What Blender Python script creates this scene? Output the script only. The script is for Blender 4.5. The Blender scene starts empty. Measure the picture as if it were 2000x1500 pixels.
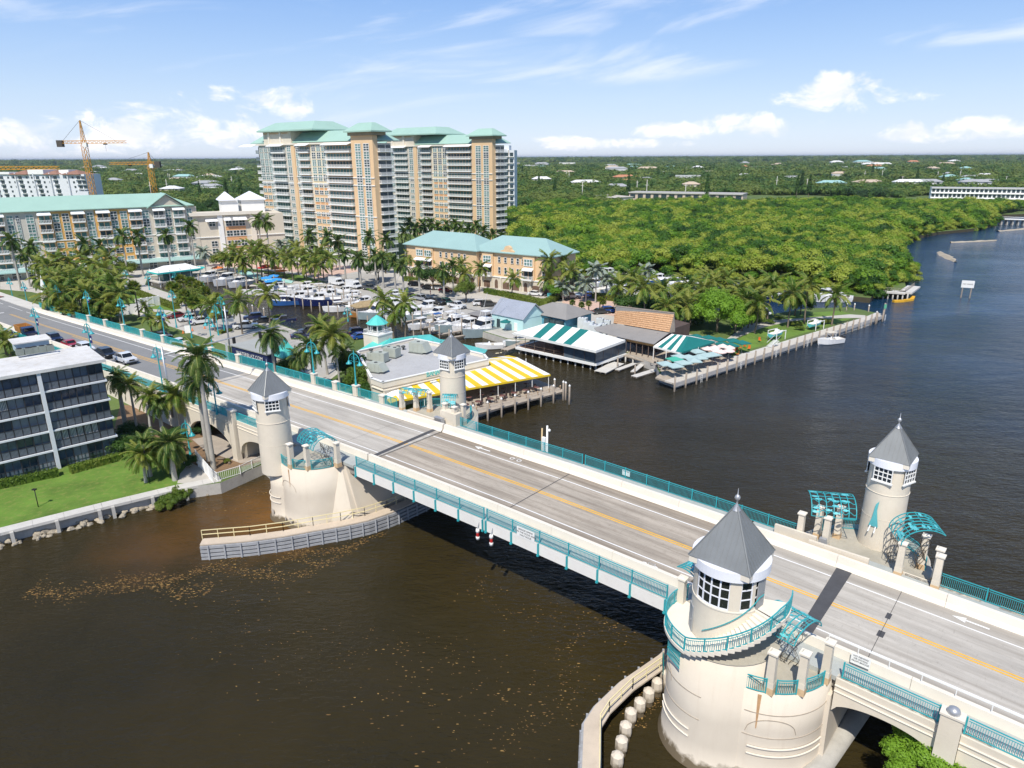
import bpy,math,random
from math import radians as RD,sin,cos,pi
from mathutils import Vector,Matrix,noise
random.seed(7)
scn=bpy.context.scene
COL=scn.collection
# ---------------- camera ----------------
CH=40.0;PITCH=17.9;ROLL=0.3;FPX=1370.0
cd=bpy.data.cameras.new('camera');cam=bpy.data.objects.new('camera',cd);COL.objects.link(cam)
cd.sensor_width=36;cd.lens=36*FPX/2000;cd.clip_end=60000;cd.clip_start=.5
_p,_r=RD(PITCH),RD(ROLL)
_f=Vector((0,cos(_p),-sin(_p)));_r0=Vector((1,0,0));_u0=_r0.cross(_f)
_R=_r0*cos(_r)-_u0*sin(_r);_U=_r0*sin(_r)+_u0*cos(_r)
m=Matrix(((_R.x,_U.x,-_f.x,0),(_R.y,_U.y,-_f.y,0),(_R.z,_U.z,-_f.z,CH),(0,0,0,1)))
cam.matrix_world=m
scn.camera=cam
# ---------------- light ----------------
SUN_DIR=74.0
SUN_EL=54.0
sd=bpy.data.lights.new('sun','SUN');sun=bpy.data.objects.new('sun',sd);COL.objects.link(sun)
sd.energy=4.0;sd.angle=RD(.5);sd.color=(1,.94,.84)
sun.rotation_euler=(RD(90-SUN_EL),0,RD(SUN_DIR-90))
sun.location=(-30,-80,120)
W=bpy.data.worlds.new('World');scn.world=W;W.use_nodes=True
scn.view_settings.view_transform='Standard';scn.view_settings.look='None'
scn.view_settings.gamma=1;scn.view_settings.use_curve_mapping=False
scn.view_settings.exposure=0.36
def world():
 nt=W.node_tree;nd=nt.nodes;lk=nt.links;nd.clear()
 N=lambda t,**k:(lambda n:([setattr(n,a,b)for a,b in k.items()],n)[1])(nd.new(t))
 out=N('ShaderNodeOutputWorld');bg=N('ShaderNodeBackground');lk.new(bg.outputs[0],out.inputs[0])
 sky=N('ShaderNodeTexSky',sky_type='NISHITA',sun_disc=False)
 sky.sun_elevation=RD(SUN_EL);sky.sun_rotation=RD(196);sky.altitude=40
 sky.air_density=1.0;sky.dust_density=.15;sky.ozone_density=3.0
 co=N('ShaderNodeTexCoord');sep=N('ShaderNodeSeparateXYZ');lk.new(co.outputs['Generated'],sep.inputs[0])
 def M(op,a,b=None,c=None,clamp=False):
  n=N('ShaderNodeMath',operation=op);n.use_clamp=clamp
  for i,v in enumerate((a,b,c)):
   if v is None:continue
   if isinstance(v,(int,float)):n.inputs[i].default_value=v
   else:lk.new(v,n.inputs[i])
  return n.outputs[0]
 X,Y,Z=sep.outputs
 hl=M('SQRT',M('ADD',M('MULTIPLY',X,X),M('MULTIPLY',Y,Y)))
 el=M('DIVIDE',Z,M('MAXIMUM',hl,.001))
 az=M('ARCTAN2',X,Y)
 def comb(x,y,z):
  c=N('ShaderNodeCombineXYZ')
  for i,v in enumerate((x,y,z)):
   if isinstance(v,(int,float)):c.inputs[i].default_value=v
   else:lk.new(v,c.inputs[i])
  return c.outputs[0]
 def noi(vec,sc,det=6,rough=.55,dist=0.):
  n=N('ShaderNodeTexNoise');n.inputs['Scale'].default_value=sc;n.inputs['Detail'].default_value=det
  n.inputs['Roughness'].default_value=rough;n.inputs['Distortion'].default_value=dist
  lk.new(vec,n.inputs['Vector']);return n.outputs[0]
 def ramp(v,a,b):
  n=N('ShaderNodeMapRange');n.interpolation_type='SMOOTHSTEP';n.clamp=True
  lk.new(v,n.inputs[0]);n.inputs[1].default_value=a;n.inputs[2].default_value=b
  return n.outputs[0]
 v1=comb(M('MULTIPLY',az,1.0),M('MULTIPLY',el,1.55),3.7)
 n1=noi(v1,17,10,.62,.35)
 v2=comb(az,1.3,0.)
 n2=noi(v2,5.5,3,.5)
 def bump(a0,wa,e0,we,amp):
  da=M('DIVIDE',M('SUBTRACT',az,a0),wa);de=M('DIVIDE',M('SUBTRACT',el,e0),we)
  r=M('SUBTRACT',1,M('ADD',M('MULTIPLY',da,da),M('MULTIPLY',de,de)))
  return M('MULTIPLY',M('MAXIMUM',r,0),amp)
 B=[(-.60,.22,.026,.034,.62),(-.47,.11,.046,.022,.55),(-.30,.08,.062,.028,.8),(-.37,.07,.07,.02,.6),(-.42,.3,.03,.03,.6),(.40,.075,.070,.032,.85),(.31,.13,.036,.020,.75),(.47,.06,.066,.016,.7),(.56,.14,.028,.018,.8),(.66,.07,.045,.026,.8),(.10,.16,.016,.010,.7),(.22,.08,.034,.014,.9),(.02,.10,.02,.012,.6),(-1.2,.35,.05,.05,.9),(1.3,.4,.05,.05,.9),(2.4,.5,.06,.06,.9),(-2.3,.5,.05,.05,.9)]
 acc=None
 for b in B:
  o=bump(*b);acc=o if acc is None else M('MAXIMUM',acc,o)
 cm=M('ADD',acc,M('MULTIPLY',M('SUBTRACT',n1,.5),3.0))
 cu=M('MULTIPLY',ramp(cm,.32,.95),ramp(acc,.0,.25))
 ca=cos(.16);sa=sin(.16)
 ex=M('ADD',M('MULTIPLY',az,ca),M('MULTIPLY',el,sa));ey=M('SUBTRACT',M('MULTIPLY',el,ca),M('MULTIPLY',az,sa))
 v3=comb(M('MULTIPLY',ex,1.3),M('MULTIPLY',ey,8.),.4)
 n3=noi(v3,2.6,9,.58,.6)
 v4=comb(M('MULTIPLY',ex,1.),M('MULTIPLY',ey,3.),5.2)
 n4=noi(v4,2.2,3,.5)
 S=[(.0,.36,.115,.032,1.),(.30,.30,.19,.03,1.0),(.13,.25,.165,.02,.8),(-.6,.3,.235,.03,.8),(.62,.26,.13,.016,.8),(-.5,.25,.16,.025,.5),(.2,.5,.24,.05,.3),(-.25,.25,.10,.03,.6)]
 acs=None
 for b in S:
  o=bump(*b);acs=o if acs is None else M('MAXIMUM',acs,o)
 st=M('MULTIPLY',M('MULTIPLY',ramp(M('ADD',n3,M('MULTIPLY',acs,.16)),.53,.84),ramp(M('ADD',n4,M('MULTIPLY',acs,.35)),.40,.74)),.75)
 def mix(a,f,col):
  n=N('ShaderNodeMix',data_type='RGBA')
  if isinstance(f,float):n.inputs[0].default_value=f
  else:lk.new(f,n.inputs[0])
  lk.new(a,n.inputs[6])
  if isinstance(col,tuple):n.inputs[7].default_value=(*col,1)
  else:lk.new(col,n.inputs[7])
  return n.outputs[2]
 g=N('ShaderNodeValToRGB');se=M('SQRT',M('MAXIMUM',el,0),clamp=True);lk.new(se,g.inputs[0]);e=g.color_ramp.elements
 G=[(0.,(6.2,6.9,8.3)),(.17,(5.6,6.6,8.3)),(.27,(4.7,6.0,8.0)),(.36,(3.5,5.1,7.9)),(.44,(2.4,4.1,7.5)),(.6,(1.35,2.7,6.0)),(1.,(.8,1.7,3.9))]
 while len(e)<len(G):e.new(.5)
 for i,(p_,c_)in enumerate(G):e[i].position=p_;e[i].color=(*c_,1)
 c=mix(sky.outputs[0],.8,g.outputs[0])
 c=mix(c,st,(7.4,7.9,8.8))
 sh=noi(comb(M('MULTIPLY',az,1.0),M('MULTIPLY',el,2.2),9.1),22,5,.55)
 cc=mix(mix(c,1.0,(7.5,7.8,8.9)),ramp(sh,.36,.58),(9.3,9.2,9.3))
 c=mix(c,cu,cc)
 lk.new(c,bg.inputs[0]);bg.inputs[1].default_value=.1
world()
# ---------------- helpers ----------------
def P(u,v,z=0.):
 """point of the plane at height z that lies under pixel (u, v) of the 2000 x 1500 photograph"""
 d=_f*FPX+_R*(u-1000)-_U*(v-750)
 t=(z-CH)/d.z
 return Vector((d.x*t,d.y*t,z))
ANG=RD(-40.3);T0=50.67
DV=Vector((cos(ANG),sin(ANG),0));NV=Vector((-sin(ANG),cos(ANG),0))
ZS=[(-400,2.0),(-330,2.1),(-250,2.4),(-222,2.7),(-200,3.2),(-181,3.8),(-151,4.8),(-135,5.3),(-120,5.9),(-99,6.65),(-83,7.1),(-75,7.35),(-58,7.7),(-39,7.85),(-23,7.7),(-13,7.5),(1,7.05),(40,5.0),(90,2.0)]
def ZD(s):
 if s<=ZS[0][0]:return ZS[0][1]
 for(a,b),(c,d)in zip(ZS,ZS[1:]):
  if s<=c:return b+(d-b)*(s-a)/(c-a)
 return ZS[-1][1]
def BR(s,t,dz=0.,z=None):
 p=NV*(T0+t)+DV*s
 return Vector((p.x,p.y,(ZD(s)+dz)if z is None else z))
def bl(s,t,z):
 p=NV*(T0+t)+DV*s;return Vector((p.x,p.y,z))
class MB:
 def __init__(s):s.v=[];s.f=[];s.m=[];s.sm=[]
 def add(s,vs,fs,mi=0,smooth=False):
  o=len(s.v);s.v+=[tuple(v)for v in vs]
  for f in fs:s.f.append(tuple(i+o for i in f));s.m.append(mi);s.sm.append(smooth)
  return s
 def box(s,c,d,rz=0.,mi=0,taper=1.):
  cx,cy,cz=c;x,y,z=d[0]/2,d[1]/2,d[2]/2;cr,sr=cos(rz),sin(rz);vs=[]
  for k,(zz,t)in enumerate(((-z,1),(z,taper))):
   for a,b in((-x,-y),(x,-y),(x,y),(-x,y)):
    a,b=a*t,b*t;vs.append((cx+a*cr-b*sr,cy+a*sr+b*cr,cz+zz))
  return s.add(vs,[(3,2,1,0),(4,5,6,7),(0,1,5,4),(1,2,6,5),(2,3,7,6),(3,0,4,7)],mi)
 def b2(s,a,b,mi=0):
  return s.box(((a[0]+b[0])/2,(a[1]+b[1])/2,(a[2]+b[2])/2),(abs(b[0]-a[0]),abs(b[1]-a[1]),abs(b[2]-a[2])),0,mi)
 def prism(s,poly,z0,z1,mi=0,mside=None,z1s=None):
  n=len(poly);vs=[(p[0],p[1],z0)for p in poly]+[(p[0],p[1],z1 if z1s is None else z1s[i])for i,p in enumerate(poly)]
  s.add(vs,[tuple(range(n,2*n))],mi)
  o=len(s.v)-2*n
  for i in range(n):
   j=(i+1)%n;s.f.append((o+i,o+j,o+n+j,o+n+i));s.m.append(mi if mside is None else mside);s.sm.append(False)
  s.f.append(tuple(o+i for i in range(n-1,-1,-1)));s.m.append(mi if mside is None else mside);s.sm.append(False)
  return s
 def bar(s,p,q,w,h=None,mi=0,up=(0,0,1)):
  p,q=Vector(p),Vector(q);h=h or w;d=(q-p)
  if d.length<1e-6:return s
  d.normalize();u=Vector(up)
  if abs(d.dot(u))>.98:u=Vector((0,1,0))
  r=d.cross(u).normalized()*(w/2);u=r.cross(d).normalized()*(h/2)
  vs=[p-r-u,p+r-u,p+r+u,p-r+u,q-r-u,q+r-u,q+r+u,q-r+u]
  return s.add(vs,[(0,1,2,3),(7,6,5,4),(0,4,5,1),(1,5,6,2),(2,6,7,3),(3,7,4,0)],mi)
 def path(s,pts,w,h=None,mi=0,closed=False):
  n=len(pts)
  for i in range(n if closed else n-1):s.bar(pts[i],pts[(i+1)%n],w,h,mi)
  return s
 def tube(s,p,q,r0,r1=None,n=8,mi=0,cap=True,smooth=True):
  p,q=Vector(p),Vector(q);r1=r0 if r1 is None else r1;d=(q-p).normalized()
  u=Vector((0,0,1))if abs(d.z)<.9 else Vector((1,0,0))
  a=d.cross(u).normalized();b=a.cross(d)
  vs=[]
  for c,r in((p,r0),(q,r1)):
   for i in range(n):
    t=-2*pi*i/n;vs.append(c+a*(cos(t)*r)+b*(sin(t)*r))
  s.add(vs,[(i,(i+1)%n,n+(i+1)%n,n+i)for i in range(n)],mi,smooth)
  if cap:
   o=len(s.v)-2*n
   s.f.append(tuple(o+n+i for i in range(n)));s.f.append(tuple(o+i for i in range(n-1,-1,-1)));s.m+=[mi,mi];s.sm+=[False,False]
  return s
 def lathe(s,prof,c=(0,0,0),n=32,mi=0,a0=0.,a1=2*pi,smooth=True,cap=False,sq=1.):
  full=abs(a1-a0-2*pi)<1e-6;m_=n if full else n+1;vs=[]
  for(r,z)in prof:
   for i in range(m_):
    a=a0+(a1-a0)*i/n;vs.append((c[0]+r*cos(a),c[1]+r*sin(a)*sq,c[2]+z))
  fs=[]
  for k in range(len(prof)-1):
   for i in range(n):
    j=(i+1)%m_ if full else i+1
    fs.append((k*m_+i,k*m_+j,(k+1)*m_+j,(k+1)*m_+i))
  s.add(vs,fs,mi,smooth)
  if cap:
   o=len(s.v)-len(vs);k=(len(prof)-1)*m_
   s.f.append(tuple(o+k+i for i in range(m_)));s.m.append(mi);s.sm.append(False)
   s.f.append(tuple(o+m_-1-i for i in range(m_)));s.m.append(mi);s.sm.append(False)
  return s
 def mesh(s,name,mats):
  me=bpy.data.meshes.new(name);me.from_pydata(s.v,[],s.f)
  for m_ in(mats if isinstance(mats,(list,tuple))else[mats]):me.materials.append(m_)
  me.polygons.foreach_set('material_index',s.m);me.polygons.foreach_set('use_smooth',s.sm);me.update()
  return me
 def build(s,name,mats,parent=None,loc=(0,0,0),rz=0.):
  return inst(name,s.mesh(name,mats),parent,loc,rz)
def inst(name,me,parent=None,loc=(0,0,0),rz=0.,sc=None):
 o=bpy.data.objects.new(name,me);COL.objects.link(o);o.location=loc;o.rotation_euler=(0,0,rz)
 if sc is not None:o.scale=(sc,sc,sc)if isinstance(sc,(int,float))else sc
 if parent:o.parent=parent
 return o
def tag(o,label=None,cat=None,group=None,kind=None):
 if label:o['label']=label
 if cat:o['category']=cat
 if group:o['group']=group
 if kind:o['kind']=kind
 return o
def thing(name,label,cat,loc=(0,0,0),rz=0.,group=None):
 o=bpy.data.objects.new(name,None);COL.objects.link(o);o.location=loc;o.rotation_euler=(0,0,rz)
 return tag(o,label,cat,group)
def copy_tree(o,parent=None):
 c=o.copy();COL.objects.link(c)
 if parent:c.parent=parent
 for ch in o.children:copy_tree(ch,c)
 return c
def nmat(name):
 m_=bpy.data.materials.new(name);m_.use_nodes=True;nt=m_.node_tree
 return m_,nt,nt.nodes['Principled BSDF']
def link_noise(nt,scale,detail=5,rough=.6,coord='Object',vec=None,dist=0.,stretch=None):
 n=nt.nodes.new('ShaderNodeTexNoise');n.inputs['Scale'].default_value=scale;n.inputs['Detail'].default_value=detail
 n.inputs['Roughness'].default_value=rough;n.inputs['Distortion'].default_value=dist
 if coord=='World':
  tc=nt.nodes.new('ShaderNodeNewGeometry');src=tc.outputs['Position']
 else:
  tc=nt.nodes.new('ShaderNodeTexCoord');src=tc.outputs[coord]
 if stretch:
  mp=nt.nodes.new('ShaderNodeMapping');mp.inputs['Scale'].default_value=stretch[:3]
  if len(stretch)>3:mp.inputs['Rotation'].default_value=(0,0,stretch[3])
  nt.links.new(src,mp.inputs[0]);src=mp.outputs[0]
 nt.links.new(src,n.inputs['Vector']);return n
def cramp(nt,fac,stops):
 r=nt.nodes.new('ShaderNodeValToRGB');nt.links.new(fac,r.inputs[0]);e=r.color_ramp.elements
 while len(e)<len(stops):e.new(.5)
 for i,(p,c)in enumerate(stops):e[i].position=p;e[i].color=(*c,1)
 return r.outputs[0]
def mixc(nt,f,a,b,mode='MIX'):
 n=nt.nodes.new('ShaderNodeMix');n.data_type='RGBA';n.blend_type=mode
 for i,v in((0,f),(6,a),(7,b)):
  if isinstance(v,(int,float)):n.inputs[i].default_value=v
  elif isinstance(v,tuple):n.inputs[i].default_value=(*v,1)
  else:nt.links.new(v,n.inputs[i])
 return n.outputs[2]
def mat(name,col,rough=.7,var=.18,scale=.6,metal=0.,dirt=None,bump=0.,spec=.4,coord='World',stretch=None,fine=0.):
 m_,nt,b=nmat(name)
 b.inputs['Roughness'].default_value=rough;b.inputs['Metallic'].default_value=metal;b.inputs['Specular IOR Level'].default_value=spec
 n=link_noise(nt,scale,6,.65,coord,stretch=stretch)
 d=dirt or tuple(c*.6 for c in col)
 lo=tuple(c*(1-var)for c in col);hi=tuple(min(1,c*(1+var*.6))for c in col)
 c=cramp(nt,n.outputs[0],[(.3,lo),(.55,col),(.75,hi)])
 if dirt or fine:
  n2=link_noise(nt,scale*6,5,.7,coord,stretch=stretch)
  f=cramp(nt,n2.outputs[0],[(.5,(0,0,0)),(.78,(1,1,1))])
  mm=nt.nodes.new('ShaderNodeMath');mm.operation='MULTIPLY';nt.links.new(f,mm.inputs[0]);mm.inputs[1].default_value=fine or .5
  c=mixc(nt,mm.outputs[0],c,d)
 nt.links.new(c,b.inputs['Base Color'])
 if bump:
  bp=nt.nodes.new('ShaderNodeBump');bp.inputs['Strength'].default_value=bump;bp.inputs['Distance'].default_value=.05
  n3=link_noise(nt,scale*12,4,.6,coord);nt.links.new(n3.outputs[0],bp.inputs['Height']);nt.links.new(bp.outputs[0],b.inputs['Normal'])
 return m_
def glass(name,col=(.03,.05,.06),rough=.08,var=.5):
 m_=mat(name,col,rough,var,.8,spec=.6);return m_
def leafmat(name,cols,rough=.5,trans=.35,scale=.12,nscale=1.6):
 m_,nt,b=nmat(name);b.inputs['Roughness'].default_value=rough;b.inputs['Specular IOR Level'].default_value=.25
 oi=nt.nodes.new('ShaderNodeObjectInfo')
 n=link_noise(nt,scale,4,.6,'World');n2=link_noise(nt,nscale,3,.6,'World')
 ad=nt.nodes.new('ShaderNodeMath');ad.operation='MULTIPLY_ADD';nt.links.new(oi.outputs['Random'],ad.inputs[0]);ad.inputs[1].default_value=.38;nt.links.new(n.outputs[0],ad.inputs[2])
 a2=nt.nodes.new('ShaderNodeMath');a2.operation='MULTIPLY_ADD';nt.links.new(n2.outputs[0],a2.inputs[0]);a2.inputs[1].default_value=.5;nt.links.new(ad.outputs[0],a2.inputs[2])
 c=cramp(nt,a2.outputs[0],[(.55+.5*i/(len(cols)-1),k)for i,k in enumerate(cols)])
 nt.links.new(c,b.inputs['Base Color'])
 tr=nt.nodes.new('ShaderNodeBsdfTranslucent');c2=mixc(nt,1.,c,(1.25,1.15,.6),'MULTIPLY');nt.links.new(c2,tr.inputs[0])
 mx=nt.nodes.new('ShaderNodeMixShader');mx.inputs[0].default_value=trans
 nt.links.new(b.outputs[0],mx.inputs[1]);nt.links.new(tr.outputs[0],mx.inputs[2])
 nt.links.new(mx.outputs[0],nt.nodes['Material Output'].inputs[0])
 return m_
CREAM=mat('cream_stucco',(.70,.63,.52),.85,.08,.35,dirt=(.5,.42,.32),fine=.18,bump=.15)
CREAM2=mat('cream_trim',(.76,.70,.60),.8,.06,.5)
PEACH=mat('weathered_peach_paint',(.62,.44,.26),.85,.15,2.)
WHITE=mat('white_paint',(.82,.82,.80),.6,.05,.5)
WHITE2=mat('bright_white_trim',(.80,.82,.88),.45,.04,.5)
TEAL=mat('teal_rail_paint',(.035,.36,.40),.4,.12,.8)
TEALL=mat('light_teal_paint',(.12,.50,.54),.45,.12,.8)
ROOFG=mat('grey_metal_roof',(.23,.24,.24),.45,.12,.5,metal=.3)
CONC=mat('grey_concrete',(.42,.40,.36),.9,.18,.5,dirt=(.25,.23,.2),fine=.35,bump=.2)
CONCL=mat('light_concrete',(.58,.56,.52),.9,.12,.4,dirt=(.38,.35,.3),fine=.3)
ASPH=mat('asphalt',(.20,.20,.20),.92,.15,.25,dirt=(.13,.13,.13),fine=.4,bump=.2)
GLASS=glass('dark_glass',(.02,.03,.04))
STEEL=mat('galvanised_steel',(.45,.46,.48),.4,.1,2.,metal=.5)
BLACK=mat('black_rubber',(.02,.02,.02),.7,.1,3.)
WOODP=mat('weathered_piling_wood',(.33,.28,.23),.9,.25,1.5,dirt=(.12,.10,.08),fine=.5)
WOODD=mat('dock_boards',(.42,.36,.29),.9,.2,1.2,dirt=(.22,.18,.14),fine=.5)
# ================= SETTING =================
def water():
 m_,nt,b=nmat('river_water')
 b.inputs['Roughness'].default_value=.08;b.inputs['IOR'].default_value=1.33;b.inputs['Specular IOR Level'].default_value=.27
 g=nt.nodes.new('ShaderNodeNewGeometry')
 n=link_noise(nt,.03,5,.6,'World')
 c=cramp(nt,n.outputs[0],[(.3,(.022,.018,.007)),(.6,(.036,.027,.010)),(.8,(.048,.036,.013))])
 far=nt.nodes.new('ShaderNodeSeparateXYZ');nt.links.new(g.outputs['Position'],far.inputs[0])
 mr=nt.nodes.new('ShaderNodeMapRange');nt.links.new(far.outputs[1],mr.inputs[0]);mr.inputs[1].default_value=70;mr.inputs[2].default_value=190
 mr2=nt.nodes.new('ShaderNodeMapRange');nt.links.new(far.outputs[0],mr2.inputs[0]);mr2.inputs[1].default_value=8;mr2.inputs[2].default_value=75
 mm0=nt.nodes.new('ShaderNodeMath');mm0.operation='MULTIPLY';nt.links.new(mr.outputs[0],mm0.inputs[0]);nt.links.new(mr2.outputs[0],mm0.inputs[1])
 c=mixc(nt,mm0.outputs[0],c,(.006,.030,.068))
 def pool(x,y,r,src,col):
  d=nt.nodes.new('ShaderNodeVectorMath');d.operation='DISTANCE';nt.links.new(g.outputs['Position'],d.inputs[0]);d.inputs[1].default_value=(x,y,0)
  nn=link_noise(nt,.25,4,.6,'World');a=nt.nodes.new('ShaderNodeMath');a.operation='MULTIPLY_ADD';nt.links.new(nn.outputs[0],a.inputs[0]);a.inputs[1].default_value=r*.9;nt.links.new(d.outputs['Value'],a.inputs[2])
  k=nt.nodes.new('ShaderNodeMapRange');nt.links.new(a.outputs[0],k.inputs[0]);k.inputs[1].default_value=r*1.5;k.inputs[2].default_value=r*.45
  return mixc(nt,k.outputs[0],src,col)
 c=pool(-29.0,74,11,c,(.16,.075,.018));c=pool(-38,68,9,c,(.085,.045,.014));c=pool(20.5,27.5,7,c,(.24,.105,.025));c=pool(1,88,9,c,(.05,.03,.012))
 nt.links.new(c,b.inputs['Base Color'])
 a1=link_noise(nt,1.0,3,.6,'World',stretch=(1.0,2.3,1,.5),dist=.5);a2=link_noise(nt,.16,2,.5,'World',stretch=(1,2.0,1,.35));a3=link_noise(nt,4.2,2,.5,'World',stretch=(1,1.6,1,.9))
 s1=nt.nodes.new('ShaderNodeMath');s1.operation='MULTIPLY_ADD';nt.links.new(a2.outputs[0],s1.inputs[0]);s1.inputs[1].default_value=2.0;nt.links.new(a1.outputs[0],s1.inputs[2])
 s2=nt.nodes.new('ShaderNodeMath');s2.operation='MULTIPLY_ADD';nt.links.new(a3.outputs[0],s2.inputs[0]);s2.inputs[1].default_value=.16;nt.links.new(s1.outputs[0],s2.inputs[2])
 bp=nt.nodes.new('ShaderNodeBump');bp.inputs['Strength'].default_value=.55;bp.inputs['Distance'].default_value=.24
 gu=link_noise(nt,.02,3,.5,'World',stretch=(1,2,1,.4));gr=nt.nodes.new('ShaderNodeMapRange');nt.links.new(gu.outputs[0],gr.inputs[0]);gr.inputs[1].default_value=.35;gr.inputs[2].default_value=.6;gr.inputs[3].default_value=.4;gr.inputs[4].default_value=1.0
 nt.links.new(gr.outputs[0],bp.inputs['Strength'])
 nt.links.new(s2.outputs[0],bp.inputs['Height']);nt.links.new(bp.outputs[0],b.inputs['Normal'])
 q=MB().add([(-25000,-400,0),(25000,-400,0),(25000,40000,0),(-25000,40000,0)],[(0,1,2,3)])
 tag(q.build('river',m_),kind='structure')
water()
GRASS=mat('lawn_grass',(.12,.22,.030),.95,.35,.22,dirt=(.25,.24,.07),fine=.85,bump=.5)
SOIL=mat('ground_cover',(.10,.15,.035),.95,.3,.05,dirt=(.3,.26,.18),fine=.2)
PAVE=mat('pale_concrete_paving',(.50,.47,.42),.9,.12,.15,dirt=(.36,.34,.3),fine=.45)
PINKP=mat('pink_brick_paving',(.60,.42,.34),.9,.15,.2,dirt=(.5,.4,.33),fine=.3)
LOT=mat('parking_lot_concrete',(.43,.41,.37),.92,.18,.06,dirt=(.27,.26,.24),fine=.6)
MULCH=mat('brown_mulch_bed',(.22,.14,.08),.95,.3,.8)
SEAWALL=mat('seawall_concrete',(.50,.48,.44),.9,.15,.4,dirt=(.2,.17,.13),fine=.4)
ROADA=mat('road_asphalt',(.235,.235,.232),.92,.12,.12,dirt=(.17,.17,.17),fine=.5,bump=.2)
def xy(u,v,z=1.5):p=P(u,v,z);return(p.x,p.y)
def sxy(s,t):p=bl(s,t,0);return(p.x,p.y)
def slab():
 pl=[(-400,-120),(-230,-40)]+[xy(-900,1290),xy(-400,1130),xy(0,1038),xy(200,988),xy(345,955),xy(430,943),xy(515,906),sxy(-75.5,-8),sxy(-75.5,10),sxy(-72,12),xy(912,806),xy(1050,757),xy(1030,722),xy(905,683),xy(740,655),xy(660,655),xy(600,652),xy(530,627),xy(400,594),xy(345,576),xy(285,556),xy(290,541),xy(395,536),xy(455,532),xy(570,555),xy(620,563),xy(860,622),xy(935,645),xy(990,662),xy(1110,668),xy(1225,690),xy(1280,712),xy(1290,732),xy(1320,743),xy(1700,624),xy(1722,613),xy(1660,600),xy(1580,602),xy(1490,616),xy(1400,606),xy(1300,583),xy(1130,569),xy(1130,538),xy(1300,545),xy(1450,558),xy(1560,568),xy(1640,576),xy(1700,582),xy(1712,568),xy(1772,573),xy(1768,553),xy(1758,535),xy(1748,500),xy(1754,480),xy(1785,462),xy(1840,452),xy(1905,446),xy(1937,438),xy(1945,420),xy(2150,412),(900,560),(9000,2200),(24000,9000),(24000,39000),(-24000,39000),(-24000,-120)]
 m_=MB().prism(pl,-3,1.5,0,1)
 i0=pl.index(xy(1130,538));n=len(pl)
 for i in range(i0,i0+24):m_.m[1+i]=2
 tag(m_.build('ground',[SOIL,SEAWALL,mat('dark_mud_bank',(.07,.06,.035),.95,.3,.8)]),kind='structure')
 return pl
LAND=slab()
def sheet(name,pts,mt,z=1.5,dz=.004,world=False):
 pl=[p if world else xy(p[0],p[1],z)for p in pts]
 m_=MB().add([(a,b,z+dz)for a,b in pl],[tuple(range(len(pl)))])
 if(lambda q:sum(q[i][0]*q[(i+1)%len(q)][1]-q[(i+1)%len(q)][0]*q[i][1]for i in range(len(q))))(pl)<0:m_.f[0]=m_.f[0][::-1]
 return tag(m_.build(name,mt),kind='structure')
sheet('marina_paving',[(0,565),(0,528),(230,505),(400,506),(560,500),(700,508),(800,520),(900,545),(1000,565),(1130,570),(1290,590),(1290,640),(1225,688),(1110,667),(992,661),(936,644),(860,621),(620,562),(570,554),(455,531),(394,535),(289,540),(283,556),(343,577),(398,595),(528,628),(598,653),(660,657),(700,700),(640,745),(520,700),(400,660),(250,610),(60,570)],PAVE)
sheet('parking_lot',[(620,545),(700,530),(800,552),(940,590),(1100,600),(1110,612),(1000,655),(940,640),(860,618),(620,559)],LOT,dz=.012)
sheet('parking_lot',[(330,612),(400,600),(530,632),(598,657),(655,660),(690,700),(640,740),(540,700),(430,668),(360,640)],LOT,dz=.016)
sheet('brick_plaza',[(400,520),(470,505),(600,515),(690,520),(700,530),(620,545),(585,532),(480,522)],PINKP,dz=.020)
sheet('brick_plaza',[(1095,575),(1290,592),(1285,615),(1200,618),(1100,598)],PINKP,dz=.024)
sheet('lawn',[(458,526),(470,522),(590,538),(640,552),(600,553),(560,545),(520,534)],GRASS,dz=.030)
sheet('lawn',[(200,520),(60,540),(70,560),(130,578),(250,600),(330,606),(420,640),(330,600),(245,562)],GRASS,dz=.034)
sheet('park_ground',[(1295,640),(1295,600),(1400,608),(1490,618),(1580,604),(1658,602),(1715,612),(1322,738),(1292,728)],SOIL,dz=.004)
sheet('lawn',[(1400,700),(1470,640),(1560,612),(1640,607),(1680,617),(1500,672)],GRASS,dz=.014)
sheet('park_path',[(1460,634),(1500,626),(1560,622),(1660,614),(1690,616),(1690,621),(1600,622),(1540,628),(1490,640),(1440,660),(1425,670),(1415,665)],PAVE,dz=.022)
sheet('promenade_walk',[(1320,741),(1700,622.5),(1722,613),(1710,611),(1690,619),(1400,706),(1310,733)],CONCL,dz=.030)
sheet('restaurant_terrace',[(1225,690),(1283,713),(1294,731),(1335,706),(1425,680),(1400,660),(1345,652),(1290,660),(1250,668)],WOODD,dz=.018)
sheet('lawn',[(-700,1250),(0,1032),(200,984),(342,951),(385,930),(350,905),(300,890),(240,880),(0,940),(-700,1100)],GRASS,1.5,.006)
sheet('footpath',[(300,878),(330,884),(365,910),(352,925),(346,944),(380,944),(430,938),(425,925),(392,900),(330,876)],PAVE,1.5,.012)
sheet('mulch_bed',[(225,880),(300,880),(375,905),(420,925),(515,900),(520,860),(440,820),(330,800),(235,790),(220,850)],MULCH,1.5,.018)
sheet('underpass_paving',[(375,858),(430,848),(520,870),(515,898),(470,905),(400,880)],mat('underpass_pavers',(.40,.35,.30),.9,.15,1.),1.5,.024)
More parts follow.
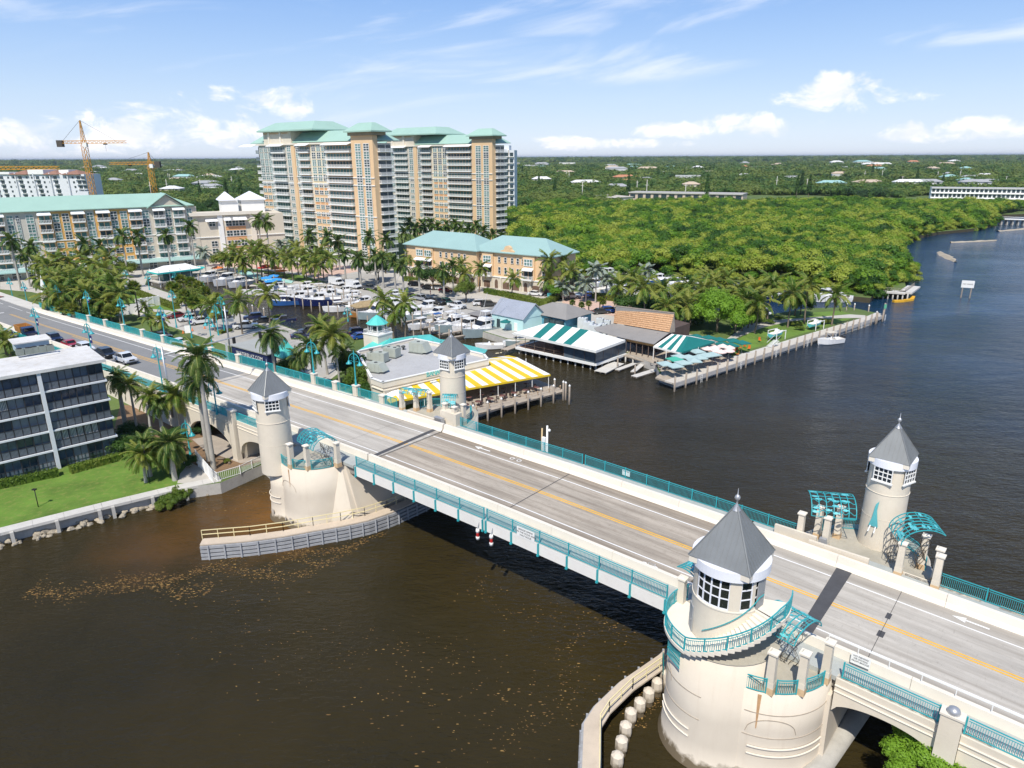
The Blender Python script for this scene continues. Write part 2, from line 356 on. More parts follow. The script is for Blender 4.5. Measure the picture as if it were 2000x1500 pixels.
def seawalk():
 z=1.5
 A_=[P(-400,1137,z),P(0,1040,z),P(200,990,z),P(345,955,z),P(432,938,z)]
 mb=MB();cs=MB()
 for a,b in zip(A_,A_[1:]):
  d=(b-a).normalized();n=Vector((d.y,-d.x,0));L=(b-a).length;k=0
  while k<L:
   e=min(k+3.0,L);p0=a+d*k;p1=a+d*(e-.02)
   q=[p0-n*1.1,p1-n*1.1,p1+n*.35,p0+n*.35]
   mb.prism([(w.x,w.y)for w in q[::-1]],z-.25,z+.08);k=e
 r=thing('seawall_walk','white concrete walk capping the seawall in front of the green lawn','seawall',A_[1]);
 o=mb.build('walk_slab',CONCL,r);o.location=-A_[1]
 pr=MB()
 for a,b in zip(A_[:4],A_[1:]):
  d=(b-a).normalized();n=Vector((d.y,-d.x,0));L=(b-a).length;k=1.
  while k<L:
   c=a+d*k+n*.5;pile=MB().box((c.x,c.y,.35),(.35,.45,2.2),math.atan2(d.y,d.x)).build('pile',SEAWALL,r);pile.location=-A_[1];k+=4.2
 return A_
SW=seawalk()
def rocks():
 k=0
 rm=[None]*4
 ROCK=mat('limestone_riprap',(.40,.35,.27),.95,.25,1.2,dirt=(.14,.11,.08),fine=.6,bump=.6)
 for i in range(4):
  mb=MB();r0=[]
  n_,m_=8,5
  vs=[]
  for a in range(m_):
   th=pi*(a+.5)/m_
   for b in range(n_):
    ph=2*pi*b/n_;rr=.75+.5*noise.noise(Vector((cos(ph)*sin(th)*1.4+i*9,sin(ph)*sin(th)*1.4,cos(th)*1.4)))
    vs.append((rr*sin(th)*cos(ph),rr*sin(th)*sin(ph),rr*cos(th)*.65))
  fs=[(a*n_+b,(a+1)*n_+b,(a+1)*n_+(b+1)%n_,a*n_+(b+1)%n_)for a in range(m_-1)for b in range(n_)]
  fs+=[tuple(range(n_)),tuple((m_-1)*n_+b for b in range(n_-1,-1,-1))]
  mb.add(vs,fs);rm[i]=mb.mesh('rock',ROCK)
 base=[P(-60,1082,.1),P(60,1052,.1),P(150,1026,.1),P(230,1006,.1),P(300,985,.1),P(372,968,.1),P(410,962,.1)]
 for a,b in zip(base,base[1:]):
  L=(b-a).length;n=int(L*2.6)
  for i in range(n):
   p=a+(b-a)*random.random()+Vector((random.uniform(-.8,.8),random.uniform(-.75,.75),0))
   o=inst('rock',rm[k%4],None,(p.x,p.y,random.uniform(-.05,.25)),random.random()*6,tuple(random.uniform(.28,.72)for _ in range(3)))
   tag(o,'weathered tan limestone boulder in the riprap line below the seawall','rock','boulders along the seawall foot');k+=1
rocks()
# ================= THE BRIDGE =================
BF=bpy.data.objects.new('drawbridge',None);COL.objects.link(BF)
BF.location=bl(0,0,0);BF.rotation_euler=(0,0,ANG)
tag(BF,'long cream concrete drawbridge with teal railings crossing the dark river','bridge')
def extr(prof,ss,mb=None,mi=0,zf=ZD,close=True):
 """sweep a (t, dz) outline along s following the road profile; bridge coordinates"""
 mb=mb or MB();n=len(prof);vs=[]
 for s in ss:
  z=zf(s)
  for t,dz in prof:vs.append((s,t,z+dz))
 fs=[]
 for k in range(len(ss)-1):
  for i in range(n if close else n-1):
   j=(i+1)%n;fs.append((k*n+i,k*n+j,(k+1)*n+j,(k+1)*n+i))
 if close:fs+=[tuple(range(n-1,-1,-1)),tuple((len(ss)-1)*n+i for i in range(n))]
 return mb.add(vs,fs,mi)
def srange(a,b,step=4.):
 n=max(1,int(abs(b-a)/step+.5));return[a+(b-a)*i/n for i in range(n+1)]
def deckmat(name,base,streak):
 m_,nt,b=nmat(name);b.inputs['Roughness'].default_value=.9
 n=link_noise(nt,.25,6,.65,'Object',stretch=(.35,1.6,1));n2=link_noise(nt,2.2,5,.7,'Object',stretch=(.7,1,1));n3=link_noise(nt,1.1,6,.7,'Object',stretch=(.08,2.2,1))
 lo=tuple(c*.72 for c in base);c=cramp(nt,n.outputs[0],[(.3,lo),(.55,base),(.8,tuple(min(1,c*1.12)for c in base))])
 c=mixc(nt,cramp(nt,n2.outputs[0],[(.52,(0,0,0)),(.8,(.55,.55,.55))]),c,streak)
 tc=nt.nodes.new('ShaderNodeTexCoord');sp=nt.nodes.new('ShaderNodeSeparateXYZ');nt.links.new(tc.outputs['Object'],sp.inputs[0])
 ab=nt.nodes.new('ShaderNodeMath');ab.operation='ABSOLUTE';nt.links.new(sp.outputs[1],ab.inputs[0])
 mr=nt.nodes.new('ShaderNodeMapRange');nt.links.new(ab.outputs[0],mr.inputs[0]);mr.inputs[1].default_value=3.7;mr.inputs[2].default_value=4.5;mr.inputs[3].default_value=.0;mr.inputs[4].default_value=.7
 mm=nt.nodes.new('ShaderNodeMath');mm.operation='MULTIPLY';nt.links.new(mr.outputs[0],mm.inputs[0]);nt.links.new(cramp(nt,n3.outputs[0],[(.25,(.4,.4,.4)),(.6,(1,1,1))]),mm.inputs[1])
 c=mixc(nt,mm.outputs[0],c,tuple(k*.95 for k in streak))
 c=mixc(nt,cramp(nt,n3.outputs[0],[(.46,(0,0,0)),(.70,(.75,.75,.75))]),c,streak)
 n4=link_noise(nt,7.,4,.7,'Object',stretch=(1,.25,1));c=mixc(nt,cramp(nt,n4.outputs[0],[(.60,(0,0,0)),(.74,(.55,.55,.55))]),c,tuple(k*.7 for k in streak))
 wv=nt.nodes.new('ShaderNodeMath');wv.operation='MULTIPLY_ADD';nt.links.new(ab.outputs[0],wv.inputs[0]);wv.inputs[1].default_value=6.283/1.7;wv.inputs[2].default_value=-1.05*6.283/1.7
 cs=nt.nodes.new('ShaderNodeMath');cs.operation='COSINE';nt.links.new(wv.outputs[0],cs.inputs[0]);tm_=nt.nodes.new('ShaderNodeMapRange');nt.links.new(cs.outputs[0],tm_.inputs[0]);tm_.inputs[1].default_value=.1;tm_.inputs[2].default_value=1.;tm_.inputs[4].default_value=.32
 tk=nt.nodes.new('ShaderNodeMath');tk.operation='MULTIPLY';nt.links.new(tm_.outputs[0],tk.inputs[0]);nt.links.new(cramp(nt,n3.outputs[0],[(.3,(.3,.3,.3)),(.6,(1,1,1))]),tk.inputs[1]);c=mixc(nt,tk.outputs[0],c,tuple(k*.8 for k in streak))
 nt.links.new(c,b.inputs['Base Color']);return m_
DECKM=deckmat('span_concrete',(.44,.385,.315),(.21,.17,.13))
DECKA=deckmat('approach_concrete',(.50,.465,.41),(.33,.295,.25))
YEL=mat('yellow_road_paint',(.80,.44,.05),.7,.12,2.,dirt=(.55,.34,.12),fine=.4)
WHT=mat('white_road_paint',(.80,.80,.78),.7,.08,2.,dirt=(.55,.53,.5),fine=.3)
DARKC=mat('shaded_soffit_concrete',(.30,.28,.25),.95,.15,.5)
RO=tag(extr([(-5.6,0.),(5.6,0.),(5.6,-.25),(-5.6,-.25)],srange(-105,-59.2),None).build('road',DECKA,None,BF.location,ANG),kind='structure')
tag(extr([(-5.6,0.),(5.6,0.),(5.6,-.25),(-5.6,-.25)],srange(-58.9,-20.55)).build('road',DECKM,None,BF.location,ANG),kind='structure')
tag(extr([(-5.6,0.),(5.6,0.),(5.6,-.25),(-5.6,-.25)],srange(-20.25,60)).build('road',DECKA,None,BF.location,ANG),kind='structure')
tag(extr([(-5.6,0.),(5.6,0.),(5.6,-.25),(-5.6,-.25)],srange(-209,-105.02)).build('road',ROADA,None,BF.location,ANG),kind='structure')
tag(extr([(-26,0.),(5.6,0.),(5.6,-.25),(-26,-.25)],srange(-420,-209.02,12)).build('road',ROADA,None,BF.location,ANG),kind='structure')
tag(extr([(5.62,.13),(9.2,.13),(9.2,-.4),(5.62,-.4)],srange(-420,-209.2,12)).build('pavement',CONCL,None,BF.location,ANG),kind='structure')
def mark(ss,t0,t1,mt,name='road_marking',h=.006):
 extr([(t0,h),(t1,h)],ss,None,close=False).build(name,mt,RO).kind=0 if False else None if False else None
def mark(ss,t0,t1,mt,name='lane_line',h=.006):
 mb=extr([(t0,h),(t1,h)],ss,None,close=False);mb.f=[f[::-1]for f in mb.f]
 return mb.build(name,mt,RO)
for a,b in((-104,-59.4),(-58.8,-20.7),(-20.1,60)):
 ss=srange(a,b,3)
 mark(ss,.07,.23,YEL);mark(ss,-.23,-.07,YEL);mark(ss,3.68,3.81,WHT);mark(ss,-3.81,-3.68,WHT)
ss=srange(-209,-104,4)
mark(ss,3.68,3.81,WHT);mark(ss,.35,.47,YEL);mark(ss,-.02,.1,YEL);mark(srange(-165,-104,4),-.5,-.38,YEL)
mark(srange(-400,-212,6),3.68,3.81,WHT);mark(srange(-400,-212,6),-3.8,-3.68,WHT)
mark([-103.7,-103.2],-5.2,-.5,WHT,'stop_line');mark([-213.5,-212.8],-5,0,WHT,'stop_line')
DKP=mat('patched_joint_asphalt',(.075,.075,.08),.85,.2,1.)
def patch(s0,s1,s2,s3,ta,tb,name='deck_joint',h=.011,mt=None):
 mb=MB();vs=[]
 for i in range(7):
  t=ta+(tb-ta)*i/6;a=s0+(s2-s0)*i/6;b=s1+(s3-s1)*i/6
  vs+=[(a,t,ZD(a)+h),(b,t,ZD(b)+h)]
 mb.add(vs,[(2*i,2*i+1,2*i+3,2*i+2)for i in range(6)]);return mb.build(name,mt or DKP,RO)
patch(-60.0,-59.35,-60.6,-59.95,-5.5,5.5);patch(-11.9,-11.0,-12.3,-11.1,-5.5,5.5)
patch(-7.3,-7.26,-7.4,-7.36,-5.5,5.5);patch(-7.55,-7.2,-7.55,-7.2,.9,1.7);patch(-7.5,-7.05,-7.5,-7.05,-1.7,-.9)
patch(-39.55,-39.45,-39.55,-39.45,-5.5,5.5)
for s in(-66,-84,-93,8,18):patch(s,s+.03,s,s+.03,-5.5,5.5)
def arrow(s,t,dr=-1,h=.012):
 q=[(0,-.09),(1.5,-.09),(1.5,-.35),(2.4,0),(1.5,.35),(1.5,.09),(0,.09)]
 vs=[(s+dr*a,t+b,ZD(s+dr*a)+h)for a,b in q]
 MB().add(vs,[tuple(range(7))if dr>0 else tuple(range(6,-1,-1))]).build('lane_arrow',WHT,RO)
arrow(-50.2,4.55,-1);arrow(-1.4,4.6,-1)
def bike(s,t,k=1.,h=.012):
 def ring(cs,ct,r0,r1,n=12):
  vs=[]
  for i in range(n):
   a=2*pi*i/n
   for r in(r0,r1):vs.append((cs+r*cos(a),ct+r*sin(a),0))
  return vs,[(2*i,2*i+1,(2*i+3)%(2*n),(2*i+2)%(2*n))for i in range(n)]
 mb=MB()
 for v,f in(ring(-.5,0,.2,.29),ring(.5,0,.2,.29)):mb.add(v,f)
 for a,b in(((-.5,0),(-.1,.0)),((-.1,0),(.35,.42)),((-.25,.42),(-.1,0)),((-.25,.42),(.35,.42)),((.5,0),(.3,.55))):
  mb.path([(*a,0),(*b,0)],.07,.004)
 mb.v=[(s+x*k,t+y*k,ZD(s+x*k)+h)for x,y,z in mb.v]
 mb.build('bicycle_symbol',WHT,RO)
bike(-46.4,4.6);bike(-24.2,-4.7)
# --- bridge parts ---
def joined_barrier(s0,s1,side,seg=6.0):
 """sloped concrete traffic barrier in separate cast segments"""
 s=s0
 while s<s1-.1:
  e=min(s+seg,s1)
  t=5.35;prof=[(t,.0),(t+.06,.08),(t+.28,.3),(t+.38,.86),(t+.72,.86),(t+.78,.0)]
  prof=[(side*a,b)for a,b in prof]
  if side>0:prof=prof[::-1]
  extr(prof,srange(s,e-.025,3)).build('barrier_segment',CREAM2,BF);s=e
joined_barrier(-209,-59.1,1);joined_barrier(-58.9,-20.6,1,6.4);joined_barrier(-20.4,60,1,8)
joined_barrier(-209,-59.1,-1);joined_barrier(-58.9,-20.6,-1,6.4);joined_barrier(-20.4,60,-1,8)
SWK=mat('sidewalk_grey',(.40,.42,.40),.9,.12,1.)
for side in(1,-1):
 for a,b in((-209,-59.1),(-58.9,-20.6),(-20.4,60)):
  pr=[(side*6.13,.14),(side*8.1,.14),(side*8.1,-.2),(side*5.62,-.2),(side*5.62,-.02),(side*6.13,-.02)]
  if side>0:pr=pr[::-1]
  pr=pr[::-1]
  extr(pr,srange(a,b,3)).build('sidewalk_slab',SWK,BF)
WHB=mat('white_painted_steel',(.80,.78,.74),.5,.06,.4,dirt=(.6,.5,.4),fine=.25)
for side in(1,-1):
 pr=[(side*8.12,.12),(side*8.12,-.95),(side*7.9,-1.05),(side*7.9,.12)]
 for a,b in((-58.9,-39.55),(-39.45,-20.6)):extr(pr if side<0 else pr[::-1],srange(a,b,3)).build('fascia_girder',WHB,BF)
for a,b in((-58.9,-39.55),(-39.45,-20.6)):
 mb=MB()
 for t in(-5,0,5):extr([(t-.2,-.3),(t-.2,-1.5),(t+.2,-1.5),(t+.2,-.3)],srange(a,b,3),mb)
 s=a+.5
 while s<b:mb.box((s,0,ZD(s)-.8),(.2,15.6,.7));s+=2.4
 extr([(-7.9,-.22),(-7.9,-.3),(7.9,-.3),(7.9,-.22)],srange(a,b,3),mb)
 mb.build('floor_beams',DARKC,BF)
def arch_span(s0,s1,side,spring,crown,name='arched_fascia'):
 n=20;mb=MB();t1=side*8.25;t0=side*7.7;vs=[];
 for i in range(n+1):
  s=s0+(s1-s0)*i/n;x=2*i/n-1;zb=spring+(crown-spring)*math.sqrt(max(0,1-x*x))
  zt=ZD(s)+.14
  vs+=[(s,t1,zb),(s,t1,zt),(s,t0,zt),(s,t0,zb)]
 fs=[]
 for i in range(n):
  a=4*i
  for j in range(4):
   k=(j+1)%4;q=(a+j,a+4+j,a+4+k,a+k);fs.append(q if side<0 else q[::-1])
 mb.add(vs,fs);mb.build(name,CREAM,BF)
 for dz,w in((-.35,.07),(-.8,.05)):
  extr([(side*8.25,dz),(side*8.25,dz-w),(side*8.33,dz-w),(side*8.33,dz)][::(-1 if side>0 else 1)],srange(s0,s1,3)).build('string_course',CREAM2,BF)
for side in(1,-1):
 arch_span(-8.3,-2.4,side,4.9,5.9);arch_span(-1.2,14,side,3.2,5.5);arch_span(15,40,side,.5,4.2)
for a,b in((-20.4,60),):
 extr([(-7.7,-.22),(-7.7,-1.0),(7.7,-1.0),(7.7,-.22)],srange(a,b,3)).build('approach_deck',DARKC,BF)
arch_span(-83.5,-73.2,-1,2.5,5.3);arch_span(-98,-85.3,-1,1.5,4.9)
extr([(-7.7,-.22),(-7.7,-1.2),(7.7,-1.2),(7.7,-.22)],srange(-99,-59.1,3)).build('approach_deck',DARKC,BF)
mb=MB()
extr([(-8.3,.14),(-8.3,-7),(-7.7,-7),(-7.7,.14)],srange(-209,-98,4),mb);extr([(8.3,.14),(7.7,.14),(7.7,-7),(8.3,-7)],srange(-209,-76,4),mb)
mb.box((-98.5,0,2.8),(.8,15.4,6.6));mb.build('retaining_wall',CREAM,BF)
MB().box((-73.5,0,3.5),(.6,15.2,7)).build('abutment_wall',CREAM,BF)
MB().box((-84.4,0,3.2),(.7,15.2,6.0)).build('abutment_wall',CREAM,BF)
# ---- railings ----
def rail_panel(L,H=1.15,mesh=False,curved=None):
 mb=MB();n=max(2,int(L/.125))
 mb.box((L/2,0,H),(L,.06,.06));mb.box((L/2,0,H-.17),(L,.04,.035));mb.box((L/2,0,.08),(L,.05,.05))
 for i in range(1,n):x=L*i/n;mb.box((x,0,H/2-.02),(.028,.028,H-.25))
 return mb
PM={}
def railing(s0,s1,t,step,dz=.14,post_down=0.,H=1.15,parent=BF,panelmat=None,deco=False,name='railing_panel'):
 n=max(1,round((s1-s0)/step));L=(s1-s0)/n;key=(round(L,2),H,deco,t>0)
 if key not in PM:
  mb=rail_panel(L-.12,H)
  if deco:pass
  PM[key]=(mb.mesh('railing_panel',TEAL),MB().box((0,0,(H+.08-post_down)/2),(.1,.1,H+.08+post_down)).mesh('rail_post',TEAL))
 pm,qm=PM[key]
 for i in range(n+1):
  s=s0+L*i
  if i<n:
   o=inst(name,pm,parent,(s+.06,t,ZD(s)+dz));o.rotation_euler=(0,-math.atan2(ZD(s+L)-ZD(s),L),0)
  inst('rail_post',qm,parent,(s,t,ZD(s)+dz))
railing(-58.6,-39.7,-7.98,3.15,post_down=0);railing(-39.3,-20.8,-7.98,3.1)
railing(-58.2,-39.7,7.98,2.65);railing(-39.3,-16.6,7.98,2.55);railing(-5.3,58,7.98,3.2)
railing(-8.0,-2.5,-7.98,5.4);railing(-1.1,30,-7.98,5.2)
bm_=MB().box((0,-.1,-.35),(.12,.16,1.1)).box((0,-.13,-.95),(.2,.2,.16)).mesh('rail_bracket',TEAL)
for i in range(7):
 for a,b in((-58.6,-39.7),(-39.3,-20.8)):
  s=a+(b-a)*i/6;inst('rail_bracket',bm_,BF,(s,-8.1,ZD(s)))
MB().tube((-8.4,-10.6,.7),(-6.8,8,.7),.75,.75,10).build('pier_strut',CONC,BF)
mb=MB()
for i in range(18):
 s=-9.6+i*1.9;z=ZD(s)+.86
 mb.bar((s,-5.9,z),(s,-5.9,z+.55),.05)
 if i<17:mb.bar((s,-5.9,z+.55),(s+1.9,-5.9,ZD(s+1.9)+1.41),.07)
mb.build('barrier_handrail',WHITE,BF)
RED=mat('red_signal_lens',(.5,.03,.03),.4)
for s in(-40.2,-38.5):
 l=MB();z=ZD(s)-.9
 l.lathe([(.0,0),(.16,.02),(.2,-.25),(.14,-.3),(.14,-.75),(.2,-.8),(.16,-1.1),(0,-1.1)][::-1],(s,-8.35,z),12,0)
 o=l.build('navigation_light',WHITE,BF);MB().lathe([(.15,-.74),(.15,-.36)],(s,-8.35,z),12,0).build('lens',RED,o)
 MB().bar((s,-8.1,z+.6),(s,-8.35,z),.06).build('light_arm',STEEL,BF)
 # ================= PIERS, PLAZAS, TOWERS (bridge coordinates) =================
def half(poly_r,a0,a1,n=24):return[(poly_r*cos(a0+(a1-a0)*i/n),poly_r*sin(a0+(a1-a0)*i/n))for i in range(n+1)]
def pier_mat():
 m_,nt,b=nmat('pier_stucco');b.inputs['Roughness'].default_value=.85
 n=link_noise(nt,.25,5,.6,'World');c=cramp(nt,n.outputs[0],[(.3,(.60,.53,.435)),(.6,(.655,.585,.485)),(.8,(.70,.63,.53))])
 v=link_noise(nt,1.5,6,.72,'World',stretch=(1,1,.05));c=mixc(nt,cramp(nt,v.outputs[0],[(.54,(0,0,0)),(.78,(.45,.45,.45))]),c,(.50,.41,.32))
 g=nt.nodes.new('ShaderNodeNewGeometry');sp=nt.nodes.new('ShaderNodeSeparateXYZ');nt.links.new(g.outputs['Position'],sp.inputs[0])
 nn=link_noise(nt,1.5,4,.6,'World');ad=nt.nodes.new('ShaderNodeMath');ad.operation='MULTIPLY_ADD';nt.links.new(nn.outputs[0],ad.inputs[0]);ad.inputs[1].default_value=-1.4;nt.links.new(sp.outputs[2],ad.inputs[2])
 mr=nt.nodes.new('ShaderNodeMapRange');nt.links.new(ad.outputs[0],mr.inputs[0]);mr.inputs[1].default_value=.25;mr.inputs[2].default_value=-.25
 c=mixc(nt,mr.outputs[0],c,(.13,.10,.06))
 nt.links.new(c,b.inputs['Base Color']);return m_
PIERM=pier_mat()
RUST=mat('rust_stain',(.55,.33,.17),.9,.25,3.)
PLAZA=mat('plaza_floor',(.42,.39,.32),.9,.2,.5,dirt=(.3,.26,.2),fine=.5)
def pier(sc_,lobe,lr,bast,br,flip,ztop,lobetop):
 """sc_: s range of the core; lobe and bastion as (s, t) centres; flip=-1 near side, +1 far side"""
 mb=MB()
 s0,s1=sc_
 mb.add([(s0-.3,-9,-3),(s1+.3,-9,-3),(s1+.3,9,-3),(s0-.3,9,-3),(s0,-8.4,6.1),(s1,-8.4,6.1),(s1,8.4,6.1),(s0,8.4,6.1)],[(4,5,6,7),(0,1,5,4),(1,2,6,5),(2,3,7,6),(3,0,4,7)])
 return mb
def bastion(mb,c,r,zt,a0,a1,flare=.25,n=40,rb=None):
 prof=[(r+flare+.18,-3),(r+flare+.18,.15),(r+flare,.3),(r+flare*.5,2.2),(r,4.2),(r,zt)]
 mb.lathe(prof+[(0.01,zt)],(c[0],c[1],0),n,0,a0,a1)
def lip(mb,c,r,z,a0,a1,w=.07,h=.07,n=30):
 mb.lathe([(r-.02,z-h),(r+w,z-h),(r+w,z),(r-.02,z)],(c[0],c[1],0),n,0,a0,a1,smooth=False)
T2=(-15.3,-10.2);B2=(-13.3,-8.0)
mb=pier((-20.0,-8.4),T2,3.75,B2,4.7,-1,7.15,9.0)
bastion(mb,T2,3.62,9.0,0,2*pi,.16);bastion(mb,B2,4.7,7.15,0,2*pi,.16)
o_p2=mb.build('pier',PIERM,BF)
mb=MB()
for z in(3.0,2.4):lip(mb,T2,3.70,z,RD(-150),RD(-95));lip(mb,B2,4.82,z,RD(-75),RD(-10))
mb.build('pier_string_course',CREAM2,BF)
MB().lathe([(0.01,9.02),(3.7,9.02)],(T2[0],T2[1],0),40,smooth=False).build('landing_floor',PLAZA,BF)
MB().lathe([(0.01,7.19),(4.6,7.19)][::-1],(B2[0],B2[1],0),40,smooth=False).build('plaza_floor',PLAZA,BF)
for a,z1 in((-70,4.4),(-40,5.6)):
 mb=MB();r=4.73;c=B2;a=RD(a);w=.022
 vs=[]
 for i in range(9):
  z=7.1-(7.1-z1)*i/8;ww=w*(1-i/9)+.004;rr=r+max(0,(4.2-z))*.05
  vs+=[(c[0]+rr*cos(a-ww),c[1]+rr*sin(a-ww),z),(c[0]+rr*cos(a+ww),c[1]+rr*sin(a+ww),z)]
 mb.add(vs,[(2*i+2,2*i+3,2*i+1,2*i)for i in range(8)]);
 if a<RD(-60):mb.build('rust_streak',RUST,BF)
GRV=mat('groove_shadow_line',(.40,.34,.27),.9)
def groove(c,r,a0,a1,z0,rise,fl=.16):
 pts=[]
 for i in range(25):
  f=i/24;z=z0+rise*math.sqrt(max(0,1-(2*f-1)**2));a=RD(a0+(a1-a0)*f);rr=r+fl*.5*max(0,4.2-z)/2+.012;pts.append((c[0]+rr*cos(a),c[1]+rr*sin(a),z))
 MB().path(pts,.045,.03).build('arch_groove',GRV,BF)
groove(B2,4.7,-78,-38,4.0,1.2);groove(T2,3.62,-160,-128,5.4,1.3)
for z in(3.75,5.6):groove(B2,4.7,-80,0,z,.0);groove(T2,3.62,-170,-85,z+.3,.0)
PCHM=mat('grey_patch_repair',(.50,.46,.40),.9,.15,1.)
def patchwork(c,r,lst):
 for a,z,w,h in lst:
  m_=MB();n_=7;vs=[(c[0]+(r+.02)*cos(RD(a+w*cos(6.283*i/n_))),c[1]+(r+.02)*sin(RD(a+w*cos(6.283*i/n_))),z+h*sin(6.283*i/n_))for i in range(n_)];m_.add(vs,[tuple(range(n_))]);m_.build('patch_repair',PCHM,BF)
T1=(-68.3,-11.7);B1=(-65.4,-8.3)
mb=pier((-73.0,-60.6),T1,2.4,B1,4.2,-1,7.4,7.4)
bastion(mb,(-68.0,-10.9),1.95,6.0,0,2*pi,.3);bastion(mb,B1,4.25,7.38,0,2*pi)
mb.add([(-66,-12.9,-3),(-57.0,-9.3,-3),(-57.0,8,-3),(-66,8,-3),(-64.5,-12.35,7.36),(-61.0,-8.3,7.36),(-61.0,8,7.36),(-66,8,7.36)],[(4,5,6,7),(0,1,5,4),(1,2,6,5),(2,3,7,6),(3,0,4,7)])
mb.build('pier',PIERM,BF)
mb=MB();vs=[]
for z,ww in((7.3,.16),(6.2,.12),(5.4,.03)):
 vs+=[(-64.02-ww,-12.5,z),(-64.02+ww,-12.36,z)]
MB().add(vs,[(0,2,3,1),(2,4,5,3)])
mb=MB()
for z in(3.2,2.5):lip(mb,(-68.0,-10.9),2.12,z,RD(-200),RD(-60))
mb.build('pier_string_course',CREAM2,BF)
MB().lathe([(0.01,7.42),(4.15,7.42)][::-1],(B1[0],B1[1],0),40,smooth=False).build('plaza_floor',PLAZA,BF)
groove(B1,4.25,-108,-72,4.6,1.1,.5);patchwork(B1,4.62,[(-112,1.2,3.5,.35),(-98,.9,2.5,.28),(-84,1.1,4,.3),(-120,1.9,2,.4)]);patchwork((-68.0,-10.9),2.3,[(-120,1.0,6,.4),(-90,1.3,5,.35)])
mb=MB();vs=[]
for i in range(7):z=7.25-2.1*i/6;w=.018*(1-i/7)+.003;a=RD(-83);vs+=[(B1[0]+4.275*cos(a-w),B1[1]+4.275*sin(a-w),z),(B1[0]+4.275*cos(a+w),B1[1]+4.275*sin(a+w),z)]
mb.add(vs,[(2*i+2,2*i+3,2*i+1,2*i)for i in range(6)]);mb.build('rust_streak',RUST,BF)
T4=(-10.8,12.4);T3=(-63.9,12.4)
mb=MB();bastion(mb,(-11.2,8.6),5.4,7.2,0,2*pi);bastion(mb,(-11.0,10.6),4.6,7.19,0,2*pi);mb.build('pier',PIERM,BF)
MB().lathe([(0.01,7.24),(5.3,7.24)][::-1],(-11.2,8.6,0),40,smooth=False).lathe([(0.01,7.232),(4.5,7.232)][::-1],(-11.0,10.6,0),40,smooth=False).build('plaza_floor',PLAZA,BF)
mb=MB();bastion(mb,(-63.6,8.6),5.4,7.4,0,2*pi);bastion(mb,(-63.7,10.6),4.4,7.39,0,2*pi)
mb.add([(-70,9,-3),(-57.2,9,-3),(-57.2,-8,-3),(-70,-8,-3),(-70,8.4,7.36),(-60.6,8.4,7.36),(-60.6,-8,7.36),(-70,-8,7.36)][::1],[(7,6,5,4),(0,4,5,1),(1,5,6,2),(2,6,7,3),(3,7,4,0)]);mb.build('pier',PIERM,BF)
MB().lathe([(0.01,7.44),(5.3,7.44)][::-1],(-63.6,8.6,0),40,smooth=False).lathe([(0.01,7.432),(4.3,7.432)][::-1],(-63.7,10.6,0),40,smooth=False).build('plaza_floor',PLAZA,BF)
MB().b2((-18.2,7.0,7.2),(-14.6,7.25,8.7)).build('plaza_wall',CREAM,BF)
MB().b2((-15.0,6.3,7.2),(-10.2,6.55,8.6)).build('plaza_wall',CREAM,BF)
MB().b2((-66.5,6.4,7.3),(-61.5,6.65,8.5)).build('plaza_wall',CREAM,BF)
MB().b2((-61.4,7.5,7.0),(-58.6,8.6,9.4)).build('plaza_wall',CREAM,BF)
# ---- pillars (each a thing) ----
def pillar_mesh(h):
 a=MB().box((0,0,.45),(.62,.62,.9),taper=.88);a.box((0,0,(.9+h)/2),(.52,.52,h-.9),taper=.9)
 c=MB().box((0,0,h+.05),(.66,.66,.12));c.box((0,0,h+.15),(.5,.5,.1),taper=.5);return a.mesh('shaft',CREAM),c.mesh('cap',CREAM2),MB().box((0,0,.25),(.64,.64,.5),taper=.93).mesh('base_band',PEACH)
PIL={}
def pillar(s,t,z,h=2.7,label='',rz=0):
 if h not in PIL:PIL[h]=pillar_mesh(h)
 r=thing('pillar',label,'pillar',bl(s,t,z),ANG+rz,'cream pillars round the tower plazas')
 a,c,b=PIL[h];inst('shaft',a,r);inst('cap',c,r);inst('base_band',b,r);return r
for i,(s,t)in enumerate(((-11.3,-11.9),(-9.75,-10.7),(-8.9,-8.6))):
 pillar(s,t,7.15,3.0,['cream pillar beside the control house stair, left of three on the near bastion','cream pillar in the middle of the railing of the near right bastion','cream pillar at the bridge end of the near right bastion beside the warning sign'][i])
pillar(-19.0,-9.3,7.8,3.2,'cream pillar at the end of the bascule rail, left of the control house')
for i,(s,t)in enumerate(((-64.7,-12.2),(-62.9,-11.3),(-61.0,-8.7))):
 pillar(s,t,7.38,2.8,['cream pillar next to the left round tower under the teal canopy','cream pillar above the rust run on the left bastion','cream pillar where the near bascule railing starts on the left'][i])
for i,(s,t)in enumerate(((-16.15,7.6),(-15.29,9.8),(-13.9,10.9),(-14.14,8.2),(-8.2,7.7),(-7.0,10.2),(-5.7,8.6),(-5.5,7.5))):
 pillar(s,t,7.2,3.0,['cream pillar at the end of the far railing, first of the right plaza','cream pillar by the dark water behind the low plaza wall','cream pillar closest to the right tower on its left side','cream pillar with a grey box at its foot on the right plaza','cream pillar standing free in front of the right tower near the road','cream pillar with vine-pattern ironwork behind the right gate arch','cream pillar half hidden behind the outermost one on the right plaza','outermost cream pillar of the right plaza where the teal railing resumes'][i])
for i,(s,t)in enumerate(((-69.2,7.9),(-67.7,9.1),(-66.0,10.0),(-61.2,8.2),(-59.3,8.0),(-59.1,9.4))):
 pillar(s,t,7.4,2.7,['leftmost cream pillar of the far left plaza by the yellow awning','cream pillar with an iron lantern top beside the yellow awning','cream pillar in front of the yellow awning next to the far left tower','cream pillar behind the grey utility box on the far left plaza','cream pillar over the plaza wall by the start of the far bascule railing','cream pillar above the water behind the far left plaza wall'][i])
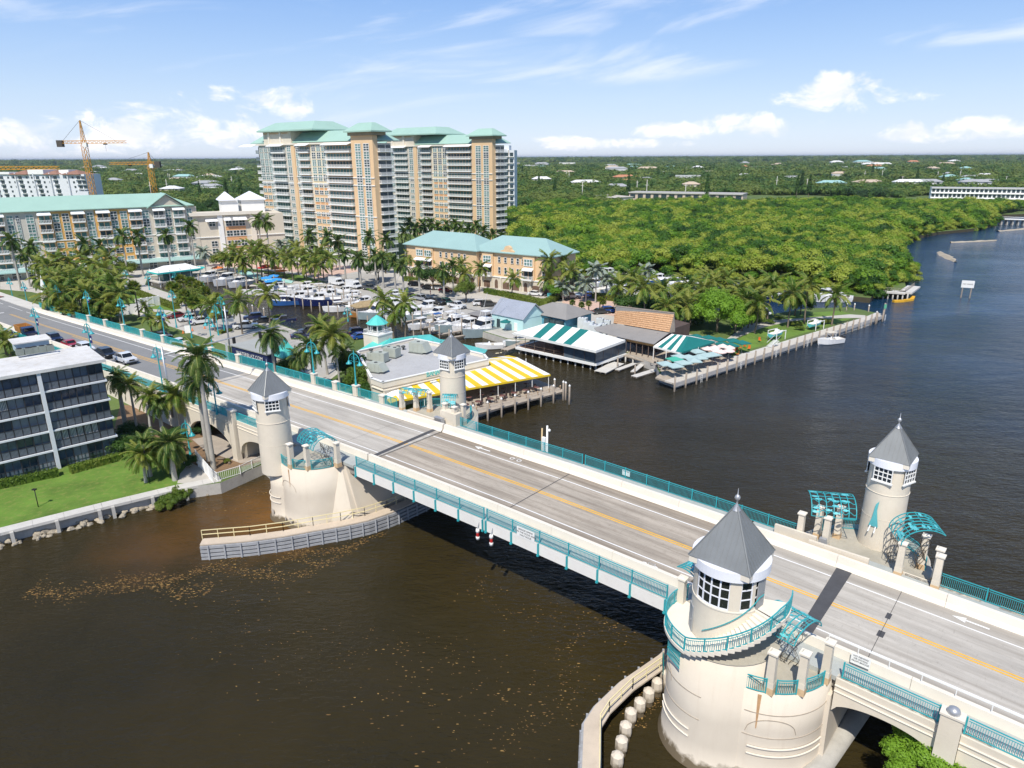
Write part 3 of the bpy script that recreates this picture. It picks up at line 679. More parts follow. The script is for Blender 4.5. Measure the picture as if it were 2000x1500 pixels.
 # ---- round towers ----
def win_grid(w,h,nx,ny,frame=WHITE,depth=.08):
 g=MB().box((0,0,h/2),(w,.02,h),0,1)
 for i in range(nx+1):g.box((-w/2+w*i/nx,-.03,h/2),(.07,.06,h+.07))
 for j in range(ny+1):g.box((0,-.035,h*j/ny),(w+.07,.06,.07))
 return g
def tower(name,label,c,zb,zt,r,side,apex,winz,nwin=((-30,1.5),(-100,1.2),(60,1.2),(150,1.2),(-190,1.0)),corbel=False,deco=True):
 R_=thing(name,label,'tower',bl(c[0],c[1],0),ANG)
 wall=MB()
 prof=[(r*1.04,zb),(r*1.02,zb+(zt-zb)*.5),(r*.98,zt+.6)]
 wall.lathe(prof,(0,0,0),48)
 if corbel:wall.lathe([(0.01,zb-1.1),(r*.5,zb-.9),(r*.5,zb-.75),(r*.7,zb-.7),(r*.7,zb-.5),(r*.87,zb-.45),(r*.87,zb-.25),(r*1.04,zb-.2),(r*1.04,zb+.01)],(0,0,0),48,smooth=False)
 wall.build('wall',CREAM,R_)
 for z in(zb+(zt-zb)*.38,zb+(zt-zb)*.68):
  MB().lathe([(r*1.0,z),(r*1.035,z+.01),(r*1.035,z+.04),(r,z+.05)],(0,0,0),48,smooth=False).build('joint_band',CREAM,R_)
 ring=MB();rr=r*1.14;ring.lathe([(r*.9,zt-.02),(rr,zt-.02),(rr,zt+.62),(r*.9,zt+.62)],(0,0,0),48,smooth=False);ring.build('ring_fascia',WHITE2,R_)
 e=MB();h=side/2;e.box((0,0,zt+.45),(side-.1,side-.1,.42));e.build('eave_box',CREAM2,R_)
 ze=zt+.66;ap=(0,0,apex);v=[(-h,-h,ze),(h,-h,ze),(h,h,ze),(-h,h,ze),ap]
 rf=MB().add(v,[(0,1,4),(1,2,4),(2,3,4),(3,0,4),(3,2,1,0)])
 ro=rf.build('roof',ROOFG,R_)
 seam=MB()
 for k in range(4):
  a,b=Vector(v[k]),Vector(v[(k+1)%4])
  n_=9
  for i in range(0,n_):
   f=i/n_;p=a+(b-a)*f;q=Vector(ap)
   if f==0:seam.bar(p+Vector((0,0,.02)),q+Vector((0,0,.02)),.07,.05)
   else:
    mid=(a+b)/2;slope=q-mid;k_=1-abs(2*f-1);seam.bar(p+Vector((0,0,.01)),p+slope*k_+Vector((0,0,.01)),.03,.035)
 seam.build('standing_seam',ROOFG,ro)
 fi=MB().lathe([(.28,apex-.34),(.06,apex+.02),(.05,apex+.15),(.14,apex+.25),(.17,apex+.36),(.12,apex+.48),(.03,apex+.55),(.02,apex+.95),(.001,apex+1.0)],(0,0,0),12);fi.build('finial',STEEL,R_)
 for a,w in nwin:
  a=RD(a);g=win_grid(w,winz[1]-winz[0],4,3)
  o=g.build('window',[WHITE,GLASS],R_,(cos(a)*(r*1.0+.015),sin(a)*(r*1.0+.015),winz[0]),a+pi/2)
  MB().box((0,-.05,-.07),(w+.25,.16,.12)).build('sill',WHITE,o)
 return R_
tower('round_tower','round cream tower on the left pier with a square grey pyramid roof, nearest the palms',T1,6.15,14.95,1.78,3.4,18.2,(13.75,14.85),((-28,1.45),(-105,1.35),(62,1.3),(150,1.3)),corbel=True)
tower('round_tower','round cream tower beside the yellow striped awning on the far side of the bridge',T3,7.35,14.95,1.68,3.5,18.0,(13.7,14.85),((-12,1.4),(-82,1.4),(78,1.3),(160,1.3)))
t4=tower('round_tower','round cream tower standing over open dark water at the far right plaza',T4,7.2,15.0,1.66,3.2,18.5,(13.75,14.95),((-98,1.45),(-20,1.4),(78,1.3),(165,1.3)))
mb=MB();a=RD(-100)
def on_cyl(a,r,z):return(cos(a)*r,sin(a)*r,z)
q=[(-.02,11.6),(.10,11.9),(.06,11.0),(.12,10.4),(.22,9.5),(-.22,9.45),(-.1,10.3)]
vs=[on_cyl(a+x*.95,1.86,z)for x,z in q]+[on_cyl(a+x*.95,1.74,z)for x,z in q]
n=len(q);mb.add(vs,[tuple(range(n)),tuple(range(2*n-1,n-1,-1))]+[(i,n+i,n+(i+1)%n,(i+1)%n)for i in range(n)])
mb.build('wall_sculpture',TEALL,t4)
wl=MB()
for dx in(-.12,.12):wl.bar(on_cyl(a+dx,1.8,9.5),on_cyl(a+dx,2.1,9.0),.08)
wl.build('sculpture_bracket',WHITE,t4)
# ---- control house ----
def control_house():
 R_=thing('control_house','control house with grey pyramid roof, glazed cabin and teal spiral stair','control tower',bl(T2[0],T2[1],0),ANG)
 r=2.3
 w=MB();w.lathe([(r,9.0),(r,11.95)],(0,0,0),56)
 w.lathe([(r-.25,14.3),(r,14.3),(r,14.9)],(0,0,0),56);w.build('wall',CREAM,R_)
 MB().lathe([(.01,11.93),(r+.01,11.93),(r+.04,11.93),(r+.04,12.03),(.01,12.03)],(0,0,0),56,smooth=False).build('floor_slab',CREAM2,R_)
 bays=[(-128,-66,4),(-48,-28,1),(-22,16,2),(60,120,4),(150,205,4)]
 for a0,a1,n in bays:
  for k in range(n):
   b0=RD(a0+(a1-a0)*k/n);b1=RD(a0+(a1-a0)*(k+1)/n);rr=r-.12
   p0=Vector((rr*cos(b0),rr*sin(b0),0));p1=Vector((rr*cos(b1),rr*sin(b1),0));d=p1-p0;L=d.length;mid=(p0+p1)/2;h=2.2
   g=MB().box((0,0,h/2),(L-.02,.03,h),0,1)
   for x in(-L/2,L/2):g.box((x,-.03,h/2),(.09,.09,h))
   for z in(.04,h*.36,h*.68,h-.04):g.box((0,-.035,z),(L,.07,.07))
   g.build('window',[WHITE2,CABGL],R_,(mid.x,mid.y,12.05),math.atan2(d.y,d.x))
 for a0,a1 in((-66,-48),(-28,-22),(16,60),(120,150),(205,232)):
  MB().lathe([(r,12.02),(r,14.3),(r-.24,14.3),(r-.24,12.02),(r,12.02)],(0,0,0),8,0,RD(a0),RD(a1),smooth=False).build('wall_pier',CREAM,R_)
 MB().box((0,.2,12.45),(1.9,.7,.85)).box((-.9,-.9,12.4),(.5,.5,.75)).build('console',STEEL,R_)
 MB().lathe([(r-.3,12.04),(.01,12.04)],(0,0,0),32,smooth=False).build('cabin_floor',mat('cabin_floor_grey',(.3,.3,.3),.8),R_)
 MB().lathe([(.9,14.32),(r*1.1,14.32),(r*1.1,15.0),(.9,15.0)],(0,0,0),56,smooth=False).build('ring_fascia',WHITE2,R_)
 MB().box((0,0,14.8),(4.1,4.1,.45)).build('eave_box',CREAM2,R_)
 h=2.1;ze=15.03;ap=(0,0,18.6);v=[(-h,-h,ze),(h,-h,ze),(h,h,ze),(-h,h,ze),ap]
 ro=MB().add(v,[(0,1,4),(1,2,4),(2,3,4),(3,0,4),(3,2,1,0)]).build('roof',ROOFG,R_)
 sm=MB()
 for k in range(4):
  a,b=Vector(v[k]),Vector(v[(k+1)%4]);sm.bar(a+Vector((0,0,.02)),ap,.09,.06);mid=(a+b)/2;sl=Vector(ap)-mid
  for i in range(1,12):f=i/12;p=a+(b-a)*f;kk=1-abs(2*f-1);sm.bar(p+Vector((0,0,.01)),p+sl*kk+Vector((0,0,.01)),.025,.03)
 sm.build('standing_seam',ROOFG,ro)
 MB().lathe([(.3,18.2),(.07,18.62),(.05,18.85),(.13,18.92),(.2,19.06),(.13,19.22),(.03,19.28),(.02,19.7),(.001,19.75)],(0,0,0),12).build('finial',STEEL,R_)
 for a,z,nm,hh in((-142,9.02,'door',2.0),(-8,12.04,'door',2.05)):
  a=RD(a);o=MB().box((0,0,hh/2),(.85,.08,hh)).build(nm,mat('grey_steel_door',(.32,.33,.34),.5),R_,(cos(a)*(r+.01),sin(a)*(r+.01),z),a+pi/2)
  MB().box((.3,-.07,1.0),(.05,.06,.12)).build('handle',STEEL,o)
 r0,r1=r+.02,4.05
 L_=MB();L_.lathe([(r0,8.85),(r1,8.85),(r1,9.06),(r0,9.06)],(0,0,0),30,0,RD(-200),RD(-104),smooth=False);L_.build('lower_landing',CREAM2,R_)
 ns=16;A0,A1=-104.,-14.
 for k in range(ns):
  a0=RD(A0+(A1-A0)*k/ns);a1=RD(A0+(A1-A0)*(k+1.15)/ns);z=9.06+(11.95-9.06)*(k+1)/ns
  st=MB();st.lathe([(r0,z-.3),(r1,z-.3),(r1,z),(r0,z),(r0,z-.3)],(0,0,0),2,0,a0,a1,smooth=False)
  for a in(a0,a1):
   q=[(r0*cos(a),r0*sin(a),z-.3),(r1*cos(a),r1*sin(a),z-.3),(r1*cos(a),r1*sin(a),z),(r0*cos(a),r0*sin(a),z)]
   st.add(q,[(0,1,2,3)if a==a0 else(3,2,1,0)])
  st.build('stair_tread',CREAM2,R_)
 MB().lathe([(r0,11.7),(r1,11.7),(r1,11.95),(r0,11.95)],(0,0,0),10,0,RD(-15),RD(22),smooth=False).build('upper_landing',CREAM2,R_)
 def zst(a):
  if a<A0:return 9.06
  if a>A1:return 11.95
  return 9.06+(11.95-9.06)*(a-A0)/(A1-A0)
 def pt(a,r_,dz):return(cos(RD(a))*r_,sin(RD(a))*r_,zst(a)+dz)
 rl=MB();an=[-205+5*i for i in range(46)]
 for dz,w in((1.08,.07),(.9,.035),(.12,.05)):
  rl.path([pt(a,r1-.06,dz)for a in an],w)
 a=-205.
 while a<=20:
  rl.bar(pt(a,r1-.06,.12),pt(a,r1-.06,.9),.026);a+=1.9
 for a in an[::4]:rl.bar(pt(a,r1-.06,-.15),pt(a,r1-.06,1.12),.08)
 rl.build('stair_railing',TEAL,R_)
 MB().path([pt(a,r0+.1,.95)for a in range(-104,0,6)],.05).build('inner_handrail',TEAL,R_)
 g=MB()
 for k in range(12):g.box((-.75+k*.136,0,.6),(.03,.04,1.2))
 for z in(0,.6,1.2):g.box((0,0,z),(1.6,.05,.06))
 a=RD(-122);g.build('wall_grille',TEAL,R_,(cos(a)*3.84,sin(a)*3.84,7.35),a+pi/2)
 a=RD(-150);MB().box((0,0,0),(1.5,.06,.75)).build('name_plaque',mat('dark_teal_plaque',(.01,.16,.15),.4),R_,(cos(a)*3.9,sin(a)*3.9,5.6),a+pi/2)
 return R_
m_,nt,b=nmat('cabin_glass');b.inputs['Base Color'].default_value=(.05,.06,.05,1);b.inputs['Roughness'].default_value=.05;b.inputs['Transmission Weight'].default_value=.55;b.inputs['IOR'].default_value=1.2
CABGL=m_
control_house()
def arc_rail(c,r,a0,a1,z,name='curved_railing',label=None):
 L=abs(RD(a1-a0))*r;n=max(3,int(L/.13));g=MB();P_=lambda a,dz:(r*cos(a),r*sin(a),dz)
 A_=[RD(a0+(a1-a0)*i/n)for i in range(n+1)]
 g.path([P_(a,1.1)for a in A_[::2]+[A_[-1]]],.06);g.path([P_(a,.93)for a in A_[::2]+[A_[-1]]],.035);g.path([P_(a,.08)for a in A_[::2]+[A_[-1]]],.05)
 for a in A_:g.bar(P_(a,.08),P_(a,.93),.027)
 for a in(A_[0],A_[-1]):g.bar(P_(a,0),P_(a,1.15),.08)
 return g.build(name,TEAL,BF,(c[0],c[1],z))
arc_rail(B2,4.6,-112,-66,7.18);arc_rail(B2,4.6,-58,-42,7.18);arc_rail(B2,4.6,-34,-14,7.18)
arc_rail(B1,4.1,-106,-82,7.42);arc_rail(B1,4.1,-75,-52,7.42);arc_rail(B1,4.1,-44,-12,7.42);arc_rail(B1,4.1,-125,-112,7.42)
arc_rail((-11.2,9.2),4.6,158,108,7.22);arc_rail((-11.2,9.2),4.6,75,10,7.22);arc_rail((-63.6,9.0),4.6,165,110,7.42);arc_rail((-63.6,9.0),4.6,60,5,7.42)
# ---- teal lattice canopies ----
def canopy(label,s,t,z,L,Wd,H,rz,a0=0.,a1=180.,mesh_half=False,fish=True,group='teal lattice canopies over the tower plazas'):
 """barrel lattice of ribs, wavy purlins and fish-shaped plates"""
 r=thing('lattice_canopy',label,'canopy',bl(s,t,z),ANG+RD(rz),group)
 fr=MB();nr=7;na=12
 def q(x,a):return(x,-cos(RD(a))*Wd/2,sin(RD(a))*H)
 for i in range(nr):
  x=-L/2+L*i/(nr-1);fr.path([q(x,a0+(a1-a0)*k/na)for k in range(na+1)],.065)
 fr.build('rib',TEAL,r)
 pu=MB()
 for k in range(0,na+1,2):
  a=a0+(a1-a0)*k/na;pu.path([q(-L/2+L*i/24,a+(5*sin(i*1.3)if k%4 else 0))for i in range(25)],.045)
 pu.build('wavy_purlin',TEAL,r)
 if fish:
  rn=random.Random(hash(label)%999)
  for i in range(16):
   x=rn.uniform(-L/2+.3,L/2-.3);a=rn.uniform(a0+12,a1-12);c=Vector(q(x,a));nrm=Vector((0,-cos(RD(a))/Wd,sin(RD(a))/H)).normalized();tx=Vector((1,0,0));ty=nrm.cross(tx)
   o2=[(-.36,0),(-.2,.12),(.05,.15),(.2,.05),(.38,.16),(.34,0),(.38,-.16),(.2,-.05),(.05,-.15),(-.2,-.12)]
   vs=[c+tx*u*.8+ty*w_*.8+nrm*.03 for u,w_ in o2]+[c+tx*u*.8+ty*w_*.8-nrm*.01 for u,w_ in o2]
   MB().add(vs,[tuple(range(10)),tuple(range(19,9,-1))]+[(j,10+j,10+(j+1)%10,(j+1)%10)for j in range(10)]).build('fish_plate',TEALL,r)
 if mesh_half:
  sc2=MB();n2=14
  for k in range(n2+1):
   a=a0+(a1-a0)*k/n2;sc2.path([q(-L/2+L*i/3,a)for i in range(4)],.014)
  for i in range(int(L/.18)):sc2.path([q(-L/2+.18*i,a0+(a1-a0)*k/8)for k in range(9)],.014)
  sc2.build('wire_screen',TEALL,r)
 return r
canopy('arched teal lattice canopy with fish plates on the near right bastion, crossing the dark joint',-11.7,-8.3,9.9,2.9,3.3,1.0,-12,5,175,True)
canopy('narrow curved teal lattice screen on the left of the control house',-18.6,-8.6,10.4,1.6,3.2,1.5,75,0,120)
canopy('teal lattice canopy with fish plates on the left bastion behind the round tower',-63.2,-9.6,9.9,3.8,3.0,1.2,-8,5,175,True)
canopy('curved teal lattice arch left of the right tower over the water',-14.6,9.9,10.3,3.6,3.4,1.35,28,0,115)
canopy('curved teal lattice arch right of the right tower',-7.4,9.6,10.2,3.0,3.8,1.5,-60,0,130)
canopy('torn blue-green lattice screen hanging on the front of the far left tower',-61.7,9.6,9.6,1.8,2.4,1.3,35,0,160,True)
canopy('flat teal lattice trellis beside the yellow awning',-67.6,8.8,10.1,3.6,1.8,.5,25,5,175)
def vines(label,s,t,z,w,h,rz):
 g=MB();rn=random.Random(int(s*10)%97)
 for k in range(7):
  x=-w/2+w*k/6;pts=[]
  for i in range(12):pts.append((x+.18*sin(i*.9+k)+rn.uniform(-.04,.04),.05*sin(i+k),h*i/11))
  g.path(pts,.03)
 for k in range(4):
  cx,cz=rn.uniform(-w/2,w/2),rn.uniform(.4,h-.3);rr=rn.uniform(.15,.35)
  g.path([(cx+rr*cos(a*.6),0,cz+rr*sin(a*.6))for a in range(11)],.025)
 o=g.build('vine_ironwork',mat('dark_bronze_iron',(.09,.07,.05),.5),None,bl(s,t,z),ANG+RD(rz));tag(o,label,'ironwork','iron vine screens on the plazas')
vines('twisted iron vine screen between the pillars of the near right bastion',-11.6,-8.6,7.2,1.6,2.8,10)
vines('iron vine screen with a leaping fish on the left bastion',-62.2,-9.4,7.4,1.6,2.6,0)
vines('round iron vine gate standing open in front of the right tower',-9.0,9.6,7.2,1.5,2.9,60)
vines('iron vine screen wrapped round the pillar behind the right arch',-7.1,9.8,7.2,.7,2.9,20)
vines('iron vine loop at the foot of the far left tower',-61.9,9.9,7.4,1.4,2.6,20)
def stub(s,t,h,label,w=1.0,zb=None,bell=False):
 z=ZD(s);r=thing('bridge_pillar',label,'pillar',bl(s,t,0),ANG,'cream pillars of the bridge parapet')
 b0=(z-1.3)if zb is None else zb
 MB().box((0,0,(b0+z+h)/2),(w,.7,h+z-b0)).build('shaft',CREAM,r)
 MB().box((0,0,z+h+.07),(w+.14,.84,.14)).build('cap',CREAM2,r)
 if bell:MB().lathe([(.35,z+h+.14),(.36,z+h+.3),(.3,z+h+.45),(.12,z+h+.56),(.01,z+h+.58)],(0,0,0),14).build('knob',STEEL,r)
stub(-1.8,-8.3,1.3,'cream parapet pillar with a grey dome cap over the near right arch',1.15,5.2,True)
stub(-72.6,-8.3,1.1,'cream parapet pillar immediately left of the left round tower',.9)
stub(-84.4,-8.3,1.4,'tall cream parapet pillar between the two left arches',1.2,0)
stub(-99,-8.3,1.2,'cream parapet pillar behind the tall royal palms',1.0)
fp=[(-75.0,'tenth'),(-81.0,'ninth'),(-85.5,'eighth')]
lab=['small cream parapet pillar by the shrubs next to the yellow awning','cream parapet pillar with the lamp with a shorter lamp near the shrubs','small cream parapet pillar in front of the brown-skirted palm','wide cream parapet pillar under the lamp by the kiosk']
for(s,h),l in zip(((-73.4,1.2),(-79.3,1.6),(-84.2,1.3),(-89.6,1.7)),lab):stub(s,8.1,h,l,.9)
SF=[-112-9.6*i for i in range(11)]
for i,s in enumerate(SF):
 stub(s,8.1,1.5,'cream parapet pillar of the far ramp railing, %s from the signal arm'%['first','second','third','fourth','fifth','sixth','seventh','eighth','ninth','tenth','eleventh'][i],.95)
PANE=mat('teal_screen_panel',(.03,.40,.42),.35,.12,.5)
def screen(s0,s1,t,h=1.35):
 mb=MB();z0,z1=ZD(s0),ZD(s1);L=s1-s0
 for dz,w in((h,.08),(.12,.06)):mb.bar((s0,t,z0+dz),(s1,t,z1+dz),w)
 n=max(2,int(L/2.2))
 for i in range(n+1):f=i/n;mb.bar((s0+L*f,t,z0+(z1-z0)*f),(s0+L*f,t,z0+(z1-z0)*f+h),.07)
 k=int(L/.16)
 for i in range(1,k):f=i/k;z=z0+(z1-z0)*f;mb.bar((s0+L*f,t,z+.12),(s0+L*f,t,z+h),.05,.03)
 mb.build('railing_panel',PANE,BF)
edges=[-69.9,-73.4,-79.3,-84.2,-89.6,-100.5]+SF
for a,b in zip(edges,edges[1:]):screen(b+.5,a-.5,8.05,1.5 if a<-100 else 1.35)
screen(SF[-1]-5,SF[-1]-.5,8.05)
for a,b in((-83.8,-73.1),(-98.4,-85.1),(-112,-99.6),(-124,-112.4),(-136,-124.4),(-148,-136.4),(-160,-148.4),(-172,-160.4),(-184,-172.4)):screen(a,b,-8.05,1.2)
def textobj(txt,size,mt,parent,loc,rot,name='lettering',ext=.004,align='CENTER'):
 cu=bpy.data.curves.new(name,'FONT');cu.body=txt;cu.size=size;cu.extrude=ext;cu.align_x=align;cu.align_y='CENTER';cu.materials.append(mt)
 t_=bpy.data.objects.new(name,cu);COL.objects.link(t_);bpy.context.view_layer.update()
 me=bpy.data.meshes.new_from_object(t_.evaluated_get(bpy.context.evaluated_depsgraph_get()));bpy.data.objects.remove(t_)
 o=bpy.data.objects.new(name,me);COL.objects.link(o);o.location=loc;o.rotation_euler=rot
 if parent:o.parent=parent
 return o
INK=mat('black_ink',(.03,.03,.04),.6)
def plate(label,s,t,z,w,h,rows,size,cat='sign',rz=0):
 r=thing('sign',label,cat,bl(s,t,z),ANG+RD(rz));MB().box((0,0,0),(w,.04,h)).build('panel',WHITE,r)
 for i,tx in enumerate(rows):textobj(tx,size,INK,r,(0,-.026,h/2-size*.75-i*size*1.15),(pi/2,0,0))
 return r
plate('white notice with lines of small print hung on the near bascule railing',-34.6,-8.12,8.35,2.0,.95,['BRIDGE OPENS','ON THE HOUR AND','HALF HOUR'],.24)
plate('small white warning notice fixed on the barrier right of the near bastion',-7.4,-6.35,8.1,1.2,.75,['NO FISHING','OR DIVING','FROM BRIDGE'],.17)
plate('small white notice fixed on the far bascule railing',-34.2,8.02,8.55,.9,.6,['NO WAKE'],.16)
r=thing('utility_box','grey louvred utility box at the roadside edge of the far left plaza','utility box',bl(-61.0,6.9,7.5),ANG)
bx=MB().box((0,0,.6),(1.4,.55,1.2)).build('cabinet',STEEL,r)
for i in range(6):MB().box((-.5+.2*i,-.29,.6),(.05,.03,1.0)).build('slat',mat('dark_steel',(.15,.15,.16),.5,metal=.5)if i==0 else bpy.data.materials['dark_steel'],r)
r=thing('pump_box','small grey motor box at the foot of a pillar on the right plaza','motor box',bl(-14.2,7.6,8.0),ANG)
MB().box((0,0,.25),(.7,.5,.5),taper=.8).build('housing',STEEL,r);MB().tube((0,0,-.8),(0,0,.05),.06).build('pedestal',STEEL,r)
# ================= BUILDINGS =================
ROOFT=mat('mint_green_metal_roof',(.34,.51,.43),.5,.06,.15)
ROOFB=mat('blue_green_metal_roof',(.30,.45,.43),.5,.06,.15)
TEALR=mat('teal_seamed_roof',(.10,.55,.50),.45,.08,.3)
CRM=mat('cream_facade',(.66,.60,.49),.85,.05,.2);GRYW=mat('warm_grey_facade',(.54,.51,.45),.85,.05,.2)
ORG=mat('orange_facade',(.66,.41,.19),.85,.06,.2);PCH=mat('peach_facade',(.74,.52,.31),.85,.05,.2);PCH2=mat('deep_orange_facade',(.66,.36,.18),.85,.06,.2)
TANW=mat('tan_facade',(.62,.56,.46),.85,.05,.2)
MUSTD=mat('mustard_facade',(.66,.38,.12),.85,.06,.2)
WGLS=[glass('tinted_glass_a',(.045,.07,.08),.1),glass('tinted_glass_b',(.09,.19,.18),.12),glass('tinted_glass_c',(.17,.30,.28),.15)]
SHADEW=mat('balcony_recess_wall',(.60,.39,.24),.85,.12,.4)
CAN=mat('white_awning_canvas',(.86,.86,.86),.7,.03,1.)
def solve(px,C,d,z=12.):
 k=(px-1000)/FPX;w=_R-_f*k;p=Vector((C.x,C.y,z-CH));return-(p.dot(w))/d.dot(w)
class Facade:
 """a wall with origin C, running along direction d (to the right seen from the river); y is into the building"""
 def __init__(s,root,C,d):s.r=root;s.C=C;s.d=d;s.cache={}
 def x(s,px,z=14.):return solve(px,s.C,s.d,z)
 def part(s,name,key,fn,mats,loc,rz=0):
  if key not in s.cache:s.cache[key]=fn().mesh(name,mats)
  return inst(name,s.cache[key],s.r,loc,rz)
 def window(s,x,z,w,h,g=None,nx=2,ny=2,frame=WHITE,y=0.):
  y-=.12;g=random.choice((0,1,1,2))if g is None else g;w=round(w,1);h=round(h,1)
  def fn():
   m_=MB().b2((-w/2,-.03,0),(w/2,.1,h),1);f=max(.09,w*.055)
   for i in range(nx+1):m_.box((-w/2+w*i/nx,-.07,h/2),(f,.12,h+f))
   for j in range(ny+1):m_.box((0,-.075,h*j/ny),(w+f,.12,f))
   return m_
  return s.part('window',('w',w,h,g,nx,ny,frame.name),fn,[frame,WGLS[g]],(x,y,z))
 def balcony(s,x,z,w,fh,depth=1.7,wallm=None,g=None,rail=True,y=0.):
  """slab, parapet with rail, and the dark glazed recess behind it"""
  w=round(w,1);g=random.choice((0,1,1))if g is None else g
  def fn():
   m_=MB().b2((-w/2-.2,-depth,-.32),(w/2+.2,.1,0));
   m_.b2((-w/2-.2,-depth,0),(w/2+.2,-depth+.1,.12));m_.b2((-w/2-.2,-depth,.92),(w/2+.2,-depth+.08,1.0))
   for sx in(-1,1):m_.b2((sx*(w/2+.2),-depth,1.0),(sx*(w/2+.12),.1,1.1))
   n=int(w/.38)
   for i in range(n+1):m_.box((-w/2-.15+(w+.3)*i/n,-depth+.04,.55),(.13,.05,.9))
   for i in range(1,4):
    for sx in(-1,1):m_.box((sx*(w/2+.16),-depth+depth*i/4,.55),(.05,.13,.9))
   return m_
  s.part('balcony',('b',w,depth),fn,[WHITE],(x,y,z))
  def fd():
   m_=MB().b2((-w/2,-.02,0),(w/2,.1,fh-.34),0);n=max(2,round(w/1.9))
   for i in range(n):
    xa=-w/2+w*(i+.5)/n
    if n>3 and i%2==1 and i<n-1:m_.b2((xa-w/n*.42,-.05,.05),(xa+w/n*.42,.05,fh-.7),1 if i%4 else 2)
    else:m_.b2((xa-w/n*.42,-.05,.05),(xa+w/n*.42,.05,fh-.7),1)
   return m_
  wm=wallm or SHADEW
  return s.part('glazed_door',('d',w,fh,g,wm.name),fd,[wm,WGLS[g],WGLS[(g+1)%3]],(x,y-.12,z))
 def awning(s,x,z,w,dep=2.0,drop=.9,y=0.,mt=None):
  w=round(w,1)
  def fn():return MB().add([(-w/2,.0,0),(w/2,0,0),(w/2+.2,-dep,-drop),(-w/2-.2,-dep,-drop),(w/2+.2,-dep,-drop-.25),(-w/2-.2,-dep,-drop-.25),(-w/2,0,-.25),(w/2,0,-.25)],[(3,2,1,0),(5,4,2,3),(6,7,4,5),(0,6,5,3),(7,1,2,4)])
  return s.part('awning',('a',w,dep,drop,(mt or CAN).name),fn,[mt or CAN],(x,y,z))
 def panel(s,x0,x1,z0,z1,mt,t=.06,y=0.,name='wall_panel'):
  return MB().b2((x0,y-t,z0),(x1,y+.2,z1)).build(name,mt,s.r)
def hip(mb,x0,x1,y0,y1,z0,z1,ov=.0,cut=None,mi=0,th=.25):
 """hipped roof over a rectangle; cut = flat top inset fraction"""
 x0-=ov;x1+=ov;y0-=ov;y1+=ov;w=min(x1-x0,y1-y0)/2;c=w if cut is None else cut
 a=[(x0,y0,z0),(x1,y0,z0),(x1,y1,z0),(x0,y1,z0)];u=[(v[0],v[1],z0-th)for v in a]
 b=[(x0+c,y0+c,z1),(x1-c,y0+c,z1),(x1-c,y1-c,z1),(x0+c,y1-c,z1)]
 mb.add(a+b+u,[(0,1,5,4),(1,2,6,5),(2,3,7,6),(3,0,4,7),(4,5,6,7),(8,9,1,0),(9,10,2,1),(10,11,3,2),(11,8,0,3),(11,10,9,8)],mi)
 return mb
def root_at(name,label,cat,C,d,group=None):return thing(name,label,cat,(C.x,C.y,0),math.atan2(d.y,d.x),group)
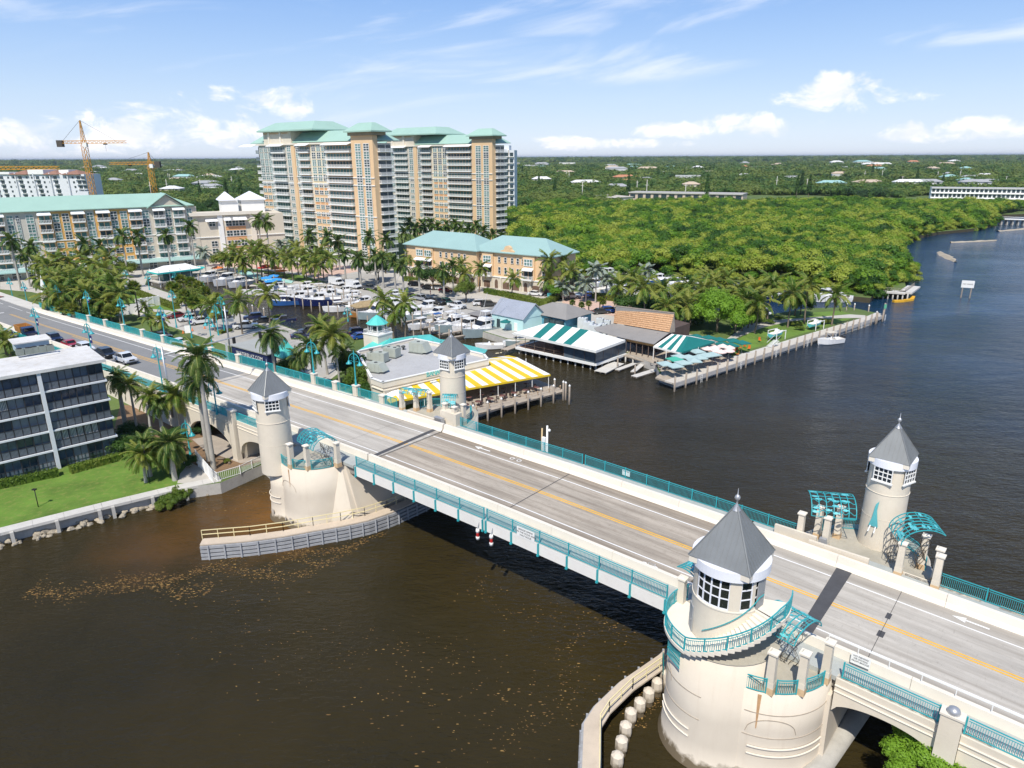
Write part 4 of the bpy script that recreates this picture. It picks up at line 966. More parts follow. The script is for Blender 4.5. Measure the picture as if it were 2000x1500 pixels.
def highrise(C,label,seed):
 random.seed(seed)
 k=C.length/C_A.length
 d=Vector((.772,-.636,0)).normalized();r=root_at('high_rise',label,'high-rise',C,d,'twin high-rises behind the marina')
 F=Facade(r,C_A,d);X_=lambda px:F.x(px)
 F.C=C_A
 fh=3.0;nf=15;zt=46.;z0=1.5;L0=X_(505)
 W=MB().b2((X_(521),0,z0),(X_(700),15,zt-.5));W.build('wall',CRM,r);MB().b2((L0,4,z0),(X_(521)-.01,14,zt-.51)).build('stepped_wall',CRM,r)
 xt0,xt1=X_(700),X_(741)
 MB().b2((xt0,-.8,z0),(xt1,1.6,zt+2.6)).build('corner_turret',PCH,r)
 MB().prism([(xt0+.2,1.0),(xt1-1.0,1.0),(xt1-1.0,9.0),(xt0-6,15),(xt0-14,15)],z0,zt-.5).build('side_wing',CRM,r)
 segs=[('w',522,529),('w',530,537),('w',538,545),('b',546,572),('w',574,582),('w',591,597),('b',598,618),('w',621,629),('w',631,638),('w',640,648),('b',650,698)]
 F.panel(X_(583.5),X_(589.5),z0,zt,PCH,.5,name='pilaster');F.panel(X_(572.5),X_(583),z0,zt,GRYW,.12);F.panel(X_(521.2),X_(537),z0+3,zt-18,PCH,.08);F.panel(X_(619.5),X_(649),z0+3,zt-19,PCH,.08);F.panel(X_(619.5),X_(649),zt-18.9,zt,mat('pale_yellow_facade',(.72,.62,.42),.85,.05,.2)if 'pale_yellow_facade' not in bpy.data.materials else bpy.data.materials['pale_yellow_facade'],.08)
 for f in range(nf):
  z=zt-.6-(f+1)*(fh*43.6/45)
  if z<z0+.2:break
  for ty,a,b in segs:
   xa,xb=X_(a),X_(b);xm=(xa+xb)/2;w=xb-xa
   if ty=='w':
    h=2.35 if f<5 else 1.6
    F.window(xm,z+(.35 if f<5 else .7),min(w,2.6),h,ny=3 if f<5 else 2)
    if f in(5,7,9)and a in(522,530,621,631,640):F.panel(xm-w*.45,xm+w*.45,z-.8,z+.55,PCH2,.1,name='spandrel_panel')
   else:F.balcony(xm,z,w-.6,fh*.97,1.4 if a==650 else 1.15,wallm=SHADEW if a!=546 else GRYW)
  xm=(L0+X_(521))/2
  F.balcony(xm-.5,z,X_(521)-L0-.5,fh*.97,1.5,y=4.02,wallm=GRYW)
  for a,b in((709,717.5),(725,733)):
   xm=(X_(a)+X_(b))/2;F.window(xm,z+.15,3.2,2.6,ny=3,y=-.82,g=random.choice((1,2,2,0)))
  wd=6.8
  def fs():
   m_=MB().b2((-.1,0,-.3),(2.3,wd,0));m_.b2((2.2,0,1.0),(2.3,wd,1.1))
   for i in range(20):m_.box((2.25,wd*i/20+.1,.5),(.05,.14,1.0))
   for i in range(6):m_.box((.1+.4*i,.05,.5),(.14,.05,1.0))
   m_.b2((.0,-.02,1.0),(2.3,.06,1.1));return m_
  F.part('side_balcony',('sb',),fs,[WHITE],(xt1-1.0,1.4,z))
  F.part('glazed_door',('sd',),lambda:MB().b2((-.1,0,0),(.06,wd,fh-.4),0).b2((0,1,0),(.1,4.5,2.3),1).b2((0,5,0),(.1,7.2,2.3),1),[GRYW,WGLS[0]],(xt1-1.0,1.4,z))
 for z in(zt-13.4,zt-16.2,zt-28):
  F.panel(X_(521),xt0,z,z+.3,WHITE,.35,name='string_course');F.panel(xt0,xt1,z,z+.3,WHITE,.3,-.8,name='string_course')
 F.panel(L0-.5,X_(700),zt-.5,zt+.1,CREAM2,.8,name='cornice')
 for a,b in((492,518),(544,571),(598,620),(648,699)):F.awning((X_(a)+X_(b))/2,zt+.1,X_(b)-X_(a),2.6,.9)
 rf=MB();hip(rf,L0+1,xt0+1,1.0,15,zt+.6,zt+4.7,.9,5.5);rf.build('roof',ROOFT,r)
 ph=MB().b2((X_(533),-.4,zt),(X_(585),14,zt+4.9)).build('penthouse_wall',CRM,r)
 hip(MB(),X_(533),X_(585)+16,-.4,17,zt+5.4,zt+8.8,1.9,6.0,th=.5).build('penthouse_roof',ROOFT,r)
 for px in(543,565):F.panel(X_(px),X_(px)+.9,zt,zt+4.7,CREAM2,.9,name='pilaster')
 for a,b in((534,542),(546,562),(568,580)):F.panel(X_(a),X_(b),zt+4.0,zt+4.5,SHADEW,.5,name='louvre')
 MB().b2((xt0-.8,-1.6,zt+2.2),(xt1+.8,5.2,zt+3.6)).build('turret_bracket_course',mat('brown_bracket',(.35,.27,.18),.8)if 'brown_bracket' not in bpy.data.materials else bpy.data.materials['brown_bracket'],r)
 hip(MB(),xt0,xt1,-.8,5.5,zt+3.9,zt+6.9,1.9,4.2,th=.5).build('turret_roof',ROOFT,r)
 hip(MB(),xt0-8,xt1-.4,2,12,zt+.6,zt+4.0,.6,4.6).build('wing_roof',ROOFT,r)
 pass
 r.location=(C.x,C.y,0)
 return r
C_A=P(700,503,1.5);C_B=C_A+Vector((43.3,63,0))
highrise(C_A,'left of the twin peach and cream high-rises with mint green roofs',3)
highrise(C_B,'right and farther of the twin peach high-rises, beside the mangrove wood',11)
def midrise():
 random.seed(5)
 CR=P(388,517,1.5);CL=P(0,549,1.5);d=(CR-CL).normalized();d.z=0
 r=root_at('apartment_block','long grey and orange apartment block under a mint roof at the left edge','apartment building',CR,d)
 F=Facade(r,CR,d);X_=F.x;L0=X_(-140);zt=23.6;fh=3.05
 MB().b2((L0,0,0),(0,17,zt)).build('wall',GRYW,r)
 for a,b,m_ in((82,110,ORG),(108,147,MUSTD),(147,175,ORG),(192,221,MUSTD),(221,258,MUSTD),(258,283,PCH2),(283,389,TANW),(-140,34,TANW)):F.panel(X_(a),X_(b),5.2,zt-.4,m_,.08)
 W_=[(-40,-25),(22,35),(40,47),(59,75),(110,124),(129,143),(176,190),(222,236),(241,255),(283,297),(328,340),(369,380)]
 B_=[(-15,18),(-90,-60),(82,108),(147,173),(195,221),(257,283),(304,327),(342,365)]
 for f in range(6):
  z=zt-.9-(f+1)*fh
  for a,b in W_:
   xm=(X_(a)+X_(b))/2;w=min(2.8,(X_(b)-X_(a))*.92);tall=f<3 or a in(176,)
   F.window(xm,z+(.1 if tall else .6),w,2.7 if tall else 1.7,nx=2,ny=3 if tall else 2,g=random.choice((0,1,2,2)))
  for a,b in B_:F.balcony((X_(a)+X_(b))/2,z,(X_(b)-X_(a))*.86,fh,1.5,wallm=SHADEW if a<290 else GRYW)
 for a,b in B_:F.awning((X_(a)+X_(b))/2,zt-.3,(X_(b)-X_(a))*.95,2.,.9)
 F.panel(L0,0,zt-10.1,zt-9.8,WHITE,.3,name='string_course');F.panel(L0,0,5.,5.4,WHITE,.5,name='string_course')
 for a,b in((-120,82),(225,388)):
  MB().add([(X_(a),0,5.4),(X_(b),0,5.4),(X_(b),-3.4,4.3),(X_(a),-3.4,4.3),(X_(b),-3.4,4.0),(X_(a),-3.4,4.0),(X_(a),0,4.0),(X_(b),0,4.0)],[(3,2,1,0),(5,4,2,3),(6,7,4,5),(0,6,5,3),(7,1,2,4)]).build('shopfront_canopy',ROOFB,r)
 for i in range(14):
  a=-90+34*i;F.window((X_(a+6)),1.7,2.6,2.4,g=0)
 rf=MB();hip(rf,L0,0,0,17,zt+.2,zt+4.4,1.1);rf.build('roof',ROOFT,r)
 xa,xb=X_(300),X_(366);xm=(xa+xb)/2;zp=zt+4.6
 g=MB().add([(xa,-.6,zt-.2),(xb,-.6,zt-.2),(xm,-.6,zp-.5),(xa,4,zt-.2),(xb,4,zt-.2),(xm,9,zp-.5)],[(0,1,2),(1,4,5,2),(3,0,2,5)]);g.build('pediment',TANW,r)
 g=MB()
 for sgn,x1 in((-1,xa-1.2),(1,xb+1.2)):
  v=[(xm,-1.6,zp),(x1,-1.6,zt-.3),(x1,6,zt-.3),(xm,9,zp),(xm,-1.6,zp-.3),(x1,-1.6,zt-.6)]
  fs=[(0,1,2,3),(4,5,1,0)];g.add(v,[f[::-1]if sgn>0 else f for f in fs])
 g.build('gable_roof',ROOFT,r)
midrise()
def cornerblock():
 random.seed(8)
 CR=P(560,505,1.5);CL=P(385,517,1.5);d=(CR-CL).normalized();d.z=0
 r=root_at('garage_block','low tan block with orange window panels and a roof terrace between apartments','building',CL,d)
 F=Facade(r,CL,d);X_=F.x;zt=19.6
 MB().b2((0,0,0),(X_(555),24,zt)).build('wall',TANW,r);F.panel(X_(427),X_(437),0,zt,WHITE,.7,name='pilaster');F.panel(X_(437),X_(490),2.5,zt-.5,CRM,.3);F.panel(X_(490),X_(500),0,zt,CREAM2,.6,name='pilaster')
 F.panel(-.5,X_(515),zt,zt+1.2,CREAM2,1.2,name='parapet');F.panel(0,X_(555),zt-8.2,zt-7.9,WHITE,.4,name='string_course');F.panel(0,X_(555),4.6,5.0,WHITE,.5,name='string_course')
 for k,z in enumerate((15.4,11.6,7.8)):
  for px in(448,461,474):
   F.window(X_(px),z,2.2,2.1,g=0,y=-.3);F.panel(X_(px)-1.2,X_(px)+1.2,z-1.6,z-.1,PCH2,.36,name='spandrel_panel')
 for z in(15.6,8.0,5.2):F.window(X_(416),z,2.2,2.0,g=0)
 F.awning(X_(415),18.4,4.,1.6,.8);
 for px in(448,461,474):F.awning(X_(px),18.8,3.2,1.8,1.,y=-.3)
 F.panel(X_(450),X_(472),1.5,4.4,BLACK,.34,name='garage_opening')
 MB().b2((X_(445),10,zt),(X_(478),18,zt+5)).b2((X_(485),10,zt),(X_(530),20,zt+5)).build('terrace_pavilion',WHITE,r)
 rf=MB();hip(rf,X_(445),X_(470),10,18,zt+5,zt+8,.8);hip(rf,X_(485),X_(530),10,20,zt+5,zt+8,.8);rf.build('pavilion_roof',WHITE2,r)
cornerblock()
def townhouses():
 random.seed(9)
 def block(pl,pr,label,cols,doors,eave_px,roofspan):
  CL,CR=P(*pl,1.5),P(*pr,1.5);d=(CR-CL).normalized();d.z=0
  r=root_at('townhouse_row',label,'townhouses',CL,d,'peach townhouses by the parking lot');F=Facade(r,CL,d);X_=lambda px:F.x(px,7);L=(CR-CL).length;zt=12.6
  MB().b2((0,0,1.2),(L,13,zt)).build('wall',PCH,r);F.panel(0,L,1.4,4.9,TANW,.2,name='stone_arcade');F.panel(-.1,L+.1,4.9,5.2,WHITE,.4,name='string_course')
  for px in cols:
   for z,h in((9.6,1.6),(6.2,1.9)):F.window(X_(px),z,.95,h,g=0,nx=1,ny=2)
  for px in doors:
   w=2.9;F.window(X_(px),9.4,w,1.9,g=2,nx=3,ny=2,y=-.5);F.panel(X_(px)-2.1,X_(px)+2.1,5.2,zt,PCH,.5,name='projecting_bay')
   F.balcony(X_(px),5.4,3.2,3.2,1.2,y=-.5,g=0);F.awning(X_(px),8.7,3.6,1.2,.5,y=-.5)
  n=int(L/3.4)
  for i in range(n):
   x=1.7+L/n*i;big=i%3!=2;w=1.25 if big else .6
   m_=MB();pts=[(-w,1.5)]+[(-w*cos(pi*k/8),3.4+(.85 if not big else .25)*sin(pi*k/8))for k in range(9)]+[(w,1.5)]
   m_.add([(a,-.24,z)for a,z in pts],[tuple(range(len(pts)))]);m_.build('garage_door' if big else 'arched_doorway',mat('garage_brown',(.16,.10,.07),.7)if 'garage_brown' not in bpy.data.materials else bpy.data.materials['garage_brown'],r,(x,0,0))
   F.part('arcade_pier',('ap',),lambda:MB().b2((-.3,-.55,1.5),(.3,0,4.9)),[TANW],(x+L/n/2,0,0))
  hip(MB(),0,L,0,13,zt+.1,zt+4.3,.9).build('roof',ROOFB,r);return r,F,L,X_,zt
 r,F,L,X_,zt=block((797,541),(932,560),'left peach townhouse row with a blue-green hipped roof behind the car park trees',(862,873,884,898,909),(823,839),None,None)
 r,F,L,X_,zt=block((926,557),(1078,576),'right peach townhouse row with a curved parapet gable and stone arcade',(937,976,988,1001,1012,1022,1062),(954,1034),None,None)
 xm=X_(993);m_=MB();pts=[(-2.6,zt-.5)]+[(-2.6,zt+.6),(-1.4,zt+.9)]+[(-1.2*cos(pi*k/6),zt+1.1+1.1*sin(pi*k/6))for k in range(7)]+[(1.4,zt+.9),(2.6,zt+.6),(2.6,zt-.5)]
 n=len(pts);m_.add([(a,-.5,z)for a,z in pts]+[(a,.6,z)for a,z in pts],[tuple(range(n)),tuple(range(2*n-1,n-1,-1))]+[(i,n+i,n+(i+1)%n,(i+1)%n)for i in range(n)]);m_.build('parapet_gable',PCH,r,(xm,0,0))
townhouses()
def waterside_apartments():
 random.seed(2)
 CR=P(232,885,1.5);CL=P(0,943,1.5);d=(CR-CL).normalized();d.z=0
 r=root_at('apartment_building','five-storey apartment building with dark screened balconies and white slab edges beside the lawn','apartment building',CR,d)
 F=Facade(r,CR,d);X_=lambda px,z:F.x(px,z);L0=-34.;fh=2.64;zt=1.5+5*fh
 WS=mat('white_slab_edge',(.66,.69,.73),.6,.05,1.);SCR=mat('dark_bronze_screen',(.035,.035,.04),.5,.2,2.);RGR=mat('roof_coating',(.64,.63,.61),.85,.2,.22,dirt=(.40,.34,.25),fine=.6)
 MB().b2((L0,.9,0),(0,9.0,zt)).build('wall',mat('pale_stucco',(.62,.62,.6),.85),r)
 xp=X_(95,8);bw=0
 bays=[]
 n1=4
 for i in range(n1):bays.append((xp+.25+(0-xp-.25)*i/n1,xp+.25+(0-xp-.25)*(i+1)/n1))
 bwid=(0-xp)/n1;x=xp-.25
 while x-bwid>L0:bays.append((x-bwid,x));x-=bwid
 GL=[glass('balcony_glass_a',(.06,.09,.135),.06),glass('balcony_glass_b',(.12,.165,.22),.08),glass('balcony_glass_c',(.045,.07,.09),.05)]  # base colours lightened to hold the blue-grey reflections seen in the panes
 CUR=mat('closed_blinds',(.55,.57,.55),.7,.15,3.);DIM=mat('dim_shutter',(.20,.23,.27),.5,.2,1.)
 for f in range(5):
  z=1.5+f*fh
  if f:MB().b2((L0,-.24,z-.17),(.22,.95,z+.04)).build('floor_slab',WS,r)
  for(a,b)in bays:
   k=random.random();w=b-a;g=random.choice(GL);back=CUR if k<.36 and f not in(0,2)else(DIM if k<.5 else g)
   key=('bay',round(w,2),g.name,back.name)
   def fn():
    m_=MB().b2((0,.30,0),(w,.36,fh-.2),1)
    if back is CUR:
     for i in range(int(w/.16)):m_.box((.1+.16*i,.26,fh*.62),(.09,.03,fh*.72),.3,2)
    for xx in(0.03,w/2,w-.03):m_.b2((xx-.035,.0,0),(xx+.035,.06,fh-.2),0)
    m_.b2((0,0,1.02),(w,.05,1.08),0);m_.b2((0,0,.06),(w,.05,.11),0);m_.b2((0,0,fh-.27),(w,.05,fh-.2),0)
    if f_rail:
     for i in range(int(w/.13)):m_.b2((.06+.13*i,.01,.1),(.085+.13*i,.035,1.02),0)
     m_.b2((0,.04,.1),(w,.05,1.02),3)
    return m_
   f_rail=f>0
   F.part('balcony_screen',key+(f_rail,),fn,[SCR,g if back is CUR else back,CUR,DIM],(a,0,z+.03))
 MB().b2((xp-.22,-.36,1.4),(xp+.22,.95,zt)).build('party_pier',WS,r)
 MB().b2((L0,-.5,zt-.12),(.45,9.4,zt+.28)).build('roof_slab',RGR,r)
 def rl(u,v,z=zt+.3):p=P(u,v,z)-Vector((CR.x,CR.y,0));return(p.dot(d),p.dot(Vector((-d.y,d.x,0))))
 a=rl(35,692);b=rl(92,680);hgt=1.6;x0,y0,x1=a[0],a[1]+.4,b[0]
 MB().b2((x0,y0,zt+.28),(x1+.3,y0+3.2,zt+hgt)).build('stair_house_wall',mat('pale_blue_stucco',(.45,.55,.62),.8),r)
 MB().b2((x0-.3,y0-.3,zt+hgt),(x1+.6,y0+3.5,zt+hgt+.15)).build('stair_house_roof',RGR,r)
 for i,px in enumerate((40,57,69,84,99)):
  q=rl(px,697-i*2);o=MB().box((0,0,.75),(.85,.85,.8)).build('condenser',mat('condenser_green',(.23,.26,.23),.6)if i==0 else bpy.data.materials['condenser_green'],r,(q[0],q[1]-.2,zt+.3),0)
  MB().lathe([(.34,1.15),(.34,1.2),(.01,1.2)],(0,0,0),12).build('fan_guard',BLACK,o)
 q0,q1=rl(36,701),rl(112,688);MB().bar((q0[0],q0[1]-.9,zt+.5),(q1[0],q1[1]-.9,zt+.5),.12).bar((q0[0],q0[1]+.6,zt+.5),(q1[0],q1[1]+.6,zt+.5),.12).build('equipment_rail',WHITE,r)
 random.seed(21)
waterside_apartments()
def far_blocks():
 CR=P(182,419,1.5);d=Vector((.93,-.18,0)).normalized();r=root_at('white_block','white eight-storey block with small dark windows and brown roof hips beyond the mint roof','apartment building',CR,d)
 F=Facade(r,CR,d);X_=F.x;L0=X_(-60);zt=30.;BLUEW=mat('cool_white_facade',(.68,.71,.74),.8,.05,.1);RB=mat('brown_tile_roof',(.30,.16,.11),.8,.15,.5)
 MB().b2((L0,0,0),(X_(172),16,zt)).build('wall',BLUEW,r)
 MB().b2((X_(158),-3,0),(X_(180),4,zt-12)).build('annex_wall',BLUEW,r)
 DG=WGLS[0]
 for f in range(7):
  z=zt-3.1-f*3.3
  for px in(-30,2,27,38,63,73,95,106,140,152):
   F.part('window',('s',),lambda:MB().b2((-.75,-.12,0),(.75,.1,1.5)),[DG],(X_(px+f*1.1-3),0,z))
  for px in(14,50,84,118,163,172):
   w=2.6;F.part('window',('l',),lambda:MB().b2((-1.5,-.12,0),(1.5,.1,2.2)),[DG],(X_(px+f*1.1-3),0,z-.5));F.part('balcony',('bb',),lambda:MB().b2((-2.2,-1.4,-.15),(2.2,0,.1)),[WHITE],(X_(px+f*1.1-3),0,z-.6))
 for i,px in enumerate((7,45,80,112,146)):F.panel(X_(px)-2.6,X_(px)-1.8,2,zt+1,BLUEW,1.2,name='fin_wall')
 for a,b in((31,64),(97,123),(131,165)):hip(MB(),X_(a),X_(b),-1.6,14,zt,zt+2.8,.4).build('roof_hip',RB,r)
 [MB().b2((X_(a),y,zt),(X_(b),12,zt+h)).build('parapet_block',WHITE,r)for a,b,y,h in((66,96,-1,3.2),(-40,30,-1,1.4),(118,137,3,3.0))]
 CR=P(1005,425,1.5);d=Vector((1,-.1,0)).normalized();r=root_at('white_tower','slim white apartment tower peeping out behind the right high-rise','apartment tower',CR,d);F=Facade(r,CR,d)
 zt=40+(309-296)/FPX*CR.y;L0=F.x(960)
 MB().b2((L0,0,0),(0,20,zt)).b2((L0,3,zt),(F.x(994),18,zt+3)).build('wall',BLUEW,r)
 for f in range(11):
  z=zt-4-f*4.0
  for px in(970,978,984.5,990,999.5):F.part('window',('q',px>995),lambda:MB().b2((-1.1,-.15,0),(1.1,.1,2.4)),[WGLS[0]],(F.x(px),0,z));F.part('balcony',('qb',),lambda:MB().b2((-1.5,-1.2,-.3),(1.5,0,.1)),[WHITE],(F.x(px),0,z))
 F.panel(F.x(993),F.x(995),0,zt,GRYW,.2)
 def longrow(pl,pr,zt,nf,label,wall,roof,pitch,nwin,name='long_block',dep=14):
  CL,CR=P(*pl,1.5),P(*pr,1.5);d=(CR-CL);L=d.length;d.normalize();d.z=0;r=root_at(name,label,'building',CL,d);F=Facade(r,CL,d)
  MB().b2((0,0,0),(L,dep,zt)).build('wall',wall,r)
  for f in range(nf):
   z=2.0+(zt-2)*f/nf;h=(zt-2)/nf
   for i in range(nwin):
    F.part('window',('w',round(h,2)),lambda:MB().b2((-L/nwin*.33,-.1,h*.22),(L/nwin*.33,.1,h*.82)),[WGLS[0]],(L*(i+.5)/nwin,0,z))
   F.panel(0,L,z+h-.25,z+h,WHITE,1.2,name='gallery_slab')
  if pitch:hip(MB(),0,L,0,dep,zt,zt+pitch,.6).build('roof',roof,r)
  else:MB().b2((-.3,-1.2,zt),(L+.3,dep+.3,zt+.5)).build('roof',roof,r)
 longrow((1815,397),(2080,402),14,3,'long white three-storey block across the water at the right edge',WHITE,mat('grey_flat_roof',(.5,.5,.5),.8),0,30)
 longrow((1228,391),(1450,396),8.5,1,'long pale low building with a grey flat roof behind the mangroves',mat('salmon_wall',(.62,.5,.4),.8),mat('pale_grey_roof',(.45,.43,.40),.8),0,14,dep=22)
 longrow((1150,393),(1205,396),6,1,'small pale low building left of the long low one behind the mangroves',CRM,mat('pale_grey_roof2',(.5,.46,.4),.8),1.5,5,dep=22)
 longrow((380,362),(500,358),8,2,'grey-roofed low block in the trees between the crane and the high-rises',CRM,mat('blue_grey_roof',(.36,.42,.42),.7),2.5,14,dep=25)
far_blocks()
# --- cranes ---
CRY=mat('crane_yellow',(.62,.30,.035),.5,.15,.5)
def lattice(mb,a,b,w,n,taper=1.,mi=0,th=.22):
 a,b=Vector(a),Vector(b);d=(b-a).normalized();up=Vector((0,0,1))if abs(d.z)<.9 else Vector((0,1,0));r=d.cross(up).normalized();u=r.cross(d)
 def cn(i,k):f=i/n;ww=w*(1+(taper-1)*f)/2;return a+(b-a)*f+r*ww*(1,-1,-1,1)[k]+u*ww*(1,1,-1,-1)[k]
 for k in range(4):
  mb.bar(cn(0,k),cn(n,k),th,th,mi)
  for i in range(n):
   mb.bar(cn(i,k),cn(i,(k+1)%4),th*.6,None,mi);mb.bar(cn(i,k),cn(i+1,(k+1)%4),th*.6,None,mi)
def crane(label,px,base_v,d_,z_mast,z_jib,jl,jr,az,top):
 k=(px-1000)/FPX;y=d_;x=k*d_*1.0;r=thing('tower_crane',label,'crane',(x,y,0),RD(az),'yellow tower cranes on the skyline')
 m_=MB();lattice(m_,(0,0,0),(0,0,z_mast),2.4,int(z_mast/3));m_.build('mast',CRY,r)
 m_=MB();lattice(m_,(0,0,z_jib),(jr,0,z_jib),1.7,int(abs(jr)/2.2),.7,th=.2);m_.build('jib',CRY,r)
 m_=MB();lattice(m_,(0,0,z_jib),(jl,0,z_jib),1.6,int(abs(jl)/2.2),.9,th=.2);m_.build('counter_jib',CRY,r)
 m_=MB();lattice(m_,(0,0,z_mast),(0,0,top),2.0,5,.2,th=.2);m_.build('tower_peak',CRY,r)
 MB().box((jl*.92,0,z_jib-.8),(3.2,2.2,3.6)).build('counterweight',mat('dark_counterweight',(.08,.07,.06),.8)if 'dark_counterweight' not in bpy.data.materials else bpy.data.materials['dark_counterweight'],r)
 c_=MB().box((1.6,-1.5,z_jib-1.6),(2,1.8,2.2)).build('cab',WHITE,r)
 m_=MB();m_.bar((0,0,top),(jr*.75,0,z_jib+.8),.1);m_.bar((0,0,top),(jl*.8,0,z_jib+.8),.1);m_.build('pendant_rope',BLACK,r)
 m_=MB().box((jr*.5,0,z_jib-1.2),(1.8,1.2,.6)).bar((jr*.5,0,z_jib-1.4),(jr*.5,0,z_jib-5),.08).build('trolley',BLACK,r)
crane('taller yellow tower crane with a dark counterweight standing against the clouds',212,385,420,48,49.5,-14.5,24,0,61.0)
crane('smaller yellow tower crane right of the tall one, jib pointing left',328,375,440,36,37.8,5,-24,0,44)
crane('yellow tower crane cut off by the left edge with only its long lattice jib showing',-80,400,330,36.0,36.6,-12,56,2,40)
# ================= RESTAURANTS, DOCKS =================
YCAN=mat('yellow_canvas',(.72,.50,.02),.8,.12,.8,dirt=(.6,.45,.1),fine=.3);WCAN=mat('white_canvas',(.78,.78,.75),.8,.06,.8,dirt=(.62,.60,.54),fine=.3);GCAN=mat('green_canvas',(.01,.17,.16),.7,.08,1.)
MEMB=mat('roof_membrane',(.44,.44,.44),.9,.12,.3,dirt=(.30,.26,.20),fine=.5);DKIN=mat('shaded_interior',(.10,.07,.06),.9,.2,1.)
SHNG=None
def quadm(name,pts,mt,parent,th=.12,off=None):
 """thick sheet through 3 or 4 world points"""
 pts=[Vector(p)for p in pts];n=(pts[1]-pts[0]).cross(pts[2]-pts[0]).normalized()
 if n.z<0:pts=pts[::-1];n=-n
 lo=[p-n*th for p in pts];k=len(pts);m_=MB()
 m_.add(pts+lo,[tuple(range(k)),tuple(range(2*k-1,k-1,-1))]+[(i,k+i,k+(i+1)%k,(i+1)%k)for i in range(k)])
 return m_.build(name,mt,parent)
def stripes(parent,A,B,C_,D,n,mats,name='awning_stripe',th=.06):
 """quad A-B (top edge) D-C (bottom edge) split in n strips of alternating cloth"""
 A,B,C_,D=map(Vector,(A,B,C_,D))
 for i in range(n):
  f,g=i/n,(i+1)/n;quadm(name,[A+(B-A)*f,A+(B-A)*g,D+(C_-D)*g,D+(C_-D)*f],mats[i%2],parent,th)
def W(p):return Vector(p)
def pile(x,y,zt=2.6,zb=-1.5,r=.17,cap=True,label='',group='timber pilings',lean=None):
 key=(round(zt,1),cap,r)
 if key not in PL:
  a=MB().tube((0,0,zb),(0,0,zt),r,r*.92,8).mesh('shaft',WOODP);b=MB().lathe([(r*1.15,zt-.02),(r*1.15,zt+.08),(.01,zt+.32)],(0,0,0),8).mesh('cap',WHITE)if cap else None;PL[key]=(a,b)
 r_=thing('piling',label,'piling',(x,y,0),random.random()*6,group);a,b=PL[key];inst('shaft',a,r_);b and inst('cap',b,r_);return r_
PL={}
def dock(name,label,a,b,w,z=1.25,mt=None,board=.6,rail=None,th=.22,cat='dock',side=0):
 """boarded walk from a to b (world xy); boards are separate parts"""
 a,b=Vector((a[0],a[1],0)),Vector((b[0],b[1],0));L=(b-a).length;d=(b-a).normalized();r=thing(name,label,cat,(a.x,a.y,0),math.atan2(d.y,d.x));mt=mt or WOODD
 n=max(1,int(L/board));bw=L/n;me=MB().box((0,0,0),(bw-.03,w,.07)).mesh('board',mt)
 for i in range(n):inst('board',me,r,(bw*(i+.5),side*w/2,z-.035+random.uniform(-.008,.008)))
 j=MB()
 for t in(-w/2+.15,0,w/2-.15):j.b2((0,t+side*w/2-.08,z-th-.08),(L,t+side*w/2+.08,z-.075))
 j.build('joist',WOODP,r);return r
